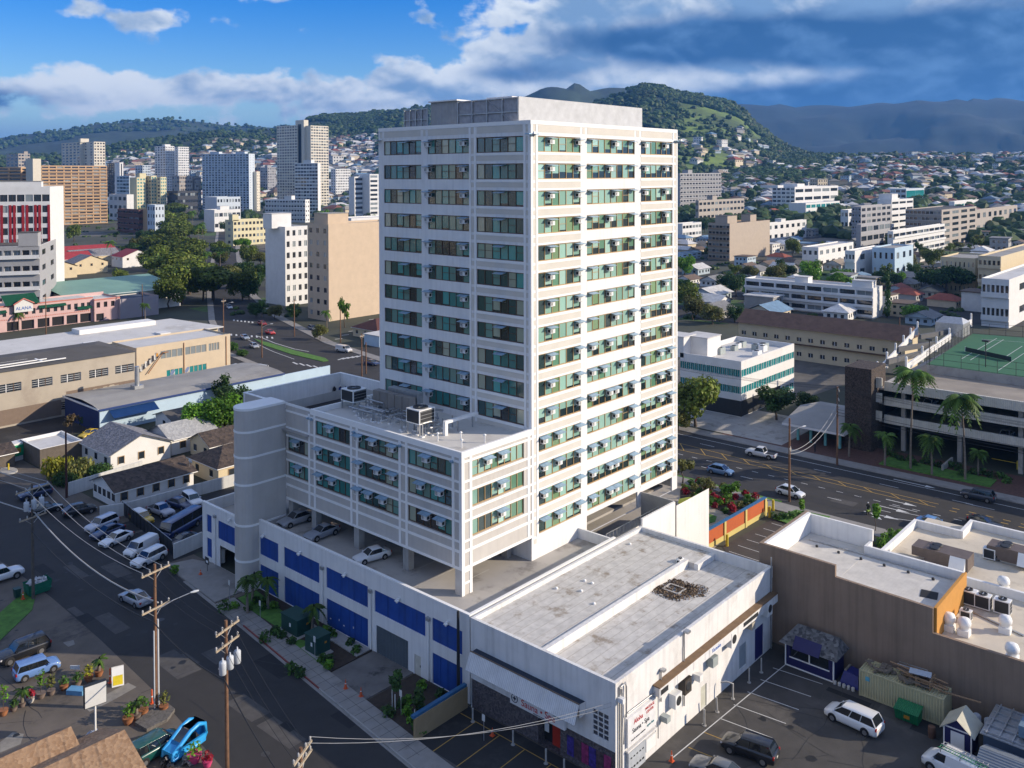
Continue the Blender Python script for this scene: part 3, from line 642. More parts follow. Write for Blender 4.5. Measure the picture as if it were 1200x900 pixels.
def sheet(name, poly, z, m):
    b = MB([m]); b.face([(p[0], p[1], z) for p in (poly if sum(poly[i][0]*poly[(i+1) % len(poly)][1]-poly[(i+1) % len(poly)][0]*poly[i][1] for i in range(len(poly))) > 0 else poly[::-1])]); return struct(name, b)
def slab(name, poly, z0, z1, m):
    b = MB([m]); b.prism(poly, z0, z1, m); return struct(name, b)
def stripe(mb, p, q, w, z=.012, m=None):
    p, q = Vector((p[0], p[1], z)), Vector((q[0], q[1], z)); d = (q-p).normalized(); n = Vector((-d.y, d.x, 0))*w/2
    mb.face([p-n, q-n, q+n, p+n], m or paint)
sheet('lot', [(-110, -70), (-15.4, -70), (-15.4, 125), (-110, 125)], 0.0, asph2)
# side street, straight past the podium and curving off at the far left
kr = [(-27.6, -35), (-24.95, -6.8), (-21.6, 24.5), (-19.7, 47), (-19.4, 62), (-20.5, 78), (-21.5, 95), (-23, 125)]
lf = [(-41, -35), (-36.3, 2), (-34.4, 20), (-33.6, 34), (-33.2, 48), (-33.4, 62), (-35, 78), (-38, 95), (-44, 125)]
sheet('street', kr+lf[::-1], .004, asph)
sheet('parking_lot', [(-19.6, 46.5), (-15.3, 46.5), (2, 47), (2, 66), (-19.5, 64)], .006, asph3)
slab('sidewalk', [(-27.5, -35), (-24.9, -6.8), (-21.55, 24.5), (-20.9, 31.5), (-18.6, 31.3), (-19.3, 24), (-22.55, -7.2), (-25, -35)], 0, .13, walkm)
jb = MB([mat('pavement_joint', (.08, .075, .07), .95, .2)])
for k in range(28):
    t = -6.5+k*1.38; xk = -24.85+(t+6.8)*.1055; stripe(jb, (xk+.05, t), (xk+2.3, t-.12), .05, .136, jb.mats[0])
stripe(jb, (-23.7, -6.9), (-20.2, 27), .04, .136, jb.mats[0]); struct('pavement_joint', jb)
kb = MB(); redk = mat('red_painted_kerb', (.22, .05, .04), .85, .25, 2); kb.prism([(-23.4, 8), (-21.57, 24.6), (-21.45, 24.6), (-23.28, 8)], .0, .145, redk); kb.prism([(-26.5, -20), (-23.42, 8), (-23.3, 8), (-26.38, -20)], .0, .145, conc); struct('kerb', kb)
gt = MB([walkm]); gt.prism([(-27.9, -35), (-25.3, -6.8), (-21.95, 24.5), (-20.5, 40), (-20.1, 40), (-21.55, 24.5), (-24.9, -6.8), (-27.4, -35)], .002, .018, walkm); struct('gutter', gt)
slab('driveway', [(-20.7, 32.0), (-15.2, 32.0), (-15.2, 42.0), (-16.4, 45), (-19.7, 46.2)], .0, .1, walkm)
slab('driveway', [(-22.4, 3.1), (-15.2, 3.1), (-15.2, 9.4), (-21.7, 9.4)], .0, .1, mat('stained_concrete', (.15, .14, .13), .9, .2, .5, stain=(.02, .02, .02), sscale=.3, samt=.9))
slab('planting_bed', [(-22.1, 9.6), (-15.2, 9.6), (-15.2, 31), (-18.5, 31), (-19.2, 26)], .0, .09, soilm)
slab('planting_bed', [(-23.0, -4.6), (-15.2, -4.6), (-15.2, 2.9), (-22.3, 2.9)], .0, .09, soilm)
slab('lawn', [(-19.25, 20), (-17.2, 20), (-15.8, 30.8), (-18.4, 30.8), (-19.0, 27)], .05, .12, grass)
slab('lawn', [(-21.9, 10), (-20.4, 10), (-18.7, 16), (-19.2, 17.5), (-20.8, 16.3)], .05, .12, grass)
slab('lawn', [(-42, 41), (-36, 46.5), (-33.8, 51), (-35, 52), (-40, 47.5), (-46, 43)], .0, .06, grass)
slab('concrete_pad', [(-19.9, 17.3), (-16.2, 17.3), (-15.9, 21), (-19.2, 21)], .0, .15, conc); slab('concrete_pad', [(-20.4, 12.4), (-18.2, 12.4), (-17.9, 15.6), (-20.1, 15.6)], .0, .15, conc)
slab('concrete_pad', [(-17.2, 9.8), (-15.3, 9.8), (-15.3, 17), (-16.9, 17)], .0, .2, conc)
pm_ = MB([mat('pale_patch', (.24, .22, .19), .9, .25, 1)])
for c in ([(98, 828), (150, 800), (160, 805), (130, 822), (105, 834)], [(0, 870), (15, 858), (28, 860), (24, 872), (0, 882)], [(74, 753), (86, 750), (88, 755), (80, 758)]):
    pm_.face([tuple(G(x, y, .008)) for x, y in c][::-1])
struct('concrete_patch', pm_)
# car park behind the white shop, and the bays before its front
sheet('car_park', [(-15.4, -70), (15.0, -70), (15.0, -22.0), (-15.4, -22.0)], .004, mat('car_park_asphalt', (.06, .056, .052), .9, .25, .3, bump=.25, bscale=40, stain=(.12, .11, .1), sscale=.14, samt=.6))
sheet('front_bay', [(-26.5, -22.2), (-15.5, -22.2), (-15.5, -4.8), (-22.8, -4.8), (-25.0, -9)], .008, asph3)
ln = MB([paint])
y0 = -24.3
stripe(ln, (-9, -23.6), (11.6, -24.6), .1)
for k in range(7): x = -6.9+k*2.85; stripe(ln, (x, -23.9), (x+.5, -28.9), .09, .012, paint if k > 1 else ypaint)
for k in range(5): y = -7.2-k*3.0; stripe(ln, (-16.8, y), (-22.5, y-.1), .09, .013, ypaint)
stripe(ln, (-16.8, -5.2), (-16.8, -21), .09, .013, ypaint)
for k in range(4): y = 50.4+k*2.9; stripe(ln, (-19.3, y), (-14.4, y+.6), .1, .012, mat('faded_paint', (.2, .2, .19), .8, .3, 2))
struct('bay_marking', ln)
# the boulevard
cl_ = [(66.6, -140, 12), (66.6, 60, 12), (68, 120, 13.5), (75, 160, 14), (98, 215, 10), (125, 268, 7.5), (165, 340, 6.5), (250, 480, 6), (420, 760, 8)]
def offs(side, extra=0):
    o = []
    for i, (x, y, w) in enumerate(cl_):
        a, b = cl_[max(0, i-1)], cl_[min(len(cl_)-1, i+1)]; d = Vector((b[0]-a[0], b[1]-a[1])).normalized(); o.append((x+d.y*(w+extra)*side, y-d.x*(w+extra)*side))
    return o
sheet('road', offs(-1)+offs(1)[::-1], .004, asph)
sheet('road', [(74, 125), (230, 95), (232, 109), (84, 143)], .0055, asph)
slab('pavement', offs(1)+offs(1, 3.0)[::-1], 0, .13, walkm); slab('pavement', offs(-1)[:2]+offs(-1, 3.2)[:2][::-1], 0, .13, walkm)
slab('pavement', offs(-1)[2:]+offs(-1, 2.2)[2:][::-1], 0, .13, walkm)
md = MB(); 
rl_ = MB([paint])
for y in [(-140, 40)]:
    for x in (68.7, 70.3):
        if x > 70: stripe(rl_, (x, -23), (x, 5), .14, .01, ypaint); stripe(rl_, (x, 5), (72.4, 45), .14, .01, ypaint); stripe(rl_, (72.4, 45), (72.4, 110), .14, .01, ypaint)
        else: stripe(rl_, (x, -23), (x, 5), .14, .01, ypaint); stripe(rl_, (x, 5), (66.2, 45), .14, .01, ypaint); stripe(rl_, (66.2, 45), (66.2, 110), .14, .01, ypaint)
for k in range(14):
    y = -22+k*4.2; e = max(0, (y-5)/40); stripe(rl_, (68.7-min(e*2.5, 2.5), y), (70.3+min(e*2.1, 2.1), y+2+e*2), .16, .01, ypaint)
for k in range(12):
    y = -25-k*2.3; stripe(rl_, (68.6, y), (68.6, y-1), .2, .01, ypaint); stripe(rl_, (70, y), (70, y-1), .2, .01, ypaint)
for k in range(60): y = -100+k*2.9; stripe(rl_, (65.5, y), (65.5, y+1.1), .13, .01)
for k in range(24): y = -100+k*7.4; stripe(rl_, (61.9, y), (61.9, y+2.2), .13, .01)
stripe(rl_, (76.3, -130), (76.6, 110), .14, .01); stripe(rl_, (73.4, -30), (73.4, -26), .13, .01)
for k in range(16): y = -60+k*11; stripe(rl_, (73.6, y), (73.6, y+3), .13, .01)
for px in ((1036, 606, 1074, 611), (1050, 599, 1085, 606), (1042, 592, 1075, 600)):
    a, b = G(px[0], px[1]), G(px[2], px[3]); stripe(rl_, a, b, .14, .01)
def arrow(x, y, L, two=False):
    stripe(rl_, (x, y), (x, y-L*.62), .22, .011); rl_.face([(x-.55, y-L*.6, .011), (x, y-L, .011), (x+.55, y-L*.6, .011)])
    if two: stripe(rl_, (x, y-L*.2), (x-1.1, y-L*.42), .22, .0115); rl_.face([(x-1.4, y-L*.3, .0115), (x-1.7, y-L*.62, .0115), (x-.7, y-L*.48, .0115)])
arrow(67.1, -16.2, 4.6); arrow(63.6, -16.2, 4.6); arrow(59.8, -15.4, 5.2, True)
stripe(rl_, (77.4, -14), (77.4, -19), .22, .011); rl_.face([(76.9, -19, .011), (77.4, -20.5, .011), (77.9, -19, .011)])   # cycle lane arrow
def bars(pa, pb, n, wpx, along):
    for k in range(n):
        t = (k+.5)/n; c = G(pa[0]+(pb[0]-pa[0])*t, pa[1]+(pb[1]-pa[1])*t); d = Vector(along); stripe(rl_, c-d*wpx, c+d*wpx, .55, .012)
bars((397, 421), (424, 417), 5, 1.6, (.9, .3, 0)); bars((342, 425), (382, 432), 5, 1.8, (.2, .9, 0)); bars((268, 392), (322, 396), 9, 1.6, (.5, .85, 0)); bars((272, 375), (298, 378), 6, 1.5, (.5, .85, 0)); bars((385, 404), (440, 372), 7, 1.2, (.95, -.3, 0))
a = [G(300, 393), G(322, 402), G(345, 409), G(362, 412)]
for p, q in zip(a, a[1:]): stripe(rl_, p, q, .3, .012)
a = [G(288, 397), G(320, 412), G(345, 421)]
for p, q in zip(a, a[1:]): stripe(rl_, p, q, .2, .012)
struct('road_marking', rl_)
slab('median', [tuple(G(x, y))[:2] for x, y in ((297, 397), (315, 402), (345, 411), (381, 420), (385, 423), (378, 424), (340, 415), (310, 405))], 0, .14, grass)
slab('verge', [(52.6, -4.5), (55.4, -4.5), (55.2, 20), (52.6, 20)], .0, .1, grass)
slab('verge', [(46.9, -12.4), (53.9, -12.6), (53.2, -7.7), (47.6, -6.6)], .13, .2, grass)
slab('verge', [(83.6, -27), (88.0, -27), (88.6, -9.5), (83.6, -9.5)], .0, .16, grass)
slab('verge', [(80.9, 28), (83.4, 28), (83.2, 60), (80.9, 60)], .0, .16, grass)
# forecourts near the boulevard
sheet('car_park', [(28, -19), (50.3, -19.5), (50.3, -6.5), (34, -5.6), (27.4, -12)], .008, mat('brown_lot_asphalt', (.06, .05, .042), .9, .2, .4, bump=.2))
lb_ = MB([paint])
for k in range(7): x = 33.2+k*2.6; stripe(lb_, (x, -7.0), (x-.2, -12.2), .1, .014)
struct('bay_marking', lb_)
slab('patio', [(24.5, -4.8), (33, -5.0), (47, -3.0), (52, 3), (52, 22), (32, 22), (24.5, 2)], 0, .05, mat('sand_paving', (.34, .3, .24), .9, .15, .6))
slab('lawn', [tuple(G(x, y))[:2] for x, y in ((812, 602), (826, 601), (840, 606), (838, 612), (822, 617), (812, 615))], .05, .11, grass)
slab('lawn', [tuple(G(x, y))[:2] for x, y in ((811, 620), (820, 621), (823, 629), (811, 634))], .05, .11, grass)
slab('planting_bed', [tuple(G(x, y))[:2] for x, y in ((797, 575), (820, 568), (850, 580), (880, 585), (890, 590), (878, 600), (858, 606), (838, 596), (815, 588), (797, 592))], .05, .14, soilm)
sheet('forecourt', [(80.5, -140), (93, -140), (93, 20), (80.8, 20)], .006, mat('brick_paving', (.11, .055, .042), .9, .25, 2.0))
sheet('forecourt', [(82.8, 8), (103, 8), (103, 45), (82.8, 45)], .010, conc)
sheet('empty_lot', [(110, 20), (165, 15), (175, 60), (112, 64)], .006, mat('bare_lot', (.12, .11, .095), .95, .25, .15, stain=(.06, .058, .055), sscale=.06, samt=.8))
sheet('motel_lot', [(20, 122), (75, 122), (75, 160), (20, 160)], .003, asph3)
sheet('school_lot', [(-15, 118), (34, 112), (36, 150), (-20, 150)], .005, asph3)

# wear: patches, cracks, oil, manholes, tyre tracks
wp = [mat('old_patch', (.018, .018, .019), .9, .2, 1), mat('pale_repair', (.075, .07, .066), .9, .2, 1), mat('oil_stain', (.012, .012, .012), .6, .3, 1), mat('tar_seal', (.02, .02, .021), .7, .1)]
wb = MB(); rnd.seed(77)
AREA = [(-33, -22.5, -10, 60), (-33, -22.5, -10, 60), (-60, -36, 5, 60), (-13, 13, -46, -24), (-13, 13, -46, -24), (56, 78, -60, 60), (56, 78, 60, 125), (-19, -2, 48, 64)]
for k in range(230):
    x0, x1, y0, y1 = rnd.choice(AREA); x, y = rnd.uniform(x0, x1), rnd.uniform(y0, y1); kind = rnd.random()
    if kind < .22: a, c = rnd.uniform(.5, 2.6), rnd.uniform(.8, 6); m_ = wp[rnd.randrange(2)]; wb.face([(x-a*.5+rnd.uniform(-.1, .1), y-c*.5, .009+k*4e-6), (x+a*.5, y-c*.5+rnd.uniform(-.1, .1), .009+k*4e-6), (x+a*.5, y+c*.5, .009+k*4e-6), (x-a*.5, y+c*.5, .009+k*4e-6)], m_)
    elif kind < .62: r_ = rnd.uniform(.15, .6); wb.face([(x+r_*math.cos(j*.7)*rnd.uniform(.5, 1.2), y+r_*math.sin(j*.7)*rnd.uniform(.5, 1.2), .0100+k*4e-6) for j in range(9)], wp[2])
    else:
        a = rnd.choice([1.57, 1.57, 0, rnd.uniform(0, 3)]); p = Vector((x, y, 0))
        for j in range(rnd.randint(4, 9)): a += rnd.uniform(-.25, .25); q = p+Vector((math.cos(a), math.sin(a), 0))*rnd.uniform(.8, 2); stripe(wb, p, q, rnd.uniform(.03, .08), .0105+k*4e-6, wp[3]); p = q
for x, y in ((-29.5, 14), (-27, 33), (-32.5, 3.5), (60, -4), (73, -22), (-5, -34)): wb.face([(x+.4*math.cos(j*.45), y+.4*math.sin(j*.45), .0125) for j in range(14)], mat('manhole_iron', (.05, .045, .04), .5, .3, 8))
struct('road_wear', wb)
# ------------------------------------------------------------------ kits: shared part meshes, linked as real objects for every thing
def inst(kit, name, label, cat, loc, rz=0.0, group=None, scale=None, col=None, tilt=None):
    r = thing(name, label, cat, loc, group, rz)
    if scale: r.scale = scale if isinstance(scale, (tuple, list)) else (scale,)*3
    if tilt: r.rotation_euler = (tilt[0], tilt[1], rz)
    for pn, me, pl, pr, subs in kit:
        o = link(pn, me, r, pl); o.rotation_euler = pr
        if col: o.color = (*col, 1)
        for sn, sm, sl in subs:
            q = link(sn, sm, o, sl)
            if col: q.color = (*col, 1)
    return r
carp = mat('car_paint', (.5, .5, .5), .28, 0, objcol=True, coat=.8); carg = glass('car_glass', (.012, .016, .02)); tyre = mat('tyre', (.012, .012, .013), .85, .1)
rimm = mat('alloy_rim', (.45, .45, .46), .3, .1, metal=.8); headl = glass('headlight_lens', (.6, .6, .62)); tail = mat('taillight_lens', (.35, .015, .01), .25, .1); trimd = mat('black_trim', (.018, .018, .02), .6, .1)
plate = mat('number_plate', (.6, .6, .56), .5, .1)
CARS = {}
# kind: length, width, (x, z low, z top, half width) stations of the lower body; cabin profile (x, z) front base, front top, rear top, rear base; half widths; wheel radius, wheel x
SP = dict(
 sedan=([(2.36, .36, .6, .66), (2.28, .24, .70, .80), (1.9, .2, .79, .88), (.95, .2, .92, .9), (-1.5, .2, .97, .9), (-2.1, .22, .97, .86), (-2.3, .3, .9, .8), (-2.37, .4, .8, .68)], [(1.0, .9), (.25, 1.41), (-1.0, 1.43), (-1.85, .96)], .80, .60, .32, (1.42, -1.35)),
 coupe=([(2.3, .34, .55, .66), (2.2, .22, .66, .82), (1.8, .18, .76, .89), (.9, .18, .88, .91), (-1.4, .2, .94, .91), (-2.0, .22, .96, .86), (-2.25, .32, .86, .75)], [(.9, .86), (.1, 1.30), (-.8, 1.32), (-1.9, .95)], .80, .56, .33, (1.38, -1.32)),
 hatch=([(2.2, .36, .62, .66), (2.12, .24, .74, .8), (1.7, .2, .86, .87), (1.0, .2, .96, .88), (-1.7, .2, 1.02, .88), (-2.05, .22, 1.0, .85), (-2.18, .35, .9, .78)], [(1.25, .95), (.45, 1.50), (-1.1, 1.53), (-2.0, 1.02)], .80, .62, .32, (1.35, -1.35)),
 boxy=([(2.12, .38, .7, .7), (2.05, .24, .85, .82), (1.7, .2, .95, .86), (1.15, .2, 1.02, .87), (-1.8, .2, 1.04, .87), (-2.08, .24, 1.04, .84), (-2.13, .4, .95, .78)], [(1.15, 1.0), (.72, 1.60), (-1.75, 1.64), (-2.02, 1.04)], .82, .72, .33, (1.38, -1.3)),
 suv=([(2.4, .42, .75, .72), (2.32, .3, .92, .86), (2.0, .28, 1.02, .92), (1.1, .28, 1.1, .93), (-2.0, .28, 1.12, .93), (-2.34, .32, 1.1, .9), (-2.42, .5, 1.0, .82)], [(1.15, 1.08), (.55, 1.70), (-1.9, 1.75), (-2.3, 1.12)], .86, .72, .38, (1.5, -1.42)),
 minivan=([(2.52, .38, .66, .72), (2.42, .26, .85, .86), (2.0, .22, 1.0, .94), (1.5, .22, 1.08, .96), (-2.2, .22, 1.1, .96), (-2.46, .28, 1.08, .92), (-2.54, .45, .98, .84)], [(1.7, 1.04), (.75, 1.70), (-2.0, 1.76), (-2.42, 1.1)], .89, .74, .35, (1.62, -1.45)),
 van=([(2.6, .45, .8, .8), (2.5, .32, 1.0, .95), (2.1, .3, 1.15, 1.0), (1.6, .3, 1.25, 1.0), (-2.5, .3, 1.3, 1.0), (-2.62, .4, 1.28, .96)], [(1.75, 1.2), (1.15, 1.95), (-2.35, 2.0), (-2.58, 1.28)], .95, .84, .37, (1.75, -1.6)),
 pickup=([(2.75, .5, .85, .78), (2.65, .38, 1.02, .9), (2.2, .34, 1.12, .95), (1.2, .34, 1.16, .96), (-.75, .34, 1.16, .96), (-.8, .34, .95, .96), (-2.6, .34, .95, .96), (-2.72, .45, .93, .9)], [(1.2, 1.14), (.62, 1.78), (-.45, 1.80), (-.8, 1.16)], .86, .72, .4, (1.75, -1.65)),
 bus=([(4.1, .5, 1.0, .95), (4.0, .35, 1.3, 1.12), (3.5, .33, 1.4, 1.16), (-3.9, .33, 1.4, 1.16), (-4.05, .45, 1.35, 1.1)], [(3.95, 1.35), (3.35, 2.6), (-3.9, 2.7), (-4.0, 1.38)], 1.12, 1.0, .45, (2.7, -2.5)))
def car_kit(kind):
    if kind in CARS: return CARS[kind]
    st, cab, wb, wt, wr, wx = SP[kind]; b = MB([carp]); n = 9; vs = []
    for x, zb, zt, w in st:
        h = zt-zb; half = [(0, zb), (w*.88, zb), (w*.98, zb+.18*h), (w, zb+.5*h), (w*.985, zb+.78*h), (w*.93, zt-.03*h), (w*.8, zt+.0), (w*.4, zt+.025), (0, zt+.03)]
        vs += [(x, y, z) for y, z in half]+[(x, -y, z) for y, z in half[::-1][1:-1]]
    n = 16; k = len(st)
    b.faces(vs, [(i*n+j, i*n+(j+1) % n, (i+1)*n+(j+1) % n, (i+1)*n+j) for i in range(k-1) for j in range(n)], carp, None, True)
    b.faces(vs[:n], [tuple(range(n))[::-1]], carp); b.faces(vs[-n:], [tuple(range(n))], carp)
    (x0, z0), (x1, z1), (x2, z2), (x3, z3) = cab
    Bp = [(x0, z0), (x3, z3)]; g_ = MB([carg])
    P = {}
    for s in (1, -1): P[s] = [Vector((x0, s*wb*.96, z0-.05)), Vector((x1, s*wt, z1)), Vector((x2, s*wt, z2)), Vector((x3, s*wb*.94, z3-.05))]
    g_.face([P[1][0], P[1][1], P[-1][1], P[-1][0]]); g_.face([P[1][0], P[1][3], P[1][2], P[1][1]][::-1] if False else [P[1][0], P[1][1], P[1][2], P[1][3]][::-1]); g_.face([P[-1][0], P[-1][1], P[-1][2], P[-1][3]]); g_.face([P[1][2], P[1][3], P[-1][3], P[-1][2]][::-1])
    g_.face([P[1][1], P[1][2], P[-1][2], P[-1][1]])
    # roof skin and pillars
    rx = [x1+.03, x1*.6+x2*.4, x1*.2+x2*.8, x2-.04]; rv = []
    for i, x in enumerate(rx):
        z = z1+(z2-z1)*(x1-x)/(x1-x2)+(.045 if 0 < i < 3 else .012)
        for y, dz in ((-wt-.02, -.05), (-wt+.02, 0), (-wt*.5, .03), (0, .04), (wt*.5, .03), (wt-.02, 0), (wt+.02, -.05)): rv.append((x, y, z+dz))
    b.faces(rv, [(i*7+j, i*7+j+1, (i+1)*7+j+1, (i+1)*7+j) for i in range(3) for j in range(6)], carp, None, True)
    for s in (1, -1):
        b.tube([P[s][0], P[s][1]], .035, carp, 5); b.tube([P[s][2], P[s][3]], .055, carp, 5); b.tube([P[s][1], P[s][2]], .035, carp, 5)
        for t in ((.42,) if kind in ('sedan', 'coupe', 'pickup') else (.34, .68)):
            a = P[s][1].lerp(P[s][2], t); xb = x0+(x3-x0)*(t*.75+.13); b.tube([(xb, s*wb*.965, z0-.02), a], .035, carp if kind in ('minivan', 'bus') else trimd, 5)
    if kind == 'van':                      # blank cargo sides
        for s in (1, -1):
            a, c = P[s][1].lerp(P[s][2], .25), P[s][2]; q = [Vector((.6, s*(wb+.02), z0)), Vector((x3+.1, s*(wb+.02), z3)), c+Vector((0, s*.03, 0)), Vector((.5, s*(wt+.03), z1))]
            b.face(q if s < 0 else q[::-1], carp)
    if kind == 'pickup': b.box(-2.55, -.95, -.78, .78, .955, .985, trimd)
    kit = [('body', b.mesh('body'), (0, 0, 0), (0, 0, 0), []), ('windows', g_.mesh('windows'), (0, 0, 0), (0, 0, 0), [])]
    w = MB([tyre]); w.tube([(0, -.11, 0), (0, .11, 0)], wr, tyre, 16); wm = w.mesh('wheel'); rm_ = MB([rimm]); rm_.tube([(0, -.125, 0), (0, .125, 0)], wr*.62, rimm, 10); rmm = rm_.mesh('rim')
    am = MB([trimd]); am.tube([(0, -.03, 0), (0, .03, 0)], wr*1.18, trimd, 18); amm = am.mesh('wheel_arch')
    W2 = max(q[3] for q in st)
    for x in wx:
        for s in (1, -1): kit.append(('wheel', wm, (x, s*(W2-.10), wr), (0, 0, 0), [('rim', rmm, (0, 0, 0)), ('wheel_arch', amm, (0, s*.075, .04))]))
    hz = st[1][2]-.14; h = MB([headl]); h.obox((0, 0, -.07), .16, .34, .15); hm = h.mesh('headlight'); t = MB([tail]); t.obox((0, 0, -.1), .12, .26, .24); tm = t.mesh('taillight')
    for s in (1, -1):
        kit.append(('headlight', hm, (st[1][0]-.06, s*(st[1][3]-.16), hz), (0, 0, 0), [])); kit.append(('taillight', tm, (st[-2][0]+.0, s*(st[-2][3]-.1), st[-2][2]-.14), (0, 0, 0), []))
        mm = MB([carp]); mm.obox((0, 0, -.06), .12, .2, .14); kit.append(('mirror', mm.mesh('mirror'), (x0-.25, s*(W2+.06), z0+.06), (0, 0, 0), []))
    gm = MB([trimd]); gm.obox((0, 0, 0), .05, st[1][3]*1.1, .16); kit.append(('grille', gm.mesh('grille'), (st[0][0]-.01, 0, st[0][1]+.03), (0, 0, 0), []))
    np_ = MB([plate]); np_.obox((0, 0, 0), .02, .34, .15); kit.append(('number_plate', np_.mesh('number_plate'), (st[-1][0]-.012, 0, st[-1][2]-.32), (0, 0, 0), []))
    CARS[kind] = kit; return kit
def car(kind, name, label, px, py, ang, col, z=0.0, cat='car', group=None, scale=None):
    p = G(px, py, z+.4); return inst(car_kit(kind), name, label, cat, (p.x, p.y, z+.008), R(ang), group, scale, col)

# ------------------------------------------------------------------ foliage
def leafball(clumps, n, size, seed, squash=1.0, tint=(0.55, 1.5), up=.3):
    """a crown: leaf clumps scattered through overlapping lobes, every clump of its own tone"""
    rd = random.Random(seed); b = MB(); tot = sum(c[3]**2 for c in clumps)
    for cx, cy, cz, r in clumps:
        base = rd.uniform(.75, 1.25)
        for _ in range(int(n*r*r/tot)):
            v = Vector((rd.gauss(0, 1), rd.gauss(0, 1), rd.gauss(0, 1))).normalized(); rr = r*(rd.uniform(.62, 1.06) if rd.random() < .8 else rd.uniform(.2, .7))
            p = Vector((cx, cy, cz))+Vector((v.x*rr, v.y*rr, v.z*rr*squash)); s = size*rd.uniform(.6, 1.5)
            nn = (v*.7+Vector((rd.uniform(-1, 1), rd.uniform(-1, 1), rd.uniform(-.4, 1)+up))).normalized(); a = nn.orthogonal().normalized(); a.rotate(Matrix.Rotation(rd.uniform(0, 6.28), 3, nn)); c = nn.cross(a)
            tn = base*rd.uniform(*tint); yl = rd.uniform(.9, 1.15)
            b.face([p-a*s-c*s*.35, p+a*s*.2-c*s*.75, p+a*s+c*s*.3, p-a*s*.1+c*s*.7], None, (tn*yl, tn, tn*.9))
    return b
def trunk_mb(h, r, limbs, seed, m, lean=.1):
    rd = random.Random(seed); b = MB([m]); top = Vector((rd.uniform(-lean, lean)*h, rd.uniform(-lean, lean)*h, h)); b.tube([(0, 0, 0), top*.5+Vector((rd.uniform(-.1, .1), 0, 0)), top], r, m, 7, r*.6)
    for x, y, z, q in limbs: e = Vector((x, y, z)); b.tube([top*.92, (top+e)*.5+Vector((0, 0, .1*h)), e], r*.5, m, 5, r*.15)
    return b
barkm = mat('bark', (.10, .075, .055), .95, .3, 3, bump=.5); palmb = mat('palm_bark', (.2, .165, .13), .95, .25, 3, bump=.4)
LEAF = dict(rain=leafmat('rain_tree_leaf', (.13, .175, .03)), dark=leafmat('dark_leaf', (.045, .095, .025)), bright=leafmat('bright_leaf', (.11, .24, .025)), olive=leafmat('olive_leaf', (.14, .15, .045)), yellow=leafmat('yellow_leaf', (.28, .28, .03)), palm=leafmat('palm_leaf', (.08, .15, .03)), red=leafmat('red_leaf', (.28, .012, .03)), shrub=leafmat('shrub_leaf', (.06, .135, .025)), dry=leafmat('dry_leaf', (.2, .15, .085)))
TREES = {}
def tree_kit(kind, shape, seed):
    k = (kind, shape, seed)
    if k in TREES: return TREES[k]
    rd = random.Random(seed*7+3)
    if shape == 'umbrella':          # broad flat crown, unit radius about 1
        cl = [(math.cos(a)*d, math.sin(a)*d, .95-.3*d+rd.uniform(-.08, .08), rd.uniform(.3, .42)) for a, d in [(rd.uniform(0, 6.28), rd.uniform(0, .75)) for _ in range(13)]]; n, s, sq, h = 4200, .05, .62, .6
    elif shape == 'round':
        cl = [(0, 0, 1.0, .5)]+[(math.cos(a)*.5, math.sin(a)*.5, .95+z, rd.uniform(.3, .45)) for a, z in [(i*.9, rd.uniform(-.3, .45)) for i in range(8)]]; n, s, sq, h = 3000, .055, .95, .5
    elif shape == 'column': cl = [(rd.uniform(-.1, .1), rd.uniform(-.1, .1), .4+i*.42, .34-.03*i) for i in range(6)]; n, s, sq, h = 1200, .06, 1.1, .3
    elif shape == 'open': cl = [(math.cos(i*1.7)*.45*(1 if i else 0), math.sin(i*1.7)*.45*(1 if i else 0), 1.0+rd.uniform(-.35, .5), rd.uniform(.22, .34)) for i in range(7)]; n, s, sq, h = 600, .075, .9, .75
    elif shape == 'small': cl = [(rd.uniform(-.2, .2), rd.uniform(-.2, .2), 1.5+i*.28, .34) for i in range(4)]; n, s, sq, h = 360, .12, .9, 1.3
    else: cl = [(math.cos(i*1.26)*.5*(i > 0), math.sin(i*1.26)*.5*(i > 0), .3+rd.uniform(0, .12), rd.uniform(.35, .5)) for i in range(6)]; n, s, sq, h = 1500, .065, .75, .1    # shrub
    c = leafball(cl, n, s, seed, sq); c.mats = [LEAF[kind]]; c.m = [0]*len(c.f)
    t = trunk_mb(h, .055 if shape not in ('small', 'column') else .04, [q for q in cl[:7]] if shape not in ('small', 'column', 'shrub') else [], seed, barkm)
    TREES[k] = [('trunk', t.mesh('trunk'), (0, 0, 0), (0, 0, 0), []), ('crown', c.mesh('crown'), (0, 0, 0), (0, 0, 0), [])]; return TREES[k]
def tree(kind, shape, px, py, size, label, seed=0, z=0.0, sz=None, group=None, name='tree', cat='tree', at=None):
    """size = crown radius in metres; sz = total height stretch"""
    p = Vector(at) if at else G(px, py, z); s = (size, size, (sz or size))
    return inst(tree_kit(kind, shape, seed % 4), name, label, cat, (p.x, p.y, z if not at else p.z), rnd.uniform(0, 6.28), group, s)
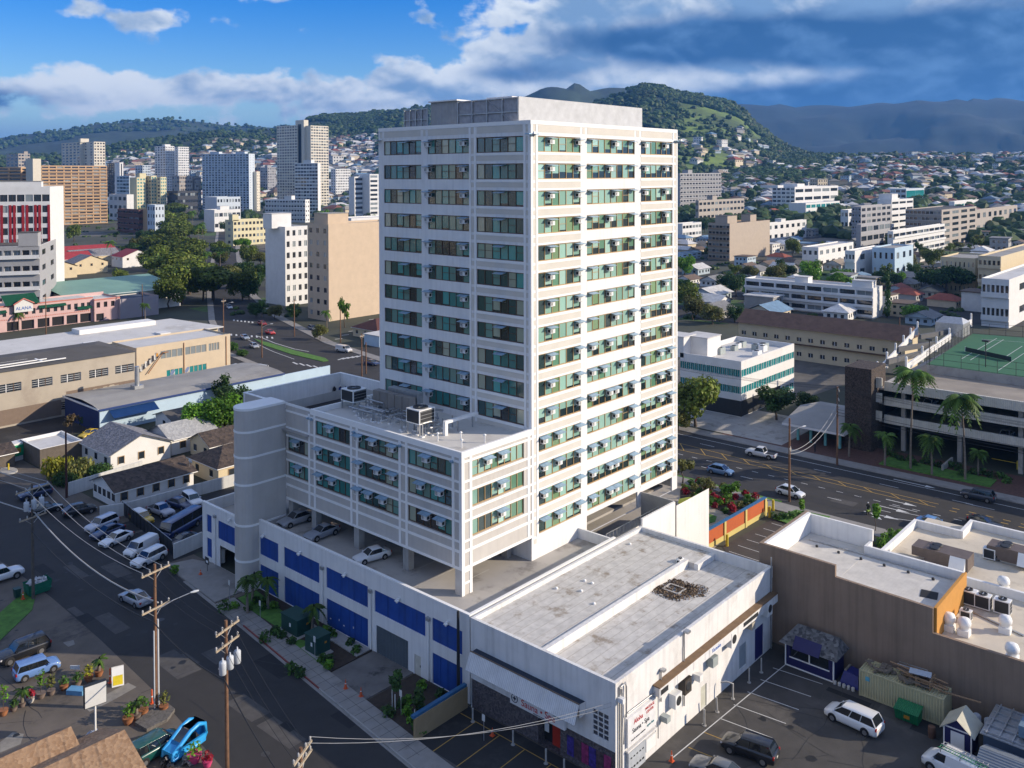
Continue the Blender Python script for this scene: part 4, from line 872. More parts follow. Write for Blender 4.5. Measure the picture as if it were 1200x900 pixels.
def palm_kit(h, seed, nf=15, fl=2.6):
    k = ('palm', h, seed, nf)
    if k in TREES: return TREES[k]
    rd = random.Random(seed); t = MB([palmb]); bend = rd.uniform(.02, .07)*h; pts = [(bend*(i/6)**2, 0, h*i/6) for i in range(7)]; t.tube(pts, [.2-.018*i for i in range(7)], palmb, 8); t.lathe([(.2, h-.6), (.13, h-.1), (.05, h+.25)], (bend, 0, 0), LEAF['palm'], 7)
    f = MB([LEAF['palm']])
    for i in range(nf):
        a = 6.283*i/nf+rd.uniform(-.2, .2); e = rd.uniform(-.35, 1.0); L = fl*rd.uniform(.8, 1.1); d = Vector((math.cos(a), math.sin(a), 0)); up = Vector((0, 0, 1)); sd_ = d.cross(up); tn = rd.uniform(.6, 1.5); prev = None
        for j in range(12):
            s = (j+1)/12; c = Vector((bend, 0, h))+d*L*s*(1-.12*s)+up*(L*(e*s*.75-1.0*s*s*(.75+.3*(1-e)))); 
            if prev is not None:
                ww = .55*math.sin(math.pi*min(1, s*.9+.08))*(fl/2.6)
                for sg in (1, -1):
                    q = sd_*sg; tt = tn*rd.uniform(.8, 1.2); tip = c+q*ww+d*.22-up*ww*.55
                    f.face([prev, c, tip, prev*.4+c*.6+q*ww*.9-up*ww*.6], None, (tt, tt, tt*.8))
            prev = c
    TREES[k] = [('trunk', t.mesh('trunk'), (0, 0, 0), (0, 0, 0), []), ('fronds', f.mesh('fronds'), (0, 0, 0), (0, 0, 0), [])]; return TREES[k]
def palm(px, py, h, label, seed=0, z=0.0, nf=15, fl=2.6, group=None, at=None):
    p = Vector(at) if at else G(px, py, z); return inst(palm_kit(h, seed, nf, fl), 'palm_tree', label, 'palm tree', (p.x, p.y, z if not at else p.z), rnd.uniform(0, 6.28), group)
def plant_kit(kind, seed, r=.5, h=.7, n=60, size=.16):
    k = ('plant', kind, seed, r, h)
    if k in TREES: return TREES[k]
    b = leafball([(0, 0, h*.6, r), (r*.3, 0, h, r*.6), (-r*.3, r*.2, h*.8, r*.6)], n, size, seed, 1.0); b.mats = [LEAF[kind]]; b.m = [0]*len(b.f)
    s = MB([barkm]); s.tube([(0, 0, 0), (.02, 0, h*.9)], .03, barkm, 5)
    TREES[k] = [('leaves', b.mesh('leaves'), (0, 0, 0), (0, 0, 0), []), ('stem', s.mesh('stem'), (0, 0, 0), (0, 0, 0), [])]; return TREES[k]

# ------------------------------------------------------------------ simple people
skin = mat('skin', (.35, .2, .13), .6, .05)
def person(loc, rz, label, shirt, trousers, arm=0.3, group=None, hair=(.02, .015, .01)):
    t = thing('person', label, 'person', loc, group, rz)
    me = bpy.data.meshes.new('body'); J = [(0, 0, .95, .15), (0, 0, 1.2, .16), (0, 0, 1.42, .15), (0, 0, 1.52, .06), (0.02, 0, 1.64, .10), (.02, 0, 1.75, .075),
         (0, .1, .9, .10), (.04, .11, .5, .07), (0, .12, .08, .05), (.16, .13, .03, .045), (0, -.1, .9, .10), (-.03, -.11, .5, .07), (-.05, -.12, .08, .05), (.11, -.13, .03, .045),
         (0, .19, 1.42, .06), (.02, .25, 1.15, .048), (.12+arm*.5, .24, .98, .038), (.18+arm*.6, .23, .95, .035), (0, -.19, 1.42, .06), (.0, -.25, 1.15, .048), (.12, -.24, .93, .038), (.16, -.24, .88, .035)]
    E_ = [(0, 1), (1, 2), (2, 3), (3, 4), (4, 5), (0, 6), (6, 7), (7, 8), (8, 9), (0, 10), (10, 11), (11, 12), (12, 13), (2, 14), (14, 15), (15, 16), (16, 17), (2, 18), (18, 19), (19, 20), (20, 21)]
    me.from_pydata([j[:3] for j in J], E_, []); o = link('body', me, t); o.data.materials.append(trousers)
    sk = o.modifiers.new('skin', 'SKIN'); 
    for i, j in enumerate(J): me.skin_vertices[0].data[i].radius = (j[3], j[3])
    me.skin_vertices[0].data[0].use_root = True
    o.modifiers.new('sub', 'SUBSURF').levels = 1
    s = MB([shirt]); s.lathe([(.165, .93), (.19, 1.2), (.2, 1.38), (.1, 1.5)], (0, 0, 0), shirt, 10); s.xform(Matrix.Scale(.78, 4, (1, 0, 0)))
    for sg in (1, -1): s.tube([(0, .17*sg, 1.43), (.02, .255*sg, 1.15)], .075, shirt, 7, .06)
    obj('shirt', s, t, (0, 0, 0)); h = MB([mat('dark_hair', hair, .7, .1)]); h.lathe([(.1, 1.66), (.115, 1.72), (.08, 1.79), (.02, 1.81)], (.0, 0, 0), None, 10); h.lathe([(.02, 1.56), (.08, 1.60), (.095, 1.66)], (.025, 0, 0), skin, 10); obj('head', h, t, (0, 0, 0)); return t
# ------------------------------------------------------------------ white shop building before the tower
def text(parent, s, loc, size, rot, m, name='lettering', ext=.01, ax='CENTER'):
    cu = bpy.data.curves.new(name, 'FONT'); cu.body = s; cu.size = size; cu.extrude = ext; cu.align_x = ax; cu.align_y = 'CENTER'; cu.materials.append(m)
    o = bpy.data.objects.new(name, cu); C.objects.link(o); dg = bpy.context.evaluated_depsgraph_get(); me = bpy.data.meshes.new_from_object(o.evaluated_get(dg)); bpy.data.objects.remove(o)
    me.materials.clear(); me.materials.append(m); q = link(name, me, parent, Vector(loc)-Vector(parent['_o'])); q.rotation_euler = rot; return q
FACE_L = (math.pi/2, 0, -math.pi/2); FACE_R = (math.pi/2, 0, 0)        # on a wall facing -X, on a wall facing -Y
redt = mat('red_lettering', (.5, .02, .02), .5, 0); blkt = mat('black_lettering', (.02, .02, .03), .5, 0); tealt = mat('teal_lettering', (.02, .2, .22), .5, 0); bluet = mat('blue_lettering', (.02, .12, .45), .5, 0)
shopw = mat('shop_white', (.72, .71, .69), .85, .07, .5, bump=.08, streak=.18, stain=(.42, .38, .33), sscale=.18, samt=.35)
shoproof = mat('weathered_roof_coating', (.54, .52, .485), .85, .16, 1.1, bump=.4, bscale=9, stain=(.22, .17, .115), sscale=.5, samt=.8)
stone = voro('dark_stone_veneer', (.06, .05, .055), (.14, .12, .12), 6, bump=.8)
SH = thing('shop_building', 'white flat roofed shop building with corrugated awning and stained grey roof', 'building', (-15.4, -13, 0))
X0, X1, Y0, Y1, ZT = -15.5, 14.1, -22.0, -5.35, 8.6
mb = MB()
wall(mb, (X0, Y1, 2.9), (0, -1, 0), Y1-Y0, ZT-2.9, [(14.3, 16.0, .55, 2.85)], shopw, .2)
wall(mb, (X0+.15, Y1, 0), (0, -1, 0), Y1-Y0, 2.9, [(8.2, 10.7, .0, 2.4)], stone, .9, darkin)
wall(mb, (X0, Y0, 0), (1, 0, 0), X1-X0, ZT, [(14.2, 15.3, .02, 2.2), (22.0, 23.6, .6, 3.0), (25.5, 27.5, .02, 3.4)], shopw, .15)
mb.face([(X1, Y0, 0), (X1, Y1, 0), (X1, Y1, ZT), (X1, Y0, ZT)], shopw); mb.face([(X1, Y1, 0), (X0, Y1, 0), (X0, Y1, ZT), (X1, Y1, ZT)], shopw)
mb.box(X0+.002, X0+.15, Y0+.002, Y1, 2.88, 2.9, shopw)
obj('wall', mb, SH)
rf = MB([shoproof]); yr = -13.9
rf.box(X0+.3, X1-.3, yr+.25, Y1-.3, ZT-.75, ZT-.35, shoproof); rf.box(X0+.3, X1-.3, Y0+.3, yr-.2, ZT-1.3, ZT-1.0, shoproof)
for k in range(8): rf.box(X0+.3, X1-.31, yr+.9+k*1.05, yr+.94+k*1.05, ZT-.35, ZT-.343, mat('roof_seam', (.36, .33, .29), .85, .3, 2)); rf.box(X0+.3, X1-.31, Y0+.9+k*.95, Y0+.94+k*.95, ZT-1.0, ZT-.993, MATS['roof_seam'])
obj('roof', rf, SH)
pw = MB()
for a in ((X0-.02, X0+.3, Y0-.02, Y1), (X1-.3, X1+.02, Y0-.02, Y1), (X0+.302, X1-.302, Y0-.02, Y0+.3), (X0+.302, X1-.302, Y1-.3, Y1+.02)): pw.box(*a, ZT-1.1, ZT+.12, shopw)
pw.box(X0+.3, X1-4, yr-.2, yr+.25, ZT-1.1, ZT-.1, shopw); pw.box(X1-4, X1-.3, yr-1.4, yr-.9, ZT-1.1, ZT-.35, shopw); pw.box(X1-4.01, X1-.3, yr-.9, yr+.25, ZT-1.3, ZT-.34, shoproof)
obj('parapet', pw, SH)
aw = MB(); corr = ribs('corrugated_sheet', (.74, .74, .73), .5, 'Y', 2.4, .5, .85); ya, yb_ = -18.9, -6.1
zt_, zb_ = 6.1, 4.6
xt = X0-.85; aw.face([(X0-1.55, ya, zb_), (xt, ya, zt_), (xt, yb_, zt_), (X0-1.55, yb_, zb_)][::-1], corr); aw.face([(X0-1.52, ya, zb_-.04), (xt+.03, ya, zt_-.04), (xt+.03, yb_, zt_-.04), (X0-1.52, yb_, zb_-.04)], dark)
aw.face([(xt, ya, zt_-.15), (X0-.01, ya, zt_-.1), (X0-.01, yb_, zt_-.1), (xt, yb_, zt_-.15)], mat('black_gutter', (.02, .03, .05), .7, .2, 2))
aw.face([(xt, ya, zb_+.3), (X0-.01, ya, zb_+.3), (X0-.01, ya, zt_-.1), (xt, ya, zt_)], shopw)
for k in range(64): y = ya+(yb_-ya)*(k+.5)/64; aw.faces([(X0-1.565, y-.02, zb_), (xt-.015, y-.02, zt_), (xt-.015, y+.02, zt_), (X0-1.565, y+.02, zb_)], [(3, 2, 1, 0)], mat('awning_rib', (.50, .50, .50), .5))
aw.box(xt-.06, xt+.02, ya, yb_, zt_-.02, zt_+.06, mat('brown_flashing', (.2, .13, .08), .6)); obj('awning', aw, SH)
sg = MB([mat('sign_white', (.72, .71, .7), .5, .05, 2)]); sg.box(X0-.32, X0-.05, -16.9, -10.6, 2.75, 3.95); so_ = obj('shop_sign', sg, SH)
so_['_o'] = SH['_o']
text(so_, 'Sauna \u2022 Spa', (X0-.335, -13.9, 3.28), .85, FACE_L, redt); text(so_, 'ALOHA', (X0-.335, -12.7, 3.72), .26, FACE_L, redt); text(so_, 'MASSAGE', (X0-.335, -16.0, 3.62), .18, FACE_L, tealt); text(so_, 'relaxation & steam room', (X0-.335, -14.2, 2.87), .17, FACE_L, blkt)
for o in so_.children: pass
lg = MB([blkt]); lg.tube([(.36*math.cos(k*.35), .36*math.sin(k*.35), .01) for k in range(19)], .035, blkt, 5); lg.box(-.05, .05, -.2, .2, 0, .03, blkt); lg.box(-.2, .2, -.04, .04, 0, .025, blkt)
lo = link('emblem', lg.mesh('emblem'), so_, Vector((X0-.325, -11.15, 3.35))-Vector(SH['_o'])); lo.rotation_euler = (0, -math.pi/2, 0)
d = MB(); d.box(X0+.9, X0+1.0, -15.9, -14.6, 0, 2.3, mat('red_door', (.42, .03, .015), .5)); obj('red_door', d, SH)
p_ = MB(); p_.box(X0+.86, X0+.9, -14.2, -13.7, .9, 1.7, metalw); obj('notice', p_, SH)
gw = MB([glass('block_window', (.05, .06, .08), .2)]); gw.box(X0+.12, X0+.2, -21.35, -19.65, 3.45, 5.75); w_ = obj('window', gw, SH); gb = MB([shopw])
for k in range(4): gb.box(X0+.02, X0+.12, -21.35+k*.555, -21.35+k*.555+.07, 3.45, 5.75)
for k in range(6): gb.box(X0+.03, X0+.115, -21.35, -19.65, 3.45+k*.45, 3.45+k*.45+.07)
gb['x'] if False else None
w_['_o'] = SH['_o']; obj('window_frame', gb, w_)
po = MB(); rnd.seed(3)
for k in range(6):
    y = -17.2-k*.78; po.box(X0+.10, X0+.14, y-.36, y+.36, .5, 2.2, mat('poster_%d' % (k % 3), [(.05, .03, .2), (.08, .05, .06), (.25, .03, .12)][k % 3], .5, .6, 3))
obj('poster_panel', po, SH)
# sunny side: canopy strip, boards, ducts and condensers
cn = MB(); cn.box(-9.8, 13.9, Y0-.75, Y0-.02, 6.05, 6.17, mat('rusty_canopy', (.17, .105, .055), .8, .2)); cn.box(-9.8, 13.9, Y0-.72, Y0-.66, 5.2, 6.05, shopw)
for k in range(9): x = -9.7+k*2.9; cn.box(x, x+.06, Y0-.74, Y0-.02, 5.2, 6.05, shopw)
cn.box(-9.6, -8.4, Y0-.75, Y0-.73, 5.4, 5.85, dark); cn.box(-1.8, 1.8, Y0-.74, Y0-.725, 5.3, 5.95, mat('board_white', (.7, .7, .7), .5)); cn.box(6.0, 9.2, Y0-.75, Y0-.73, 5.45, 5.85, dark)
co = obj('canopy', cn, SH); co['_o'] = SH['_o']; text(co, 'Karaoke', (.4, Y0-.75, 5.62), .5, FACE_R, bluet)
s2 = MB(); s2.box(-14.0, -9.6, Y0-.22, Y0-.02, 2.6, 5.1, MATS['board_white']); s2o = obj('wall_sign', s2, SH); s2o['_o'] = SH['_o']
text(s2o, 'Aloha', (-12.4, Y0-.235, 4.45), .6, FACE_R, redt); text(s2o, 'MASSAGE', (-10.6, Y0-.235, 4.75), .34, FACE_R, redt); text(s2o, 'CENTER', (-10.6, Y0-.235, 4.4), .32, FACE_R, redt)
text(s2o, 'Sauna \u2022 Spa', (-12.0, Y0-.235, 3.75), .58, FACE_R, blkt); text(s2o, 'open late', (-10.5, Y0-.235, 3.2), .3, FACE_R, tealt); text(s2o, 'men & women welcome', (-12.4, Y0-.235, 3.05), .22, FACE_R, blkt)
s3 = MB([mat('panel_grey', (.4, .43, .46), .5)]); s3.box(-14.0, -11.4, Y0-.3, Y0-.02, .3, 2.2); s3.box(-11.2, -9.7, Y0-.26, Y0-.02, .9, 2.0, metalw); s3.box(-14.1, -9.6, Y0-.3, Y0-.02, 2.25, 2.4, shopw)
for k in range(5): s3.box(-13.7+k*.45, -13.45+k*.45, Y0-.33, Y0-.3, .7, .85, dark); s3.box(-13.7+k*.45, -13.5+k*.45, Y0-.33, Y0-.3, 1.6, 1.7, dark)
obj('meter_cabinet', s3, SH)
cd_ = MB()
for x, z0, z1 in ((-15.1, .0, 8.3), (-14.75, .0, 8.0), (-8.6, 4.2, 7.0), (-4.6, 2.0, 8.9), (13.6, .0, 9.9)): cd_.tube([(x, Y0-.12, z0), (x, Y0-.12, z1)], .07, steel, 6)
cd_.tube([(-14.5, Y0-.14, 3.2), (-14.3, Y0-.14, 5.4), (-13.8, Y0-.14, 5.55), (13.4, Y0-.14, 4.85)], .06, steel, 6); cd_.tube([(-9.2, Y0-.2, 1.2), (-9.2, Y0-.2, 4.9), (-8.6, Y0-.2, 5.1), (13.4, Y0-.2, 4.65)], .05, steel, 6)
cd_.tube([(-15.0, Y0-.2, 8.3), (-14.4, Y0-.25, 8.45), (-14.2, Y0-.2, 8.0), (-14.2, Y0-.2, 5.4)], .07, steel, 6); cd_.box(-8.75, -8.3, Y0-.5, Y0-.1, 6.95, 7.15, steel); cd_.box(-4.75, -4.2, Y0-.6, Y0-.1, 8.85, 9.05, steel)
cd_.box(-15.3, -14.9, Y0-.6, Y0-.05, 7.1, 7.5, metalw); obj('conduit', cd_, SH)
for x, z, w, h, m_ in ((-6.6, 3.0, 1.1, 1.25, metalw), (-4.9, 3.55, 1.15, 1.35, mat('brown_cabinet', (.05, .04, .032), .6)), (-2.5, 3.6, .6, .6, metalw), (0.2, 3.9, 1.0, .9, mat('grey_box', (.33, .37, .36), .6)), (4.0, 4.3, 1.15, 1.5, metalw), (8.2, 4.4, .7, .7, mat('beige_box', (.42, .38, .31), .6)), (12.0, 4.4, 1.1, 1.5, metalw), (-8.3, 2.4, .6, .5, MATS['grey_box'] if 'grey_box' in MATS else metalw)):
    q = MB(); q.box(x-w/2, x+w/2, Y0-.75, Y0-.02, z, z+h, m_)
    if h > 1: q.lathe([(w*.38, 0), (w*.38, .02), (w*.3, .02)], (0, 0, 0), dark, 14); k = 8; q.v[k:] = [(x+a, Y0-.755-c, z+h/2+b) for a, b, c in q.v[k:]]
    obj('condenser', q, SH)
dr = MB(); dr.box(X0+14.2, X0+15.3, Y0+.08, Y0+.14, .02, 2.2, mat('cream_door2', (.5, .5, .42), .6)); obj('door', dr, SH)
dr = MB(); dr.box(X0+25.5, X0+27.5, Y0+.08, Y0+.14, .02, 3.4, mat('blue_door', (.02, .02, .12), .5)); dr.box(X0+22, X0+23.6, Y0+.08, Y0+.14, .6, 3.0, mat('grey_shutter', (.3, .34, .36), .5)); obj('side_door', dr, SH)
# roof bits
q = G(790, 690, ZT-.9); b = MB(); w_ = leafball([(q.x+.9, q.y-.9, ZT-.9, 1.1), (q.x-1.0, q.y+1.0, ZT-.9, 1.0), (q.x+1.4, q.y+.5, ZT-.9, .9), (q.x-1.3, q.y-.6, ZT-.92, .8), (q.x, q.y, ZT-.97, 2.4), (q.x+1.2, q.y-1.6, ZT-.97, 1.6)], 1700, .11, 5, .03); b.faces(w_.v, w_.f, voro('rusty_debris', (.10, .065, .04), (.24, .17, .105), 9))
solo('roof_debris', b, 'rusty brown pile of leaves and litter on grey shop roof', 'debris'); b = MB([mat('skylight_frame', (.45, .42, .38), .6)])
for (sx, sy, w, d_) in ((0, .9, 1.6, .18), (0, -.9, 1.6, .18), (.75, 0, .18, 1.65), (-.75, 0, .18, 1.65)): b.obox((q.x+sx, q.y+sy, ZT-.95), w, d_, .1)
solo('timber_frame', b, 'pale square timber frame lying in rusty litter on shop roof', 'timber_frame')  # loose bars of a timber frame lying in the litter
hvac('rooftop_unit', (*G(797, 664, ZT-.9)[:2], ZT-1.0), .9, .5, .9, 'small white condenser on shop roof by the ridge step', .12)
for n, (px, py) in enumerate(((652, 690), (685, 681), (694, 684), (681, 693), (696, 708), (738, 638))):
    q = G(px, py, ZT-.35); b = MB(); b.lathe([(.16, 0), (.2, .12), (.05, .2)], (q.x, q.y, ZT-.35), metalw, 8); solo('roof_vent', b, 'small white dome vent on the upper half of grey shop roof', 'vent', 'dome vents on the shop roof')
# bollards before both fronts
bol = mat('grey_bollard', (.38, .37, .35), .7, .2)
def bollard(x, y, h, lab, grp, bent=False, lean=0):
    b = MB(); pts = [(x, y, 0), (x+lean, y, h)] if not bent else [(x, y, 0), (x, y, h), (x-.3, y+.5, h+.15), (x-.6, y+1.0, h)]
    b.tube(pts, .085, bol, 8); b.tube([(x, y, 0), (x, y, .06)], .2, bol, 8); solo('bollard', b, lab, 'bollard', grp)
for n, y in enumerate((-7.0, -12.0, -15.8, -17.8, -20.6)):
    b_ = 'white pipe bollard on asphalt before dark stone shop front'; bollard(-17.0-.02*n, y, 1.3, b_, 'bollards before the shop front')
for n, (px, py, l) in enumerate(((800, 838, 0), (827, 851, 0), (855, 841, -.2), (842, 812, 0), (868, 796, 0), (889, 787, 0))): q = G(px, py); bollard(q.x, -23.3-.1*(n % 2), 1.5, 'grey pipe bollard standing along sunny shop wall by parked cars', 'bollards along the shop wall', n == 3, l)

# ------------------------------------------------------------------ brown flat roofed store
brn = mat('brown_stucco', (.27, .195, .14), .95, .12, .25, streak=.22, bump=.15, bscale=30); org = mat('orange_stucco', (.5, .24, .05), .9, .06); creamr = mat('cream_roof', (.60, .53, .42), .85, .1, .4, stain=(.3, .25, .18), sscale=.35, samt=.5); boardr = ribs('board_roof', (.58, .55, .50), .85, 'X', 1.0, .3, .85)
BS = thing('brown_store', 'brown stucco store with pale flat roofs beside the shop car park', 'building', (15, -33, 0)); BX = 15.0
mb = MB()
prof = [(-20.4, 10.5), (-28.45, 10.4), (-28.45, 9.2), (-37.93, 9.0), (-37.93, 6.6), (-70, 6.6)]
pts = [(BX, -20.4, 0)]+[(BX, y, z) for y, z in prof]+[(BX, -70, 0)]; mb.face(pts[::-1] if False else pts, brn)
th = [(BX+.35, y, z) for y, z in prof]
for a, b in zip(prof, prof[1:]): mb.face([(BX, *a), (BX, *b), (BX+.35, *b), (BX+.35, *a)][::-1], brn)
mb.face([(BX+.35, y, z) for y, z in [(-20.4, 6)]+prof+[(-70, 6)]][::-1], white)
mb.box(BX, 27.5, -20.4, -20.05, 0, 10.5, brn); mb.box(BX+.35, 27.2, -20.75, -20.41, 8, 10.49, white)
mb.box(27.2, 27.5, -28.0, -20.41, 0, 10.3, white); mb.box(25.4, 25.75, -38.0, -28.0, 6, 9.0, white); mb.box(25.4, 27.5, -28.0, -27.7, 8, 9.0, white)
mb.box(BX+.36, 25.75, -38.2, -37.9, 0, 8.98, org)
mb.box(29.6, 30, -70, -27.5, 0, 6.8, white); mb.box(30, 43, -28.0, -27.6, 0, 6.8, white); mb.box(43, 43.4, -33.4, -27.6, 0, 6.8, white); mb.box(43.4, 47.5, -33.4, -33.0, 0, 6.8, white); mb.box(47.5, 47.9, -70, -33.0, 0, 6.8, white)
obj('wall', mb, BS)
rf = MB(); rf.box(BX+.36, 27.1, -27.9, -20.8, 7.9, 8.1, boardr); rf.box(BX+.36, 25.3, -37.8, -27.9, 7.85, 8.08, boardr); rf.box(BX+.36, 29.6, -69, -38.25, 5.7, 5.9, creamr); rf.box(25.8, 47.4, -69, -28.05, 5.65, 5.88, creamr); obj('roof', rf, BS)
pz = MB([steel]); pz.tube([(24.9, -21.5, 8.2), (24.9, -37, 8.2)], .07, steel, 6)
for y in (-23, -25.5, -28, -30.5, -33, -35.5): pz.lathe([(.16, 0), (.16, .2), (.08, .25)], (23.6, y, 8.1), dark, 8)
obj('conduit', pz, BS)
bp_ = MB(); bp_.obox((G(1083, 690, 8.1).x-1, -36.2, 8.1), 1.8, 1.6, .02, .2, mat('black_patch', (.012, .012, .014), .8)); obj('tar_patch', bp_, BS)
brnm = mat('brown_unit', (.13, .10, .085), .6, .15)
def big_unit(px, py, L, w, h, lab):
    q = G(px, py, 5.9); t = thing('rooftop_unit', lab, 'air conditioner', (q.x, q.y, 5.9), 'brown rooftop units on the store'); b = MB(); x, y = q.x, q.y
    b.box(x-w/2, x+w/2, y-L/2, y+L/2, 6.2, 6.2+h, brnm); b.box(x-w/2, x+w/2, y+L/2, y+L*.8, 6.6, 6.2+h*.95, brnm); obj('cabinet', b, t)
    for k in range(2): b = MB(); b.lathe([(.55, 6.2+h), (.55, 6.35+h), (.45, 6.35+h)], (x+(-.5+k)*1.1, y+L*.3, 0), dark, 14); obj('fan', b, t)
    b = MB(); b.faces([(x-w/2, y-L*.1, 6.3+h*.9), (x-w/2, y-L*.45, 6.3+h*.9), (x-w/2-.9, y-L*.45, 6.4), (x-w/2-.9, y-L*.1, 6.4), (x-w/2, y-L*.1, 6.3), (x-w/2, y-L*.45, 6.3)], [(0, 1, 2, 3), (0, 3, 4), (1, 5, 2), (3, 2, 5, 4)], metalw); obj('intake_hood', b, t)
    b = MB(); b.box(x-w/2+.2, x+w/2-.2, y-L/2+.2, y+L/2-.2, 5.88, 6.2, steel); obj('kerb_frame', b, t)
big_unit(1112, 663, 4.6, 2.6, 1.5, 'long brown rooftop unit with blue hooded intakes on cream store roof'); big_unit(1192, 660, 3.6, 2.4, 1.5, 'shorter brown rooftop unit at the edge of cream store roof')
for n, (px, py, s) in enumerate(((1160, 655, 1.0), (1135, 708, 1.2), (1152, 713, 1.15), (1175, 719, 1.15), (1132, 727, .8))):
    q = G(px, py, 5.9); hvac('rooftop_unit', (q.x, q.y, 5.9), .9*s, 1.3*s, 1.2*s, ['white cube unit alone behind the long brown unit', 'dark fronted condenser first of a row on cream store roof', 'white condenser in the middle of a row on cream store roof', 'white condenser last of a row on cream store roof', 'slim dark condenser between row and white fans'][n], .12, 1 and metalw)
for n, (px, py) in enumerate(((1112, 738), (1130, 744), (1178, 741), (1176, 694), (1186, 775))):
    q = G(px, py, 5.9); t = thing('exhaust_fan', ['white mushroom fan beside orange wall end', 'white mushroom fan second from orange wall', 'white mushroom fan on boxed kerb by roof pipe', 'white mushroom fan beyond condenser row', 'white mushroom fan cut by brown wall top'][n], 'exhaust fan', (q.x, q.y, 5.9), 'mushroom fans on the store roof')
    b = MB(); b.box(q.x-.5, q.x+.5, q.y-.5, q.y+.5, 5.9, 6.5, metalw); obj('kerb_box', b, t); b = MB(); b.lathe([(.42, 6.5), (.5, 6.8), (.6, 6.9), (.62, 7.2), (.5, 7.5), (.2, 7.6)], (q.x, q.y, 0), metalw, 14); obj('cowl', b, t)
b = MB(); b.tube([G(1135, 715, 6.0), G(1200, 745, 6.0)], .1, steel, 6); solo('roof_pipe', b, 'long grey pipe across cream store roof', 'pipe')

# ------------------------------------------------------------------ car park corner: kiosk, container, bins, sheds
navy = mat('navy_board', (.012, .012, .085), .6, .1); shing = voro('grey_shingle', (.05, .05, .055), (.2, .2, .2), 3.2); wtrim = MATS['white_trim']
K = thing('kiosk', 'small navy kiosk with white trim and scaly grey roof by brown wall', 'kiosk', (13, -27, 0))
kx0, kx1, ky0, ky1 = 11.7, 14.4, -29.6, -24.6; b = MB()
wall(b, (kx0, ky1, 0), (0, -1, 0), ky1-ky0, 2.5, [(.5, ky1-ky0-.5, 1.05, 2.15)], navy, .15); b.face([(kx0, ky0, 0), (kx1, ky0, 0), (kx1, ky0, 2.5), (kx0, ky0, 2.5)], navy); b.face([(kx1, ky1, 0), (kx0, ky1, 0), (kx0, ky1, 2.5), (kx1, ky1, 2.5)], navy); obj('wall', b, K)
b = MB(); b.box(kx0+.1, kx0+.14, ky0+.5, ky1-.5, 1.05, 2.15, carg); w2 = obj('window', b, K); b = MB(); b.box(kx0-.04, kx0-.003, ky0+.4, ky1-.4, .93, 1.05, wtrim); b.box(kx0-.03, kx0+.06, (ky0+ky1)/2-.05, (ky0+ky1)/2+.05, 1.05, 2.15, wtrim); w2['_o'] = K['_o']; obj('window_frame', b, w2)
b = MB()
for y in (ky0, ky1): b.box(kx0-.06, kx0+.06, y-.06, y+.06, 0, 2.5, wtrim)
b.box(kx0-.06, kx0-.004, ky0+.07, ky1-.07, .0, .12, wtrim); obj('corner_trim', b, K)
b = MB(); b.faces([(kx0-.6, ky0-.5, 2.45), (kx0-.6, ky1+.5, 2.45), (kx1-.3, ky1-.3, 3.5), (kx1-.3, ky0+.3, 3.5), (kx1+.3, ky0-.5, 2.45), (kx1+.3, ky1+.5, 2.45)], [(0, 3, 2, 1), (0, 4, 3), (1, 2, 5), (4, 5, 2, 3), (0, 1, 5, 4)], shing); obj('roof', b, K)
b = MB(); b.faces([(kx0-.75, -28.4, 2.35), (kx0-.75, -25.6, 2.35), (kx0+.1, -25.6, 3.35), (kx0+.1, -28.4, 3.35)], [(0, 3, 2, 1)], navy); b.faces([(kx0-.76, -28.4, 2.3), (kx0-.76, -25.6, 2.3), (kx0+.09, -25.6, 3.3), (kx0+.09, -28.4, 3.3)], [(0, 1, 2, 3)], navy); obj('awning', b, K)
tarp = mat('blue_tarp', (.015, .02, .16), .45, .2, 2); b = MB(); 
b.faces([(11.9, -32.0, 0), (11.9, -30.1, 0), (14.2, -30.1, 0), (14.2, -32, 0), (12.3, -31.8, 1.15), (12.4, -30.4, 1.3), (13.9, -30.4, 1.2), (13.9, -31.8, 1.0)], [(0, 4, 5, 1), (1, 5, 6, 2), (2, 6, 7, 3), (3, 7, 4, 0), (4, 7, 6, 5)], tarp); b.box(12.4, 13.8, -30.6, -30.4, 1.2, 1.35, mat('stone_slab', (.25, .22, .17), .8)); solo('tarpaulin', b, 'blue tarpaulin draped over goods between kiosk and container', 'tarpaulin')
for k in range(5):
    b = MB(); b.lathe([(.16, 0), (.17, .3), (.13, .34)], (11.55, -29.8-k*.45, 0), mat('dusty_white', (.5, .48, .44), .7), 8); solo('bucket', b, 'white bucket standing in row before the blue tarpaulin', 'bucket', 'buckets by the tarpaulin')
ctm = ribs('container_steel', (.50, .46, .27), .55, 'Y', 1.25, 1.0, .75, var=.1)
ct = thing('shipping_container', 'cream shipping container with junk on top along brown wall', 'container', (11.3, -36, 0))
cx0, cx1, cy0, cy1 = 11.2, 13.7, -40.0, -32.3; b = MB(); b.box(cx0+.06, cx1-.06, cy0+.06, cy1-.06, .15, 2.55, ctm); obj('shell', b, ct)
b = MB()
for x in (cx0, cx1-.14):
    for y in (cy0, cy1-.14): b.box(x, x+.14, y, y+.14, 0, 2.6, mat('container_frame', (.46, .42, .25), .6, .1))
    for z in (.05, 2.46): b.box(x+.01, x+.12, cy0+.14, cy1-.14, z, z+.13, MATS['container_frame'])
for y in (cy0, cy1-.14):
    for z in (.05, 2.46): b.box(cx0+.14, cx1-.14, y+.01, y+.12, z, z+.13, MATS['container_frame'])
obj('frame', b, ct); b = MB(); b.box(cx0+.01, cx0+.035, -33.3, -32.9, 1.7, 2.1, mat('blue_sticker', (.1, .35, .45), .5)); obj('sticker', b, ct)
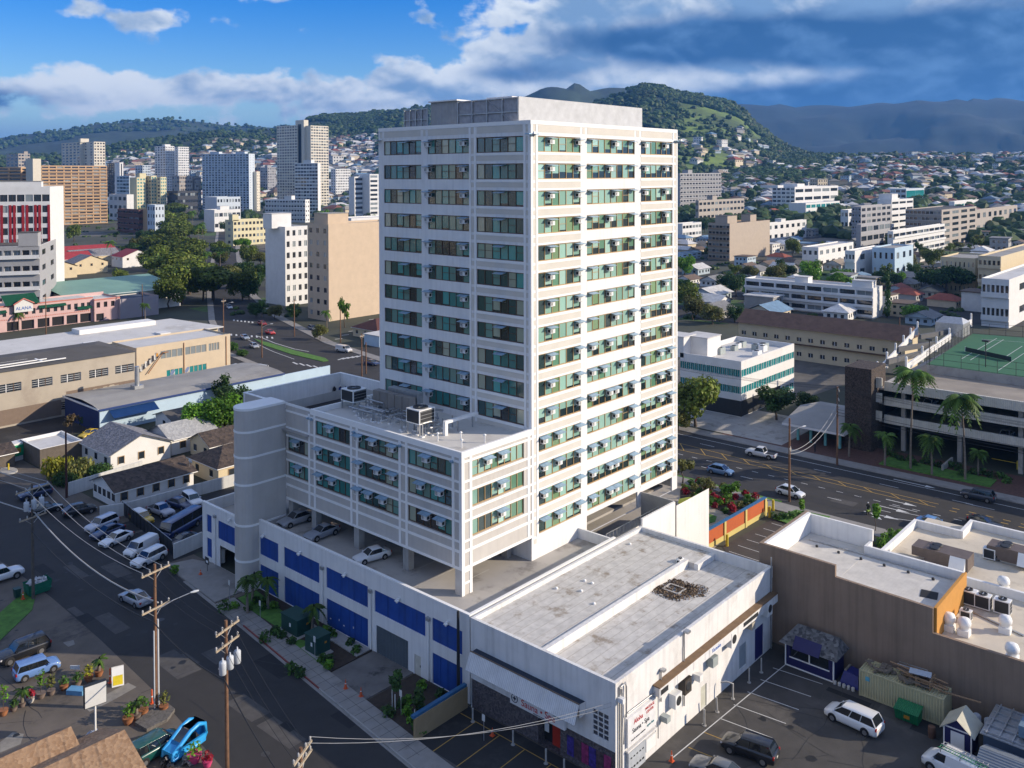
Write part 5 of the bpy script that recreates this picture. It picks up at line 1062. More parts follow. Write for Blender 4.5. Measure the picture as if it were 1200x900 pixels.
woodm = ribs('raw_timber', (.32, .2, .11), .8, 'X', 3, .4, .8); rnd.seed(5)
b = MB()
for k in range(26): b.obox((rnd.uniform(11.5, 13.4), rnd.uniform(-38.5, -32.6), 2.62+rnd.uniform(0, .25)), rnd.uniform(.3, 1.2), rnd.uniform(.2, .6), rnd.uniform(.05, .2), rnd.uniform(0, 3), mat('scrap', (.16, .13, .10), .9, .4, 3))
solo('scrap_heap', b, 'heap of grey scrap boards on far half of container roof', 'scrap', base=(12.5, -34, 2.6))
b = MB()
for k in range(14): b.obox((rnd.uniform(11.9, 13.4), rnd.uniform(-39, -36), 2.65+k*.07), rnd.uniform(1.6, 3.2), .18, .06, rnd.uniform(1.2, 1.9), woodm)
for y in (-38.6, -37.4): b.box(11.8, 13.5, y-.05, y+.05, 2.6, 3.5, woodm); 
for z in (2.8, 3.1, 3.4): b.box(11.75, 11.8, -38.7, -37.3, z, z+.1, woodm)
b.obox((12.5, -41.0, 2.7), .2, 3.5, .06, .15, woodm); solo('timber_pile', b, 'stack of brown pallets and planks on near half of container', 'timber', base=(12.7, -37.8, 2.6))
b = MB(); b.obox((12.4, -37.6, 3.7), 1.0, 1.9, .05, .2, mat('pale_sheet', (.45, .5, .56), .5)); solo('table_top', b, 'pale blue grey board lying on top of timber pile', 'board'); b = MB(); 
b.tube([(13.3, -35.2, 2.7), (13.3, -35.4, 3.6), (13.2, -38, 3.75), (13.2, -38.2, 2.8)], .04, steel, 6); b.tube([(13.0, -35.3, 3.5), (13.0, -38.0, 3.6)], .04, steel, 6); solo('metal_rack', b, 'bent grey metal rack leaning over the timber pile', 'rack')
dgm = ribs('green_bin', (.012, .19, .07), .5, 'Y', 2.0, .8, .7); D = thing('dumpster', 'green dumpster with ribbed lid before cream container', 'dumpster', (10.4, -37.3, 0)); q = (10.35, -37.2)
b = MB(); b.faces([(q[0]-.65, q[1]-1, .12), (q[0]+.5, q[1]-1, .12), (q[0]+.5, q[1]+1, .12), (q[0]-.65, q[1]+1, .12), (q[0]-.85, q[1]-1.05, 1.05), (q[0]+.6, q[1]-1.05, 1.3), (q[0]+.6, q[1]+1.05, 1.3), (q[0]-.85, q[1]+1.05, 1.05)], [(3, 2, 1, 0), (0, 1, 5, 4), (1, 2, 6, 5), (2, 3, 7, 6), (3, 0, 4, 7)], dgm); obj('bin_body', b, D)
b = MB(); b.faces([(q[0]-.95, q[1]-1.1, 1.06), (q[0]+.65, q[1]-1.1, 1.34), (q[0]+.65, q[1]+1.1, 1.34), (q[0]-.95, q[1]+1.1, 1.06), (q[0]-.95, q[1]-1.1, 1.12), (q[0]+.65, q[1]-1.1, 1.4), (q[0]+.65, q[1]+1.1, 1.4), (q[0]-.95, q[1]+1.1, 1.12)], [(3, 2, 1, 0), (4, 5, 6, 7), (0, 1, 5, 4), (1, 2, 6, 5), (2, 3, 7, 6), (3, 0, 4, 7)], dgm); obj('lid', b, D)
b = MB(); b.box(q[0]-.80, q[0]-.76, q[1]-.3, q[1]+.2, .45, .75, mat('orange_label', (.5, .22, .02), .5)); obj('label_plate', b, D)
b = MB(); b.lathe([(.3, 0), (.34, .5), (.32, .95), (.28, 1.0)], (9.0, -39.6, 0), mat('rusty_drum', (.12, .06, .035), .7), 12); solo('drum', b, 'rusty brown drum at near corner of container', 'drum')
# small white and navy shed
S = thing('garden_shed', 'little navy shed with white trim and cream ribbed gable roof', 'shed', (9.2, -42, 0)); sx0, sx1, sy0, sy1 = 8.0, 10.4, -43.1, -40.9; b = MB(); b.prism([(sx0, sy0), (sx1, sy0), (sx1, sy1), (sx0, sy1)], 0, 2.2, navy)
ym = (sy0+sy1)/2; b.faces([(sx0, sy0, 2.2), (sx0, sy1, 2.2), (sx0, ym, 3.1), (sx1, sy0, 2.2), (sx1, sy1, 2.2), (sx1, ym, 3.1)], [(0, 2, 1), (3, 4, 5)], navy); obj('wall', b, S)
crm = ribs('cream_ribbed_roof', (.55, .53, .42), .6, 'X', 2.0, .8, .7); b = MB()
for a, e in ((sy0-.3, 1), (sy1+.3, -1)): b.face([(sx0-.3, a, 1.98), (sx1+.3, a, 1.98), (sx1+.3, ym, 3.15), (sx0-.3, ym, 3.15)][::e], crm); b.face([(sx0-.3, a, 1.93), (sx1+.3, a, 1.93), (sx1+.3, ym, 3.10), (sx0-.3, ym, 3.10)][::-e], wtrim)
obj('roof', b, S); b = MB(); b.box(sx0-.05, sx0-.004, ym-.55, ym+.55, .1, 1.9, metalw)
obj('door', b, S); b = MB()
for y in (sy0, sy1): b.box(sx0-.06, sx0+.02, y-.05, y+.05, 0, 2.2, wtrim)
b.box(sx0-.06, sx0-.004, sy0+.06, sy1-.06, 2.12, 2.22, wtrim); obj('corner_trim', b, S)
cyl_ = mat('grey_tank', (.42, .45, .5), .4, .1)
for k in range(3): b = MB(); b.lathe([(.36, 0), (.38, .1), (.38, 1.5), (.25, 1.62)], (12.6, -41.4-k*1.0, .0), cyl_, 14); solo('water_tank', b, 'grey upright tank in row between container and low roof', 'tank', 'tanks behind the shed')
b = MB(); b.box(8.6, 13.6, -52, -43.9, 0, 2.4, mat('blue_grey_board', (.06, .09, .14), .7, .1)); t = thing('lean_to', 'grey blue lean to with steel lattice and boxes on its flat roof', 'shed', (9, -46, 0)); obj('wall', b, t); b = MB(); b.box(8.3, 13.9, -52, -43.7, 2.4, 2.5, steel)
for k in range(6): b.box(8.4, 13.8, -44.2-k*1.0, -44.1-k*1.0, 2.5, 2.7, steel)
for k in range(5): b.box(8.6+k*1.2, 8.7+k*1.2, -50, -43.9, 2.52, 2.68, steel)
obj('roof', b, t); b = MB(); b.box(9.5, 12, -48.5, -46.4, 2.72, 3.7, mat('blue_box', (.13, .2, .28), .6, .1)); solo('storage_box', b, 'dull blue storage box on lattice roof of lean to', 'box')
t = thing('tool_shed', 'low grey shed with boarded sloping roof at the frame edge', 'shed', (5.6, -45.6, 0)); b = MB(); b.box(4.2, 7.6, -50, -44.6, 0, 2.0, MATS['blue_grey_board']); obj('wall', b, t); b = MB(); pr2 = ribs('grey_board_roof', (.15, .18, .22), .6, 'X', 1.2, .6, .7); b.faces([(3.9, -50, 1.95), (5.9, -50, 2.7), (7.9, -50, 1.95), (3.9, -44.3, 1.95), (5.9, -44.3, 2.7), (7.9, -44.3, 1.95)], [(0, 1, 4, 3)[::-1], (1, 2, 5, 4)[::-1], (3, 4, 5), (0, 3, 5, 2)], pr2); obj('roof', b, t)
# ------------------------------------------------------------------ vehicles (nose and tail read off the photograph)
def carnt(kind, label, nose, tail_, col, z=0.0, cat='car', name='parked_car', group=None, sc=None, zc=.4):
    a, b = G(*nose, z+zc), G(*tail_, z+zc); m = (a+b)/2; return inst(car_kit(kind), name, label, cat, (m.x, m.y, z+.008), math.atan2(a.y-b.y, a.x-b.x), group, sc, col)
WHT = (.75, .75, .74); SIL = (.38, .40, .42); BLK = (.012, .013, .016); NVY = (.015, .03, .09); GRY = (.12, .13, .14)
LG = 'cars parked in the shaded side street lot'
carnt('suv', 'silver wagon with dark roof rails first of the row by the navy sedan', (96, 626), (142, 607), (.5, .52, .58), group=LG)
carnt('sedan', 'dark navy sedan between silver wagon and white sedan', (103, 633), (148, 616), NVY, group=LG)
carnt('sedan', 'white sedan third of the row nearest the black fence', (112, 643), (159, 623), WHT, group=LG)
carnt('van', 'white panel van parked beside white wagon near driveway', (142, 656), (188, 633), WHT, cat='van', name='parked_van', group=LG, sc=.93)
carnt('suv', 'white wagon with dark windows nearest the podium driveway', (152, 667), (196, 646), WHT, group=LG)
carnt('sedan', 'black sedan parked alone behind the leaning utility pole', (72, 593), (36, 601), BLK, group=LG)
carnt('hatch', 'black hatchback facing the white shed house', (115, 594), (70, 605), BLK, group=LG, sc=1.08)
carnt('suv', 'dark blue wagon farthest up the side street by hedge', (28, 583), (54, 577), NVY, group=LG)
carnt('sedan', 'silver grey sedan driving along the shaded side street', (139, 693), (178, 712), (.34, .35, .38), name='moving_car')
yj = carnt('suv', 'yellow jeep with white roof behind black fence', (182, 616), (151, 602), (.6, .38, .02), cat='jeep', name='jeep', sc=.92)
for o in yj.children:
    pass
b = MB(); b.box(-1.95, .5, -.72, .72, 1.74, 1.84, metalw); q = link('white_roof', b.mesh('white_roof'), yj)
carnt('pickup', 'silver grey pickup between yellow jeep and white wall', (203, 606), (174, 594), (.36, .37, .42), cat='pickup truck', name='pickup_truck', sc=.95)
carnt('sedan', 'dark navy car tucked behind the blue bus', (224, 595), (198, 588), NVY)
carnt('bus', 'dark blue van bus with yellowish windscreen behind black fence', (187, 634), (236, 606), (.015, .035, .13), cat='bus', name='small_bus', sc=.92)
carnt('suv', 'white wagon parked against white wall by podium corner', (234, 594), (216, 582), WHT)
carnt('coupe', 'black car with round tail beside the pale block wall', (203, 638), (224, 630), BLK)
carnt('pickup', 'white pickup cut by left frame edge', (20, 671), (-22, 684), WHT, cat='pickup truck', name='pickup_truck')
carnt('suv', 'black wagon with silver roof rails beside blue wagon', (-2, 776), (55, 755), BLK, sc=1.06)
carnt('boxy', 'blue grey boxy wagon before the row of flower pots', (73, 775), (12, 796), (.13, .24, .5))
carnt('minivan', 'dark green van parked beside brown shingle roof', (203, 866), (158, 892), (.008, .07, .06), cat='van', name='parked_van')
carnt('coupe', 'yellow sports car behind grey shingled house', (91, 514), (118, 504), (.6, .42, .02))
DG = 'cars parked on the podium deck'
carnt('sedan', 'white sedan on podium deck nearest sunlit corner', (414, 658), (457, 646), WHT, 7.5, group=DG, sc=.92)
carnt('coupe', 'grey sports car on podium deck between two columns', (358, 632), (396, 618), (.28, .3, .34), 7.5, group=DG)
carnt('sedan', 'silver sedan on podium deck nearest round stair tower', (330, 615), (364, 604), (.3, .31, .33), 7.5, group=DG)
carnt('minivan', 'white minivan crossing the sunny car park', (968, 830), (1034, 860), WHT, cat='minivan', name='minivan')
carnt('suv', 'black wagon with orange tag on windscreen in car park', (846, 868), (912, 892), BLK, sc=1.0)
carnt('sedan', 'dark grey car with orange tag cut by lower frame edge', (812, 893), (872, 918), GRY)
VN = carnt('van', 'white work van carrying ladders on its roof', (1084, 887), (1160, 925), WHT, cat='van', name='work_van', sc=1.0)
b = MB()
for y in (-.5, .15): 
    for s in (0, .42): b.tube([(1.3, y+s, 2.22), (-2.5, y+s, 2.22)], .035, mat('green_ladder' if y > 0 else 'metal_ladder', (.02, .2, .09) if y > 0 else (.4, .4, .4), .5), 6)
    for k in range(11): b.tube([(1.2-k*.36, y, 2.22), (1.2-k*.36, y+.42, 2.22)], .022, MATS['green_ladder' if y > 0 else 'metal_ladder'], 5)
q = VN.location; ld = solo('ladder', b, 'green and silver ladders lashed on white work van roof', 'ladder', base=(0, 0, 2.2)); ld.location = q+Vector((0, 0, 2.2)); ld.rotation_euler = VN.rotation_euler
b = MB()
for x in (1.0, -.6, -2.0): b.tube([(x, -.8, 2.0), (x, -.8, 2.18), (x, .8, 2.18), (x, .8, 2.0)], .03, dark, 5)
link('roof_rack', b.mesh('roof_rack'), VN)
RG = 'cars driving on the boulevard'
carnt('hatch', 'blue grey hatchback on boulevard beside the tower corner', (861, 556), (828, 549), (.12, .22, .38), group=RG, name='moving_car')
carnt('pickup', 'white pickup crossing the far lane of the boulevard', (871, 529), (914, 537), (.6, .6, .6), cat='pickup truck', name='pickup_truck', group=RG)
carnt('hatch', 'white hatchback passing the roadside utility pole', (945, 583), (908, 573), (.65, .68, .7), group=RG, name='moving_car')
carnt('suv', 'dark wagon turning in by the parking garage entrance', (1125, 578), (1168, 587), (.03, .04, .06), group=RG, name='moving_car')
carnt('sedan', 'bright blue sedan speeding behind the brown store', (1118, 621), (1072, 609), (.15, .32, .6), group=RG, name='moving_car')
carnt('coupe', 'black convertible behind the cream roof corner', (1176, 620), (1132, 607), BLK, group=RG, name='moving_car')
FG = 'cars at the far crossing'
for n, (k, a, c, col, l) in enumerate((('sedan', (294, 399), (280, 393), (.3, .35, .42), 'grey blue sedan waiting on boulevard beyond beige school'), ('sedan', (306, 410), (290, 402), SIL, 'silver sedan on boulevard nearer the median'), ('sedan', (323, 392), (310, 388), (.5, .02, .02), 'bright red car crossing the far stop line'), ('sedan', (312, 381), (302, 378), (.25, .015, .015), 'dark red car behind bright red one'),
    ('van', (416, 413), (390, 409), (.6, .6, .6), 'white van crossing by traffic lights near tower'), ('sedan', (446, 428), (426, 424), NVY, 'dark blue car passing under corner of the tower'), ('sedan', (274, 364), (264, 357), (.6, .62, .64), 'white car far up the tree lined boulevard'), ('van', (294, 432), (316, 437), WHT, 'white mail truck parked in lot by blue warehouse'), ('van', (262, 437), (277, 434), WHT, 'white truck half hidden behind the mail truck'),
    ('sedan', (391, 372), (380, 370), (.05, .1, .3), 'blue car parked by brown roofed bungalow'), ('hatch', (372, 387), (360, 383), GRY, 'grey car under the tan apartment block'), ('sedan', (125, 473), (137, 468), WHT, 'pale car parked beside yellow sports car'))):
    carnt(k, l, a, c, col, group=FG, name='distant_car')
# scooter rider, reads as green and black at the kerb
q = G(1018, 602); t = thing('motor_scooter', 'green scooter waiting at boulevard kerb under white helmet', 'scooter', (q.x, q.y, .01)); b = MB(); b.lathe([(.28, 0), (.28, .1)], (0, 0, 0), tyre, 12)
b.v = [(q.x+v[0]+.6, q.y-.05+v[2], .28+v[1]) for v in b.v]; obj('wheel', b, t); b = MB(); b.tube([(q.x-.6, q.y-.05, .28), (q.x-.6, q.y+.05, .28)], .28, tyre, 12); obj('wheel', b, t)
b = MB(); b.tube([(q.x-.7, q.y, .55), (q.x-.1, q.y, .6), (q.x+.1, q.y, .35), (q.x+.45, q.y, .4), (q.x+.55, q.y, 1.05)], [.18, .2, .12, .12, .06], mat('scooter_green', (.12, .2, .02), .4), 8); obj('frame', b, t)
person((q.x-.25, q.y, .02), 0, 'rider in dark clothes and white helmet on green scooter', mat('dark_cloth', (.03, .035, .03), .9), MATS['dark_cloth'], .8, None, (.6, .6, .6))

# ------------------------------------------------------------------ utility poles and their wires
pw_ = mat('pole_wood', (.17, .09, .05), .9, .3, 2, streak=.3); pgr = mat('grey_pole_wood', (.10, .085, .07), .9, .25, 2); armm = mat('pale_timber', (.38, .31, .22), .85, .2, 2); trm = mat('transformer_grey', (.5, .53, .56), .45, .06); insm = mat('insulator', (.45, .44, .42), .3, .1)
def upole(base, ytop, label, arms, rot, trans=None, lamp=None, m=pw_, white_=False):
    x, y = base; h = ZAT(x, y, ytop); t = thing('utility_pole', label, 'utility pole', (x, y, 0), 'utility poles'); u = Vector((math.cos(rot), math.sin(rot), 0)); c = Vector((x, y, 0))
    b = MB(); b.tube([(x, y, 0), (x, y, h)], .19, m, 10, .13)
    obj('pole', b, t)
    if white_: b = MB(); b.tube([(x+.2, y-.1, 0), (x+.2, y-.1, h*.62)], .1, trm, 8); b.tube([(x-.2, y-.1, 0), (x-.2, y-.1, h*.55)], .07, trm, 8); obj('riser_pipe', b, t)
    tips = []
    for ya, L in arms:
        z = ZAT(x, y, ya); b = MB(); b.obox((x+.16*u.y, y-.16*u.x, z-.07), L, .13, .15, rot, armm)
        for s in (-1, 1): b.tube([c+u*s*.1+Vector((0, 0, z-.8)), c+u*s*L*.3+Vector((0, 0, z))], .03, steel, 5)
        obj('crossarm', b, t)
        for s in (-.46, -.2, .2, .46): p = c+u*(L*s)+Vector((.1*u.y, -.1*u.x, z+.08)); b = MB(); b.lathe([(.05, 0), (.09, .06), (.06, .12), (.1, .18), (.05, .3)], p, insm, 8); obj('insulator', b, t); tips.append(p+Vector((0, 0, .28)))
    if trans:
        z = ZAT(x, y, trans)
        for s in (-.95, 0, .95): p = c+u*s+Vector((.4*u.y, -.4*u.x, z-.55)); b = MB(); b.lathe([(.26, 0), (.3, .04), (.3, 1.0), (.27, 1.08), (.08, 1.1), (.06, 1.4)], p, trm, 14); obj('transformer', b, t)
        b = MB(); b.obox((x+.14*u.y, y-.14*u.x, z-.1), 2.3, .1, .12, rot, steel); obj('transformer_bracket', b, t)
    if lamp:
        z = ZAT(x, y, lamp[0]); L = lamp[1]; b = MB(); d = Vector((math.cos(lamp[2]), math.sin(lamp[2]), 0)); e = c+Vector((0, 0, z))+d*L+Vector((0, 0, .9)); b.tube([c+Vector((0, 0, z)), c+Vector((0, 0, z+.6))+d*L*.5, e], .045, steel, 6); obj('lamp_arm', b, t)
        b = MB(); b.tube([e-d*.1, e+d*.3, e+d*.7], [.07, .13, .08], trm, 8); obj('lamp_head', b, t)
    return tips, c, h
p1 = G(39, 702); p2 = G(183, 832); p3 = (-36.2, 3.6); P5 = (-37.6, -9.0)
T1, c1, h1 = upole((p1.x, p1.y), 567, 'tall dark pole with three grey transformers at upper left of side street', [(573, 4.2), (606, 3.4)], .2, 590, (606, 2.6, -.3), pgr)
T2, c2, h2 = upole((p2.x, p2.y), 661, 'brown pole with white pipes rising from planter of pots', [(669, 3.2), (712, 3.2)], .2, None, (716, 3.4, -.25), pw_, True)
T3, c3, h3 = upole(p3, 727, 'brown pole with three white transformers at lower left', [(736, 3.0), (754, 3.0)], .35, 775)
T5, c5, h5 = upole(P5, 876, 'pole top with pale crossarms cut by lower frame edge', [(882, 3.0), (893, 3.0)], .5)
b = MB(); b.box(c2.x-.55, c2.x-.2, c2.y-.2, c2.y+.2, 9.3, 10.6, trm); 
q = G(78, 583); upole((q.x, q.y), 505, 'dark red brown bare pole beside hedge and white wall', [], 0, None, None, mat('red_pole_wood', (.07, .025, .02), .9, .2))
q = G(533, 840); x_, y_ = -15.75, -3.9; upole((x_, y_), 716, 'slim black pole at podium corner next to shop', [], 0, None, None, dark)
q = G(925, 588); T6, c6, h6 = upole((q.x, q.y), 490, 'brown pole with lamp arm on near boulevard kerb', [(527, 1.2)], .3, None, (509, 2.6, -.4), pw_)
q = G(981, 545); T7, c7, h7 = upole((q.x, q.y), 453, 'brown pole with many crossarms before stone garage tower', [(457, 2.6), (468, 2.6), (476, 1.6)], .5)
for n, (px, pb, pt, lab) in enumerate(((54, 392, 346, 'brown street pole before pink shops'), (167, 374, 333, 'pale street pole at right end of pink shops'), (262, 392, 350, 'brown pole where motel roof ends'), (307, 419, 376, 'brown pole with lamp beside the school corner'), (345, 394, 350, 'brown pole before white apartment block'), (399, 402, 362, 'pole in front of brown roofed bungalow'), (424, 441, 391, 'dark pole near tower at the crossing'), (429, 438, 401, 'second dark pole close beside tower corner'),
        (1032, 262, 225, 'distant pole rising among white hillside blocks'), (1077, 290, 258, 'distant pole before long white balcony block'), (1143, 245, 222, 'distant pole at right beyond long low school'), (1054, 410, 372, 'thin pole by the parking garage ramp'))):
    q = G(px, pb); upole((q.x, q.y), pt, lab, [(pt+3, 2.0)] if n % 2 == 0 and n < 8 else [], .3, None, (pt+8, 2.4, -.5) if n in (2, 3) else None)
wirem = mat('cable_black', (.02, .02, .022), .6, .1); wirew = mat('cable_grey', (.38, .38, .37), .6, .1)
def wire(a, b_, sag, r, m, mbx):
    a, b_ = Vector(a), Vector(b_); mbx.tube([a.lerp(b_, k/12)-Vector((0, 0, sag*4*(k/12)*(1-k/12))) for k in range(13)], r, m, 5)
def cable(label, runs, r, m, grp='overhead wires'):
    w = MB(); [wire(a, b_, s, r, m, w) for a, b_, s in runs]; solo('overhead_wire', w, label, 'wire', grp)
far1 = (-39, 95, h1)
for i in range(3): cable('pale cable sagging along side street from transformer pole', [((far1[0]+i*1.0, far1[1], h1), T1[i+1], 1.0), (T1[i+1], T2[i], 1.1)], .03, wirew)
cable('thick pale cable curving down the middle of side street', [((-39, 95, h1-3), c1+Vector((.3, 0, h1-3.6)), 1.2), (c1+Vector((.3, 0, h1-3.6)), c2+Vector((.3, 0, h2-3.8)), 1.6)], .075, wirew)
for i in range(3): cable('thin dark wire from planter pole to transformer pole', [(T2[i], T3[i], .5), (T3[i], T5[i], .5)], .02, wirem)
cable('bundled dark cable low along side street poles', [(c1+Vector((-.2, 0, h1-5.5)), c2+Vector((-.2, 0, h2-5.5)), 1.2), (c2+Vector((-.2, 0, h2-5.5)), c3+Vector((-.2, 0, h3-5)), .6), (c3+Vector((-.2, 0, h3-5)), c5+Vector((-.2, 0, h5-4)), .5)], .06, wirem)
shc = (-15.55, -21.6, 7.0)
cable('pair of pale service wires strung to the shop corner', [(T5[2], shc, 1.0), (T5[3], (shc[0], shc[1], shc[2]-.35), 1.1)], .022, wirew)
for i in range(2): cable('pale cable spanning between boulevard poles', [(c6+Vector((0, 0, h6-5.2-i*.4)), c7+Vector((0, 0, h7-3-i*1.5)), 1.8)], .04, wirew)
for i in range(4): cable('dark line running along far side of boulevard', [(T7[i], T7[i]+Vector((1.5, -62, 0)), 1.2), (T7[i], T7[i]+Vector((0, 50, 0)), 1.2)], .025, wirem)
for i in range(3): cable('dark line low before the parking garage', [(c7+Vector((0, 0, h7-4-i*.5)), c7+Vector((1.5, -62, h7-4-i*.5)), 1.0)], .035, wirem)

# ------------------------------------------------------------------ kerbside things along the podium
gbx = mat('utility_green', (.012, .055, .045), .5, .12)
for (x, y, sx, sy, h, l) in ((-18.1, 19.2, 2.0, 3.0, 1.9, 'larger dark green transformer cabinet on kerbside pad'), (-19.1, 14.0, 1.8, 2.0, 1.9, 'smaller dark green transformer cabinet nearer the garage driveway')):
    t = thing('transformer_cabinet', l, 'utility cabinet', (x, y, .15), 'transformer cabinets by the podium'); b = MB(); b.box(x-sx/2, x+sx/2, y-sy/2, y+sy/2, .15, h, gbx); obj('cabinet', b, t); b = MB(); b.box(x-sx/2-.08, x+sx/2+.08, y-sy/2-.08, y+sy/2+.08, h, h+.1, gbx); obj('lid', b, t)
    b = MB(); b.box(x-sx/2-.02, x-sx/2, y-.3, y-.02, .9, 1.3, metalw); b.box(x+sx*.1, x+sx*.25, y-sy/2-.02, y-sy/2, 1.1, 1.3, mat('orange_label', (.5, .22, .02), .5)); obj('warning_label', b, t)
conem = mat('cone_orange', (.6, .09, .02), .6, .1)
def cone(px, py, l, h=.9, thin=False, grp='traffic cones'):
    q = G(px, py, .1); b = MB(); b.lathe([(.07 if thin else .17, 0), (.05, h*.7), (.03, h)] if not thin else [(.09, 0), (.07, h), (.03, h+.05)], (q.x, q.y, .12), conem, 10); b.box(q.x-.2, q.x+.2, q.y-.2, q.y+.2, .1, .14, conem); b.lathe([(.085, h*.45), (.075, h*.6)], (q.x, q.y, .12), metalw, 10); solo('traffic_cone', b, l, 'traffic cone', grp)
cone(405, 807, 'orange cone standing on stained garage driveway edge nearer cabinets'); cone(423, 816, 'orange cone standing on sidewalk side of garage driveway'); cone(235, 673, 'small red cone by the podium ramp entry', .6); cone(27, 702, 'red cone with white collar beside green dumpster', 1.0); cone(577, 862, 'red cone against dark stone shop front', .7); cone(129, 800, 'tall orange marker post beside yellow sandwich board', 1.4, True); cone(178, 824, 'red marker post among planter pots', 1.3, True); cone(787, 892, 'orange cone near the shop meter boxes', .9); cone(1000, 800, 'small red cone beside white minivan tail', .6)
signm = mat('sign_face', (.6, .6, .58), .5, .05)
for n, (px, py, l) in enumerate(((305, 728, 'small white street sign by transformer cabinet pad'), (269, 703, 'small white street sign nearest ramp entry'), (369, 772, 'small white street sign beside smaller green cabinet'), (470, 838, 'small white street sign by staked saplings'), (567, 868, 'small white parking sign before dark stone wall'), (606, 500, ''))[:5]):
    q = G(px, py, .1); t = thing('street_sign', l, 'sign', (q.x, q.y, .1), 'small parking signs'); b = MB(); b.tube([(q.x, q.y, .1), (q.x, q.y, 2.5)], .035, steel, 6); obj('post', b, t); b = MB(); b.box(q.x-.05, q.x-.036, q.y-.18, q.y+.18, 1.9, 2.5, signm); obj('sign_plate', b, t)
q = G(261, 659, .1); b = MB(); b.lathe([(.3, 0), (.32, .1), (.32, 1.5), (.22, 1.75), (.05, 1.8)], (q.x, q.y, .1), metalw, 14); solo('ticket_machine', b, 'white rounded ticket post at podium ramp', 'ticket machine')
q = G(243, 669, .1); t = thing('entry_sign', 'black board on post by podium ramp', 'sign', (q.x, q.y, .1)); b = MB(); b.tube([(q.x, q.y, .1), (q.x, q.y, 1.3)], .04, dark, 6); obj('post', b, t); b = MB(); b.box(q.x-.06, q.x-.03, q.y-.45, q.y+.45, 1.0, 1.9, dark); b.box(q.x-.07, q.x-.06, q.y-.3, q.y+.2, 1.2, 1.5, metalw); obj('board', b, t)
tan = mat('tan_block', (.30, .22, .12), .9, .1, 1); bluec = mat('blue_coping', (.03, .12, .25), .5, .15)
t = thing('boundary_wall', 'short tan wall with blue coping between podium and shop', 'wall', (-18.5, -5, 0)); b = MB(); b.box(-22.5, -15.7, -5.1, -4.85, 0, 2.0, tan); obj('wall', b, t); b = MB(); b.box(-22.6, -15.7, -5.0, -4.6, 2.0, 2.25, bluec); obj('coping', b, t)
# left lot walls and fence
wl = mat('white_block_wall', (.55, .55, .53), .9, .08, .6, streak=.15)
def wallrun(label, pts, h, m, th=.2, cat='wall', name='garden_wall'):
    b = MB()
    for (xa, ya), (xb, yb2) in zip(pts, pts[1:]):
        d = Vector((xb-xa, yb2-ya)); L = d.length; b.obox(((xa+xb)/2, (ya+yb2)/2, 0), L+th*.98, th, h, math.atan2(d.y, d.x), m)
    solo(name, b, label, cat, base=(*pts[0], 0))
wallrun('long white boundary wall behind shaded lot and below white house', [(-17.3, 81.8), (-4.5, 83.5)], 2.1, wl); wallrun('white boundary wall behind yellow jeep and parked cars', [(-18.3, 68.3), (-14.9, 66.8), (-3, 66.3), (6, 65.8)], 1.9, wl); wallrun('pale block wall stub beside podium ramp', [(-17.8, 47.2), (-13.4, 48.0)], 2.0, wl)
b = MB([dark])
for k in range(14): y = 48.2+k*1.46; x = -17.6+k*.165; b.tube([(x, y, 0), (x, y, 2.1)], .05, dark, 5)
b.face([(-17.6, 48.2, .1), (-15.3, 67.6, .1), (-15.3, 67.6, 1.95), (-17.6, 48.2, 1.95)]); b.face([(-17.62, 48.2, .1), (-15.32, 67.6, .1), (-15.32, 67.6, 1.95), (-17.62, 48.2, 1.95)][::-1]); b.tube([(-17.6, 48.2, 2.1), (-15.3, 67.6, 2.1)], .04, steel, 5); solo('screen_fence', b, 'black mesh fence between parked cars and jeep yard', 'fence', base=(-17.6, 48.2, 0))
# bins at the left
q = tuple(G(44, 694))[:2]; t = thing('dumpster', 'open green dumpster heaped with white bags by the pole', 'dumpster', (q[0], q[1], 0)); gd = mat('bin_green2', (.012, .16, .09), .5, .12, 2); b = MB(); x, y = q
b.faces([(x-1.2, y-.75, .1), (x+1.2, y-.75, .1), (x+1.2, y+.75, .1), (x-1.2, y+.75, .1), (x-1.4, y-.9, 1.45), (x+1.4, y-.9, 1.45), (x+1.4, y+.9, 1.45), (x-1.4, y+.9, 1.45)], [(3, 2, 1, 0), (0, 1, 5, 4), (1, 2, 6, 5), (2, 3, 7, 6), (3, 0, 4, 7)], gd); obj('bin_body', b, t); b = MB()
for z in (.5, .9): b.box(x-1.36, x+1.36, y-.86, y+.86, z, z+.06, gd)
obj('rib', b, t); b = leafball([(x-.3, y, 1.4, .75), (x+.4, y, 1.35, .7)], 110, .3, 3, .4); b.mats = [mat('rubbish_bag', (.5, .5, .5), .5, .3, 3)]; b.m = [0]*len(b.f); solo('rubbish', b, 'white rubbish bags heaped in the green dumpster', 'rubbish', base=(x, y, 1.2))
q = G(20, 700); t = thing('wheelie_bin', 'small dark green wheeled bin left of the dumpster', 'bin', (q.x, q.y, 0)); b = MB(); b.faces([(q.x-.27, q.y-.3, .05), (q.x+.27, q.y-.3, .05), (q.x+.27, q.y+.3, .05), (q.x-.27, q.y+.3, .05), (q.x-.35, q.y-.4, 1.05), (q.x+.35, q.y-.4, 1.05), (q.x+.35, q.y+.4, 1.05), (q.x-.35, q.y+.4, 1.05)], [(0, 1, 5, 4), (1, 2, 6, 5), (2, 3, 7, 6), (3, 0, 4, 7)], gbx); obj('bin_body', b, t); b = MB(); b.box(q.x-.38, q.x+.38, q.y-.43, q.y+.43, 1.05, 1.13, gbx); obj('lid', b, t)
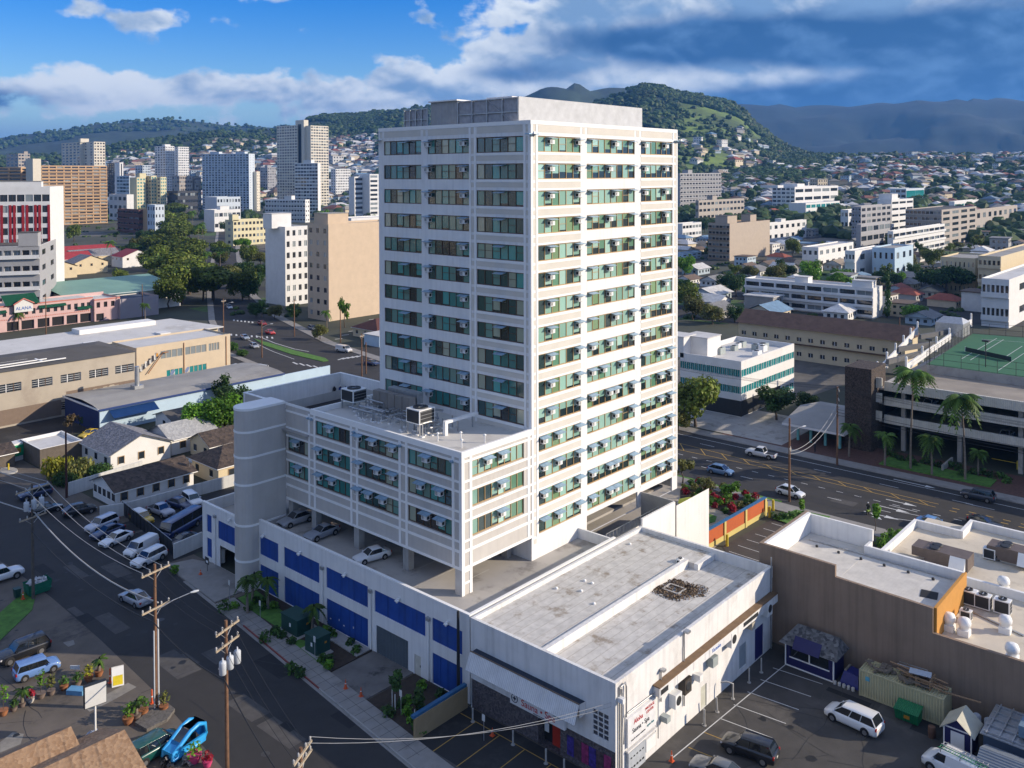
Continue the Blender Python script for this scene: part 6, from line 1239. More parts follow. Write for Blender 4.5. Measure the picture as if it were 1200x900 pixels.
# planting along the podium
for n, (px, py, k, r, h, l) in enumerate(((263, 716, 'shrub', .9, .8, 'round bush on lawn edge by first palm'), (310, 752, 'shrub', .8, .7, 'low bush beside big green cabinet'), (342, 787, 'shrub', .7, .6, 'low bush before small green cabinet'), (352, 792, 'dark', .6, .6, 'dark low bush at corner of green cabinet pad'), (385, 783, 'bright', .6, .6, 'bright bush beside mulch bed'), (418, 765, 'shrub', .6, .5, 'bush beside narrow concrete pad'), (492, 858, 'shrub', .8, .6, 'bush under staked sapling by tan wall'), (505, 846, 'dark', .8, .6, 'dark bush against the podium corner bed'), (455, 838, 'dark', .7, .5, 'dark bush at driveway side of the end bed'), (374, 757, 'bright', .5, .5, 'small bush behind the small cabinet'), (205, 672, 'bright', .6, .9, 'small fern plant by block wall stub'))):
    q = G(px, py, .1); inst(plant_kit(k, n % 3, r, h, 130, .15), 'bush', l, 'bush', (q.x, q.y, .08), n)
for n, (px, py, h, l) in enumerate(((290, 718, 4.2, 'tallest bushy palm beside podium stair tower'), (314, 713, 3.6, 'feathery palm against blue panel'), (366, 742, 3.0, 'small palm before blue doors'), (296, 706, 3.4, 'leaning palm tucked at podium wall'))): palm(px, py, h, l, n+20, .1, 11, 1.6, 'young palms along the podium')
for n, (px, py, l) in enumerate(((464, 830, 'staked sapling with thin crown nearer the driveway'), (492, 852, 'staked sapling with thin crown nearer tan wall'))):
    t = tree('dark', 'small', px, py, 1.35, l, n, .1, 1.35, 'staked saplings', 'sapling'); b = MB()
    for dx, dy in ((.35, 0), (-.2, .3), (-.2, -.3)): b.tube([(dx, dy, 0), (dx, dy, 1.2)], .03, metalw, 5)
    link('stake', b.mesh('stake'), t)
# ------------------------------------------------------------------ corner yard at lower left
shingb = voro('brown_shingle', (.24, .14, .075), (.34, .22, .13), 3.5, bump=.5)
cw = mat('cream_board', (.5, .46, .38), .85, .1)
q = G(112, 868); t = thing('sign_board', 'blank white box sign on tall white post in corner yard', 'sign', (q.x, q.y, 0)); z1, z0 = ZAT(q.x, q.y, 800), ZAT(q.x, q.y, 826); b = MB(); b.tube([(q.x, q.y, 0), (q.x, q.y, z0)], .09, metalw, 8); obj('post', b, t); b = MB(); b.obox((q.x, q.y, z0), 1.9, .4, z1-z0, -.15, dark); obj('box', b, t); b = MB(); b.obox((q.x-.03, q.y-.2, z0+.06), 1.8, .06, z1-z0-.12, -.15, signm); obj('face', b, t)
q = G(138, 801); t = thing('sandwich_board', 'white folding board with yellow panel at street corner', 'sign', (q.x, q.y, 0)); b = MB()
MR = Matrix.Translation(q) @ Matrix.Rotation(R(68), 4, 'Z') @ Matrix.Scale(1.25, 4)
for e in (-1, 1): b.faces([(e*.45, -.45, 0), (e*.45, .45, 0), (e*.06, .45, 1.4), (e*.06, -.45, 1.4)], [(0, 1, 2, 3) if e > 0 else (3, 2, 1, 0)], metalw)
b.xform(MR); obj('board', b, t); b = MB(); b.faces([(-.44, -.36, .12), (-.44, .36, .12), (-.24, .36, .78), (-.24, -.36, .78)], [(3, 2, 1, 0)], mat('yellow_panel', (.7, .55, .02), .5)); b.xform(MR); obj('yellow_panel', b, t)
terr = mat('terracotta', (.3, .12, .05), .8, .15, 2); potw = mat('white_pot', (.5, .48, .44), .7, .1); potg = mat('grey_pot', (.16, .12, .1), .8, .2)
def potted(px, py, pm, kind, r, h, label, seed, tall=0, grp='potted plants in the corner yard'):
    q = G(px, py); t = thing('potted_plant', label, 'potted plant', (q.x, q.y, .01), grp); b = MB(); b.lathe([(r*.55, 0), (r*.85, r*.7), (r*.8, r*1.05), (r*.9, r*1.1)], q, pm, 12); obj('pot', b, t)
    if kind == 'palm': 
        for pn, me, pl, pr, _ in palm_kit(tall or 1.4, seed, 9, 1.0): link('leaves' if pn == 'fronds' else 'stem', me, t, (0, 0, r*.6))
    else:
        for pn, me, pl, pr, _ in plant_kit(kind, seed % 3, r*1.1, h, 90, .12): link(pn, me, t, (0, 0, r))
for i, a in enumerate(((4, 838, terr, 'bright', .5, 2.2, 'tall bright plant in clay pot nearest left frame edge'), (16, 833, potg, 'dark', .4, .5, 'dark small plant with white stones beside tall bright plant'), (26, 828, potg, 'palm', .4, .8, 'short palm in grey pot'), (36, 823, potw, 'red', .4, .7, 'red leaved plant in white pot'), (48, 818, potg, 'bright', .5, 2.0, 'white flowering bush in brown grey pot'), (60, 814, potg, 'olive', .45, 1.3, 'yellow green plant with bent stem in grey pot'), (75, 808, terr, 'shrub', .5, .6, 'bushy plant in round clay pot'), (90, 804, potg, 'shrub', .55, .5, 'low green plants beside blue planter'), (104, 798, terr, 'yellow', .5, .9, 'yellow flowering plant in clay pot'), (116, 792, terr, 'palm', .5, .9, 'small palm in clay pot nearest sandwich board'), (150, 848, terr, 'bright', .6, 1.0, 'green plant in clay pot at left of pole planter'), (160, 843, potg, 'palm', .5, .9, 'small palm in planter island beside pole'), (168, 838, terr, 'shrub', .55, 1.0, 'green bush in planter island below pole'), (192, 833, terr, 'olive', .5, 1.1, 'thin leaved plant in clay pot right of pole'), (228, 893, mat('pink_pot', (.6, .06, .18), .5), 'bright', .7, .6, 'green plant in big pink tub'), (243, 898, MATS['pink_pot'], 'red', .5, .5, 'flowering plant in small pink tub'), (160, 890, potg, 'yellow', .6, .7, 'yellow green bush beside cottage corner'))):
    potted(*a, seed=i+3)
b = MB(); b.prism([tuple(G(x, y))[:2] for x, y in ((158, 850), (172, 838), (195, 826), (205, 834), (196, 846), (172, 858))], 0, .3, mat('rubble_edge', (.13, .12, .11), .95, .4, 4, bump=.6)); solo('planter', b, 'raised rubble planter island round the brown pole', 'planter')
b = MB(); q = G(90, 812); b.obox((q.x, q.y, 0), .9, 1.7, .45, .6, mat('light_blue_wood', (.12, .3, .5), .6)); solo('planter_box', b, 'light blue wooden planter between clay pots', 'planter')
b = MB(); q = G(88, 790); b.obox((q.x, q.y, .5), .06, 1.0, .4, .7, metalw); b.tube([(q.x, q.y, 0), (q.x, q.y, .6)], .04, steel, 5); solo('notice_board', b, 'small white notice board behind flower pots', 'sign')
# blue moulded pedal car shell and the rubbish round it
q = G(217, 880); blu = mat('sky_blue_plastic', (.03, .33, .72), .35, .06); t = thing('pedal_car', 'sky blue moulded pedal car shell standing among rubbish', 'pedal car', (q.x, q.y, 0)); ang = math.atan2(G(243, 855).y-G(195, 888).y, G(243, 855).x-G(195, 888).x)
prof = [(-1.7, .35), (-1.6, .8), (-.9, 1.15), (.1, 1.7), (.9, 1.85), (1.5, 1.6), (1.6, .8), (1.45, .35), (.2, .3), (-1.7, .35)]; b = MB([blu])
M = Matrix.Rotation(ang, 4, 'Z') @ Matrix.Scale(1.12, 4)
for e in (-.55, .55): b.tube([(x, e, z) for x, z in prof], .17, blu, 8, cap=False)
for x0, z0, x1, z1 in ((-1.7, .35, -.9, 1.2), (.1, 1.72, 1.5, 1.72), (1.5, 1.6, 1.5, .35)): b.faces([(x0, -.6, z0+.1), (x1, -.6, z1+.1), (x1, .6, z1+.1), (x0, .6, z0+.1)], [(3, 2, 1, 0), (0, 1, 2, 3)], blu)
b.box(-1.62, 1.5, -.68, -.5, .3, .85, blu); b.box(-1.62, 1.5, .5, .68, .3, .85, blu); b.box(-1.72, -1.55, -.62, .62, .3, .9, blu); b.face([(-1.7, -.62, .88), (-.85, -.62, 1.2), (-.85, .62, 1.2), (-1.7, .62, .88)][::-1], blu)
b.xform(M); o = link('shell', b.mesh('shell'), t); b = MB([carg]); b.faces([(-.88, -.5, 1.2), (.08, -.5, 1.75), (.08, .5, 1.75), (-.88, .5, 1.2)], [(0, 1, 2, 3)]); b.xform(M); link('windscreen', b.mesh('windscreen'), t); b = MB()
for x in (-1.1, 1.0): b.tube([(x, -.62, .32), (x, -.5, .32)], .3, tyre, 12); b.tube([(x, .5, .32), (x, .62, .32)], .3, tyre, 12)
b.tube([(-.5, 0, .6), (-.3, 0, 1.1), (-.3, .3, 1.1)], .04, dark, 5); b.obox((.5, 0, .5), .6, .7, .12, 0, dark); b.obox((.85, 0, .5), .12, .7, .6, 0, dark); b.xform(M); link('running_gear', b.mesh('running_gear'), t)
for n, (px, py, m_, l) in enumerate(((197, 896, mat('black_bag', (.02, .022, .03), .35, .2), 'black rubbish bags under blue pedal car'), (222, 893, mat('grey_rag', (.3, .28, .28), .8, .4, 4), 'grey rags heaped beside pink tub'), (107, 868, mat('pale_bag', (.3, .33, .4), .5, .3, 3), 'pale blue bag at foot of sign post'))):
    q = G(px, py); b = leafball([(q.x, q.y, .3, .6), (q.x+.5, q.y, .25, .4)], 120, .28, n, .7); b.mats = [m_]; b.m = [0]*len(b.f); solo('rubbish', b, l, 'rubbish', base=(q.x, q.y, 0))
# three people on the terrace behind the wing
q = G(527, 0) if False else None
for n, (px, sh, l) in enumerate(((392, (.02, .02, .025), 'man in black leaning at terrace edge at left of three'), (399, (.02, .06, .25), 'man in blue shirt in the middle of the terrace three'), (405, (.03, .025, .025), 'man in dark shirt at right of the terrace three'))):
    q = G(px, 466, WZ-3.2); person((q.x, q.y, WZ-3.2), R(200), l, mat('shirt_%s' % 'abc'[n], sh, .9), mat('dark_trousers', (.02, .02, .03), .9), .3, 'people on the terrace')
q = G(877, 527); q = G(955, 531); person((q.x, q.y, .13), R(90), 'person in dark clothes standing on pavement by bus shelter', MATS['dark_cloth'], MATS['dark_trousers'], .2)
# ------------------------------------------------------------------ neighbouring buildings
def pm(nm, c, **k): return mat('paint_'+nm, c, .85, .06, .4, **k)
wing_ = glass('dark_window', (.022, .03, .04), .08); wlit = glass('curtained_window', (.22, .25, .26), .15); wteal = glass('teal_window', (.02, .22, .23), .06); groof = mat('grey_flat_roof', (.3, .29, .27), .9, .15, .15, stain=(.16, .15, .14), sscale=.06, samt=.6); wroof = mat('pale_flat_roof', (.55, .54, .52), .85, .1, .15, stain=(.36, .34, .31), sscale=.08, samt=.6); droof = mat('dark_felt_roof', (.085, .08, .075), .9, .15, .3, stain=(.13, .12, .11), sscale=.1, samt=.6)
def along(q, u, px):
    q = Vector(q)-CAM; u = Vector(u); k = (px-PX0)/FPX; return (q.dot(_r)-k*q.dot(_f))/(k*u.dot(_f)-u.dot(_r))
WPC = {}
def pane_mesh(w, h, m):
    k = (round(w, 2), round(h, 2), m.name)
    if k not in WPC:
        b = MB([m]); b.face([(-w/2, 0, 0), (w/2, 0, 0), (w/2, 0, h), (-w/2, 0, h)]); t = min(.08, w*.06)
        for x in (-w/2, 0, w/2-t): b.box(x, x+t, -.03, -.002, 0, h, frame_d if m is wing_ else band)
        WPC[k] = b.mesh('window')
    return WPC[k]
def block(label, xc, yb, xl, xr, yt, wallm, name='building', cat='building', dist=None, rot=0.0, L=None, Rr=None, roofm=None, group=None, par=.8, boxes=(), fascia=None, base=0.0, wr=None, wd=None):
    """grid-lined block from its near corner: xl, xr = where its two street faces end in the photograph; L, Rr = (rows, cols, width share, height share, style, pane)"""
    q = GD(xc, yb, dist) if dist else G(xc, yb, base); q.z = base
    u = Vector((math.cos(rot), math.sin(rot), 0)); v = Vector((-u.y, u.x, 0))
    w = wr or max(2, along(q, u, xr)); d = wd or max(2, along(q, v, xl)); h = ZAT(q.x, q.y, yt)-base
    t = thing(name, label, cat, tuple(q), group, rot); b = MB(); wins = []
    def fac(o, dr, ln, spec, nrm):
        if not spec: wall(b, o, dr, ln, h, [], wallm); return []
        nr, nc, fw, fh, style, pn = (list(spec)+[wing_])[:6]; hs = []; H = h-(par if par < h*.2 else h*.08); fl = H/nr; cw = ln/nc
        for r in range(nr):
            for c in range(nc):
                a = c*cw+cw*(1-fw)/2; z = r*fl+fl*(1-fh)*.62; hs.append((a, a+cw*fw, z, z+fl*fh))
        wall(b, o, dr, ln, h, hs, wallm, .9 if style == 'b' else .18, darkin if style == 'b' else None)
        for a0, a1, z0, z1 in hs: wins.append((Vector(o)+Vector(dr)*((a0+a1)/2)-nrm*(.88 if style == 'b' else .16)+Vector((0, 0, z0)), a1-a0, z1-z0, nrm, pn))
        if style == 'b':
            for r in range(nr):
                bb = MB(); z = r*fl+fl*(1-fh)*.62
                o1 = Vector(o); p = [o1+nrm*.9, o1+nrm*.9+Vector(dr)*ln, o1+Vector(dr)*ln+nrm*.01, o1+nrm*.01]
                bb.prism([(x.x, x.y) for x in p], z-.25, z-.02, fascia or wallm); p = [o1+nrm*.9, o1+nrm*.9+Vector(dr)*ln, o1+Vector(dr)*ln+nrm*.8, o1+nrm*.8]; bb.prism([(x.x, x.y) for x in p], z-.02, z+fl*(.22 if nr > 10 else .2), fascia or wallm)
                link('balcony', bb.mesh('balcony'), t)
        if style == 's':
            pass
    fac((0, d, 0), (0, -1, 0), d, L, Vector((-1, 0, 0))); fac((0, 0, 0), (1, 0, 0), w, Rr, Vector((0, -1, 0)))
    wall(b, (w, 0, 0), (0, 1, 0), d, h, [], wallm); wall(b, (w, d, 0), (-1, 0, 0), w, h, [], wallm); link('wall', b.mesh('wall'), t)
    b = MB(); e = .25; b.box(e, w-e, e, d-e, h-par-.1, h-par, roofm or groof)
    for a in ((0, w, 0, e), (0, w, d-e, d), (0, e, e, d-e), (w-e, w, e, d-e)): b.box(a[0]+.004, a[1]-.004, a[2]+.004, a[3]-.004, h-par, h+.06, fascia or wallm)
    link('roof', b.mesh('roof'), t)
    for fx, fy, sx, sy, hh in boxes: b = MB(); b.box(fx*w, fx*w+sx, fy*d, fy*d+sy, h-par, h+hh, wallm); b.box(fx*w-.15, fx*w+sx+.15, fy*d-.15, fy*d+sy+.15, h+hh, h+hh+.2, roofm or groof); link('roof_house', b.mesh('roof_house'), t)
    wins.sort(key=lambda q: -q[1]*q[2]); mats_ = {}
    rest = MB()
    for i, (p, ww, hh, nrm, pn) in enumerate(wins):
        m = pn if rnd.random() < .72 else (wlit if pn is wing_ else pn); a = -math.pi/2 if nrm.x < 0 else 0
        if i < 100: o = link('window', pane_mesh(ww, hh, m), t, p); o.rotation_euler.z = a
        else:
            s = Vector((0, -1, 0)) if nrm.x < 0 else Vector((1, 0, 0)); rest.face([p-s*ww/2, p+s*ww/2, p+s*ww/2+Vector((0, 0, hh)), p-s*ww/2+Vector((0, 0, hh))], m)
    if rest.f: o = link('window', rest.mesh('window'), t); o['kind'] = 'stuff'
    t['_w'], t['_d'], t['_h'] = w, d, h
    return t
def gable(label, x0, x1, y0, y1, ze, zr, axis, roofm, wallm, name='house', cat='house', group=None, over=.5, wins=3, hipf=0.0, base=0.0):
    """gabled (or, with hipf, hipped) house on a site rectangle, ridge along axis"""
    t = thing(name, label, cat, ((x0+x1)/2, (y0+y1)/2, base), group); b = MB(); b.prism([(x0, y0), (x1, y0), (x1, y1), (x0, y1)], base, base+ze, wallm); o = over; xm, ym = (x0+x1)/2, (y0+y1)/2; E, Z = base+ze-.15, base+zr
    if axis == 'X':
        hx = hipf*(y1-y0)/2; A, B = (x0-o+hx, ym, Z), (x1+o-hx, ym, Z); c = [(x0-o, y0-o, E), (x1+o, y0-o, E), (x1+o, y1+o, E), (x0-o, y1+o, E)]; F = [(c[0], c[1], B, A), (c[2], c[3], A, B)]; G_ = [(c[3], c[0], A), (c[1], c[2], B)]
        if not hipf: b.face([(x0, y0, base+ze), (x0, ym, Z-.1), (x0, y1, base+ze)], wallm); b.face([(x1, y1, base+ze), (x1, ym, Z-.1), (x1, y0, base+ze)], wallm)
    else:
        hy = hipf*(x1-x0)/2; A, B = (xm, y0-o+hy, Z), (xm, y1+o-hy, Z); c = [(x0-o, y0-o, E), (x1+o, y0-o, E), (x1+o, y1+o, E), (x0-o, y1+o, E)]; F = [(c[3], c[0], A, B), (c[1], c[2], B, A)]; G_ = [(c[0], c[1], A), (c[2], c[3], B)]
        if not hipf: b.face([(x1, y0, base+ze), (xm, y0, Z-.1), (x0, y0, base+ze)], wallm); b.face([(x0, y1, base+ze), (xm, y1, Z-.1), (x1, y1, base+ze)], wallm)
    obj('wall', b, t); r = MB()
    for f in F: r.face(f, roofm); r.face([(p[0], p[1], p[2]-.14) for p in f][::-1], band)
    for f in F: e0, e1 = f[0], f[1]; r.face([(e0[0], e0[1], e0[2]-.14), (e1[0], e1[1], e1[2]-.14), e1, e0], band)
    if hipf:
        for f in G_: r.face(f, roofm); r.face([(p[0], p[1], p[2]-.14) for p in f][::-1], band)
    obj('roof', r, t)
    for k in range(wins):
        x = x0+(x1-x0)*(k+.5)/wins; w = MB([wing_]); zz = base+max(1.0, ze-2.0); w.box(x-.5, x+.5, y0-.05, y0-.005, zz, zz+1.2); w.box(x-.6, x+.6, y0-.09, y0-.055, zz+1.2, zz+1.3, mat('tan_casing', (.4, .27, .14), .6)); w.box(x-.6, x-.5, y0-.09, y0-.004, zz-.1, zz+1.2, MATS['tan_casing']); w.box(x+.5, x+.6, y0-.09, y0-.004, zz-.1, zz+1.2, MATS['tan_casing']); obj('window', w, t)
        y = y0+(y1-y0)*(k+.5)/wins; w = MB([wing_]); w.box(x0-.05, x0-.005, y-.5, y+.5, zz, zz+1.1); w.box(x0-.08, x0-.051, y-.56, y+.56, zz-.08, zz, band); obj('window', w, t)
    return t
shg = voro('grey_roof_shingle', (.13, .13, .14), (.26, .25, .26), 2.6); shl = voro('pale_roof_shingle', (.3, .3, .3), (.42, .42, .41), 2.4); shb = voro('dark_brown_shingle', (.035, .026, .022), (.09, .065, .05), 2.2); shr = mat('red_tile_roof', (.3, .03, .035), .7, .2, .5); whs = pm('white_board', (.7, .69, .67)); crmw = pm('cream', (.6, .5, .33)); beige = pm('beige', (.40, .35, .28), stain=(.3, .25, .2), sscale=.12, samt=.7); sandw = pm('sand', (.55, .45, .32)); lblue = pm('light_blue', (.42, .55, .66)); navyw = pm('navy', (.015, .035, .13)); pink = pm('pink', (.56, .38, .36)); pgreen = pm('pale_green', (.24, .36, .28)); grn = pm('awning_green', (.012, .13, .07))
gable('brown shingled cottage wing at lower left frame edge', -54, -45.9, 9.9, 15.4, 3.2, 4.7, 'X', shingb, crmw, name='cottage', wins=0); gable('brown shingled cottage wing beside the dark green van', -54, -43.1, 4.9, 12.8, 3.1, 4.7, 'X', shingb, crmw, name='cottage', wins=0)
# houses behind the shaded lot
gable('white gabled house with grey shingle roof behind long boundary wall', -8.0, 2.9, 87.5, 99, 3.2, 5.6, 'Y', shg, whs, wins=3)
gable('low wing with pale shingle roof joined beside the grey gabled house', 3.6, 12.5, 88.5, 97, 3.0, 4.9, 'X', shl, whs, wins=2)
gable('long white cottage under mottled dark brown roof beside parked cars', -14.9, -2.0, 70.6, 78.5, 2.7, 4.3, 'X', shb, whs, wins=5)
gable('cream bungalow with brown hipped roof beside podium terrace', 1.0, 10.5, 68.0, 77, 3.0, 5.0, 'X', shb, crmw, hipf=.9, wins=2); gable('brown roofed house half hidden behind the stair tower', 6.5, 20, 80, 87, 2.8, 4.6, 'X', shb, crmw, wins=2)
gable('small dark roofed white hut beside the bushy green trees', 10.5, 23, 101, 108, 2.8, 4.0, 'X', droof, whs, wins=1)
block('low flat roofed workshop with pale fascia behind flowering hedge', 47, 549, 30, 97, 527, mat('wood_grey', (.12, .10, .08), .9, .2), roofm=wroof, par=.5, fascia=white, wd=9)
gable('weathered wooden shed with brown roof by the street bend', -24.5, -17.5, 104, 110, 2.6, 3.6, 'X', shb, mat('wood_grey', (.12, .10, .08), .9, .2), name='shed', cat='shed', wins=0)
t = thing('kiosk', 'bright green street kiosk with orange label at far left', 'kiosk', tuple(G(21, 540)), None); q = G(21, 540); b = MB(); b.obox((q.x, q.y, .9), 3.0, .3, 1.9, .15, mat('bright_green', (.01, .3, .12), .5)); obj('panel', b, t); b = MB(); b.obox((q.x-.02, q.y-.18, 1.5), 1.0, .06, .8, .15, mat('orange_label', (.5, .22, .02), .5)); obj('label_plate', b, t); b = MB(); b.obox((q.x, q.y+1.2, 0), 3.4, 2.2, 3.1, .15, whs); obj('booth', b, t)
q = G(10, 552); b = MB(); b.lathe([(2.2, 0), (2.1, .16)], (0, 0, 0), conc, 16); b.v = [(q.x+x*.6, q.y+y, z) for x, y, z in b.v]; struct('traffic_island', b); b = MB(); b.tube([(q.x, q.y, .16), (q.x, q.y, 1.3)], .14, mat('yellow_post', (.6, .45, .03), .5), 8); solo('bollard', b, 'yellow post on concrete street island', 'bollard')
b = MB(); q = G(222, 541, 4.0); b.lathe([(.02, 0), (.35, .08), (.5, .22)], (0, 0, 0), metalw, 14); b.xform(Matrix.Translation(q) @ Matrix.Rotation(R(70), 4, 'Y') @ Matrix.Rotation(R(30), 4, 'Z')); b.tube([q, q-Vector((0, 0, .8))], .04, steel, 5); solo('satellite_dish', b, 'white satellite dish on brown bungalow roof', 'satellite dish')
# blue warehouse
Yb = thing('blue_warehouse', 'long low warehouse with pale blue flank and navy end', 'warehouse', (20, 120, 0)); b = MB()
b.box(1.2, 44, 112.5, 112.8, 0, 4.6, lblue); b.box(1.2, 1.5, 112.8, 129, 0, 4.8, navyw); b.box(1.5, 44, 128.7, 129, 0, 4.8, whs); b.box(43.7, 44, 112.8, 128.7, 0, 4.8, lblue); b.box(44, 58, 113, 113.3, 0, 4.2, lblue); obj('wall', b, Yb)
b = MB(); pr5 = [(112.2, 4.75), (115, 5.2), (120, 5.5), (125, 5.3), (129.3, 4.9)]
for (a, za), (c, zc_) in zip(pr5, pr5[1:]): b.face([(.9, a, za), (44.2, a, za), (44.2, c, zc_), (.9, c, zc_)], groof)
b.box(.8, 44.3, 112.1, 112.2, 4.4, 4.8, mat('navy_trim', (.012, .04, .16), .5)); b.box(.8, .9, 112.2, 129.3, 4.5, 4.85, band); obj('roof', b, Yb)
b = MB(); b.faces([(3, 110.2, 3.0), (12.5, 110.2, 3.0), (12.5, 112.48, 4.2), (3, 112.48, 4.2)], [(0, 1, 2, 3), (3, 2, 1, 0)], mat('blue_canvas', (.012, .07, .25), .7, .1)); obj('awning', b, Yb); b = MB(); b.tube([(13, 121, 5), (13, 121, 10.2)], .5, steel, 12); b.box(12, 14, 120, 122, 5.2, 6.2, steel); obj('chimney', b, Yb)
for x in (19, 22.5): b = MB(); b.lathe([(.05, 0), (.5, .15), (.75, .4)], (0, 0, 0), metalw, 14); b.xform(Matrix.Translation((x+4, 124, 6.6)) @ Matrix.Rotation(R(-55), 4, 'Y')); b.tube([(x+4, 124, 5.2), (x+4, 124, 6.6)], .06, steel, 5); obj('dish', b, Yb)
# school, studio, motel
block('beige two storey school with peeling paint and dark flat roof', 159, 466, 158.6, 200, 411, beige, L=None, wr=2, wd=2) if False else None
qs = GY(158.5, 440, 131); zs_ = ZAT(qs.x, 131, 412)
SB = thing('school_block', 'beige two storey hall with patchy paint and dark flat roof', 'building', (qs.x, 131, 0)); b = MB(); Lx = 46; x0 = qs.x-Lx
wx = [GY(a, 440, 131).x-x0 for a in (-2, 25, 37, 61.5, 71, 95, 104.5, 127, 135, 157)]; hs = [(wx[k], wx[k+1], zs_*.62, zs_*.62+1.75) for k in range(0, 10, 2)]; gx = [GY(a, 475, 131).x-x0 for a in (37, 61.5, 71, 84)]
hs += [(gx[0], gx[1], 1.3, 2.9), (gx[2], gx[3], 1.4, 3.0), (wx[0]-.0, wx[0]+2.2, 1.3, 3.0), (wx[0]+3.5, wx[0]+5, 1.3, 3.0)]
wall(b, (x0, 131, 0), (1, 0, 0), Lx, zs_, hs, beige, .25); wall(b, (x0, 150, 0), (0, -1, 0), 19, zs_, [], beige); wall(b, (x0+Lx, 131, 0), (0, 1, 0), 19, zs_, [], beige); wall(b, (x0+Lx, 150, 0), (-1, 0, 0), Lx, zs_, [], beige); obj('wall', b, SB)
b = MB(); b.faces([(x0-.3, 130.7, zs_), (x0+Lx+.3, 130.7, zs_), (x0+Lx-5, 140, zs_+1.2), (x0-.3, 140, zs_+1.2), (x0+Lx+.3, 150, zs_), (x0-.3, 150, zs_)], [(0, 1, 2, 3), (1, 4, 2), (4, 5, 3, 2)], droof); obj('roof', b, SB)
b = MB([mat('paint_patch', (.19, .14, .105), .9, .08)]); b.box(GY(72, 0, 131).x, x0+Lx-.02, 130.975, 130.998, .5, zs_*.45); b.box(x0+.1, GY(66, 0, 131).x, 130.975, 130.998, .4, 3.6); obj('paint_patch', b, SB); b = MB([beige]); rnd.seed(9)
for px, r_ in ((92, .8), (106, 1.0), (118, 1.1), (126, 1.3), (132, 1.0)): c = GY(px, 0, 131).x; b.face([(c+r_*math.cos(k*.63)*rnd.uniform(.8, 1.1), 130.968-px*1e-4, zs_*.34+r_*.8*math.sin(k*.63)) for k in range(10)])
obj('paint_spot', b, SB)
for a0, a1, z0, z1 in hs: w = MB([wing_]); w.box(x0+a0, x0+a1, 131.2, 131.24, z0, z1, wing_); n = max(2, int((a1-a0)/1.2)); [w.box(x0+a0+(a1-a0)*k/n-.06, x0+a0+(a1-a0)*k/n+.06, 131.12, 131.2, z0, z1, band if k % 2 else frame_d) for k in range(n+1)]; [w.box(x0+a0, x0+a1, 131.14, 131.2, z0+(z1-z0)*k/4-.02, z0+(z1-z0)*k/4+.02, band) for k in range(1, 4)]; obj('window', w, SB)
b = MB([metalw]);
for k in range(3): b.box(x0, GY(70, 0, 133).x-k*3, 132.0+k*2.4, 132.3+k*2.4, zs_+.6, zs_+.8)
b.box(GY(40, 0, 134).x, GY(42, 0, 134).x, 132.3, 136.8, zs_+.65, zs_+.75); obj('roof_duct', b, SB)
qe = G(270, 433); zx = ZAT(qe.x, qe.y, 391.5); xa = GY(160, 420, qe.y).x; ST = thing('studio_building', 'sand coloured two storey building with graffiti and pale windows', 'building', (qe.x, qe.y, 0)); b = MB(); wl_ = qe.x-xa; fx = lambda p: GY(p, 420, qe.y).x-xa
hs = [(fx(188), fx(214), zx*.62, zx*.62+1.9), (fx(217), fx(242), zx*.62, zx*.62+1.9), (fx(244.5), fx(257), zx*.62, zx*.62+1.9), (fx(195), fx(214), .9, 2.7), (fx(222), fx(242), .9, 2.7)]
wall(b, (xa, qe.y, 0), (1, 0, 0), wl_, zx, hs, sandw, .2); wall(b, (xa, qe.y+13, 0), (0, -1, 0), 13, zx, [], sandw); wall(b, (qe.x, qe.y, 0), (0, 1, 0), 13, zx, [], sandw); wall(b, (qe.x, qe.y+13, 0), (-1, 0, 0), wl_, zx, [], sandw); obj('wall', b, ST); b = MB(); b.box(xa+.2, qe.x-.2, qe.y+.25, qe.y+12.8, zx-.5, zx-.4, wroof); b.box(xa, qe.x+.05, qe.y+.003, qe.y+.25, zx-.4, zx+.1, sandw); obj('roof', b, ST)
for k, (a0, a1, z0, z1) in enumerate(hs):
    w = MB(); n = 4; w.box(xa+a0, xa+a1, qe.y+.14, qe.y+.18, z0, z1, wlit if k < 3 else wteal); [w.box(xa+a0+(a1-a0)*j/n-.07, xa+a0+(a1-a0)*j/n+.07, qe.y+.05, qe.y+.14, z0, z1, sandw) for j in range(n+1)]; obj('window', w, ST)
b = MB()
for px in (215.5, 265): b.tube([(xa+fx(px), qe.y-.1, .3), (xa+fx(px), qe.y-.1, zx-.4)], .12, mat('rust_pipe', (.3, .14, .06), .7), 6)
obj('drainpipe', b, ST); rnd.seed(4); b = MB()
for k in range(16):
    u_ = fx(164+k*1.35); zz = zx*.36+k*.19; b.obox((xa+u_, qe.y-.03-k*.001, zz), .5, .02, .9+.3*(k % 3), 0, [blkt, signm, mat('grey_spray', (.25, .25, .25), .8), blkt][k % 4])
b.obox((xa+fx(184), qe.y-.05, zx*.36+3.2), .5, .02, .8, 0, mat('orange_label', (.5, .22, .02), .5)); obj('graffiti', b, ST); b = MB(); b.tube([(xa+fx(172), qe.y-.5, zx*.3), (xa+fx(190), qe.y-.5, zx*.3+4.6)], .12, mat('rust_pipe', (.3, .14, .06), .7), 6); b.box(xa+fx(190), xa+fx(196), qe.y-.9, qe.y-.02, zx*.3+4.5, zx*.3+4.62, MATS['rust_pipe']); obj('outside_stair', b, ST)
MT = thing('motel', 'long white roofed motel with cream wall and balcony behind school', 'motel', (30, 175, 0)); zm = 6.6; ya = 171.5; xr_ = GY(262, 383, ya).x; b = MB(); hs = [(3+k*4.3, 5.6+k*4.3, 4.0, 5.6) for k in range(12)]+[(3+k*4.3, 5.6+k*4.3, .9, 2.6) for k in range(12)]
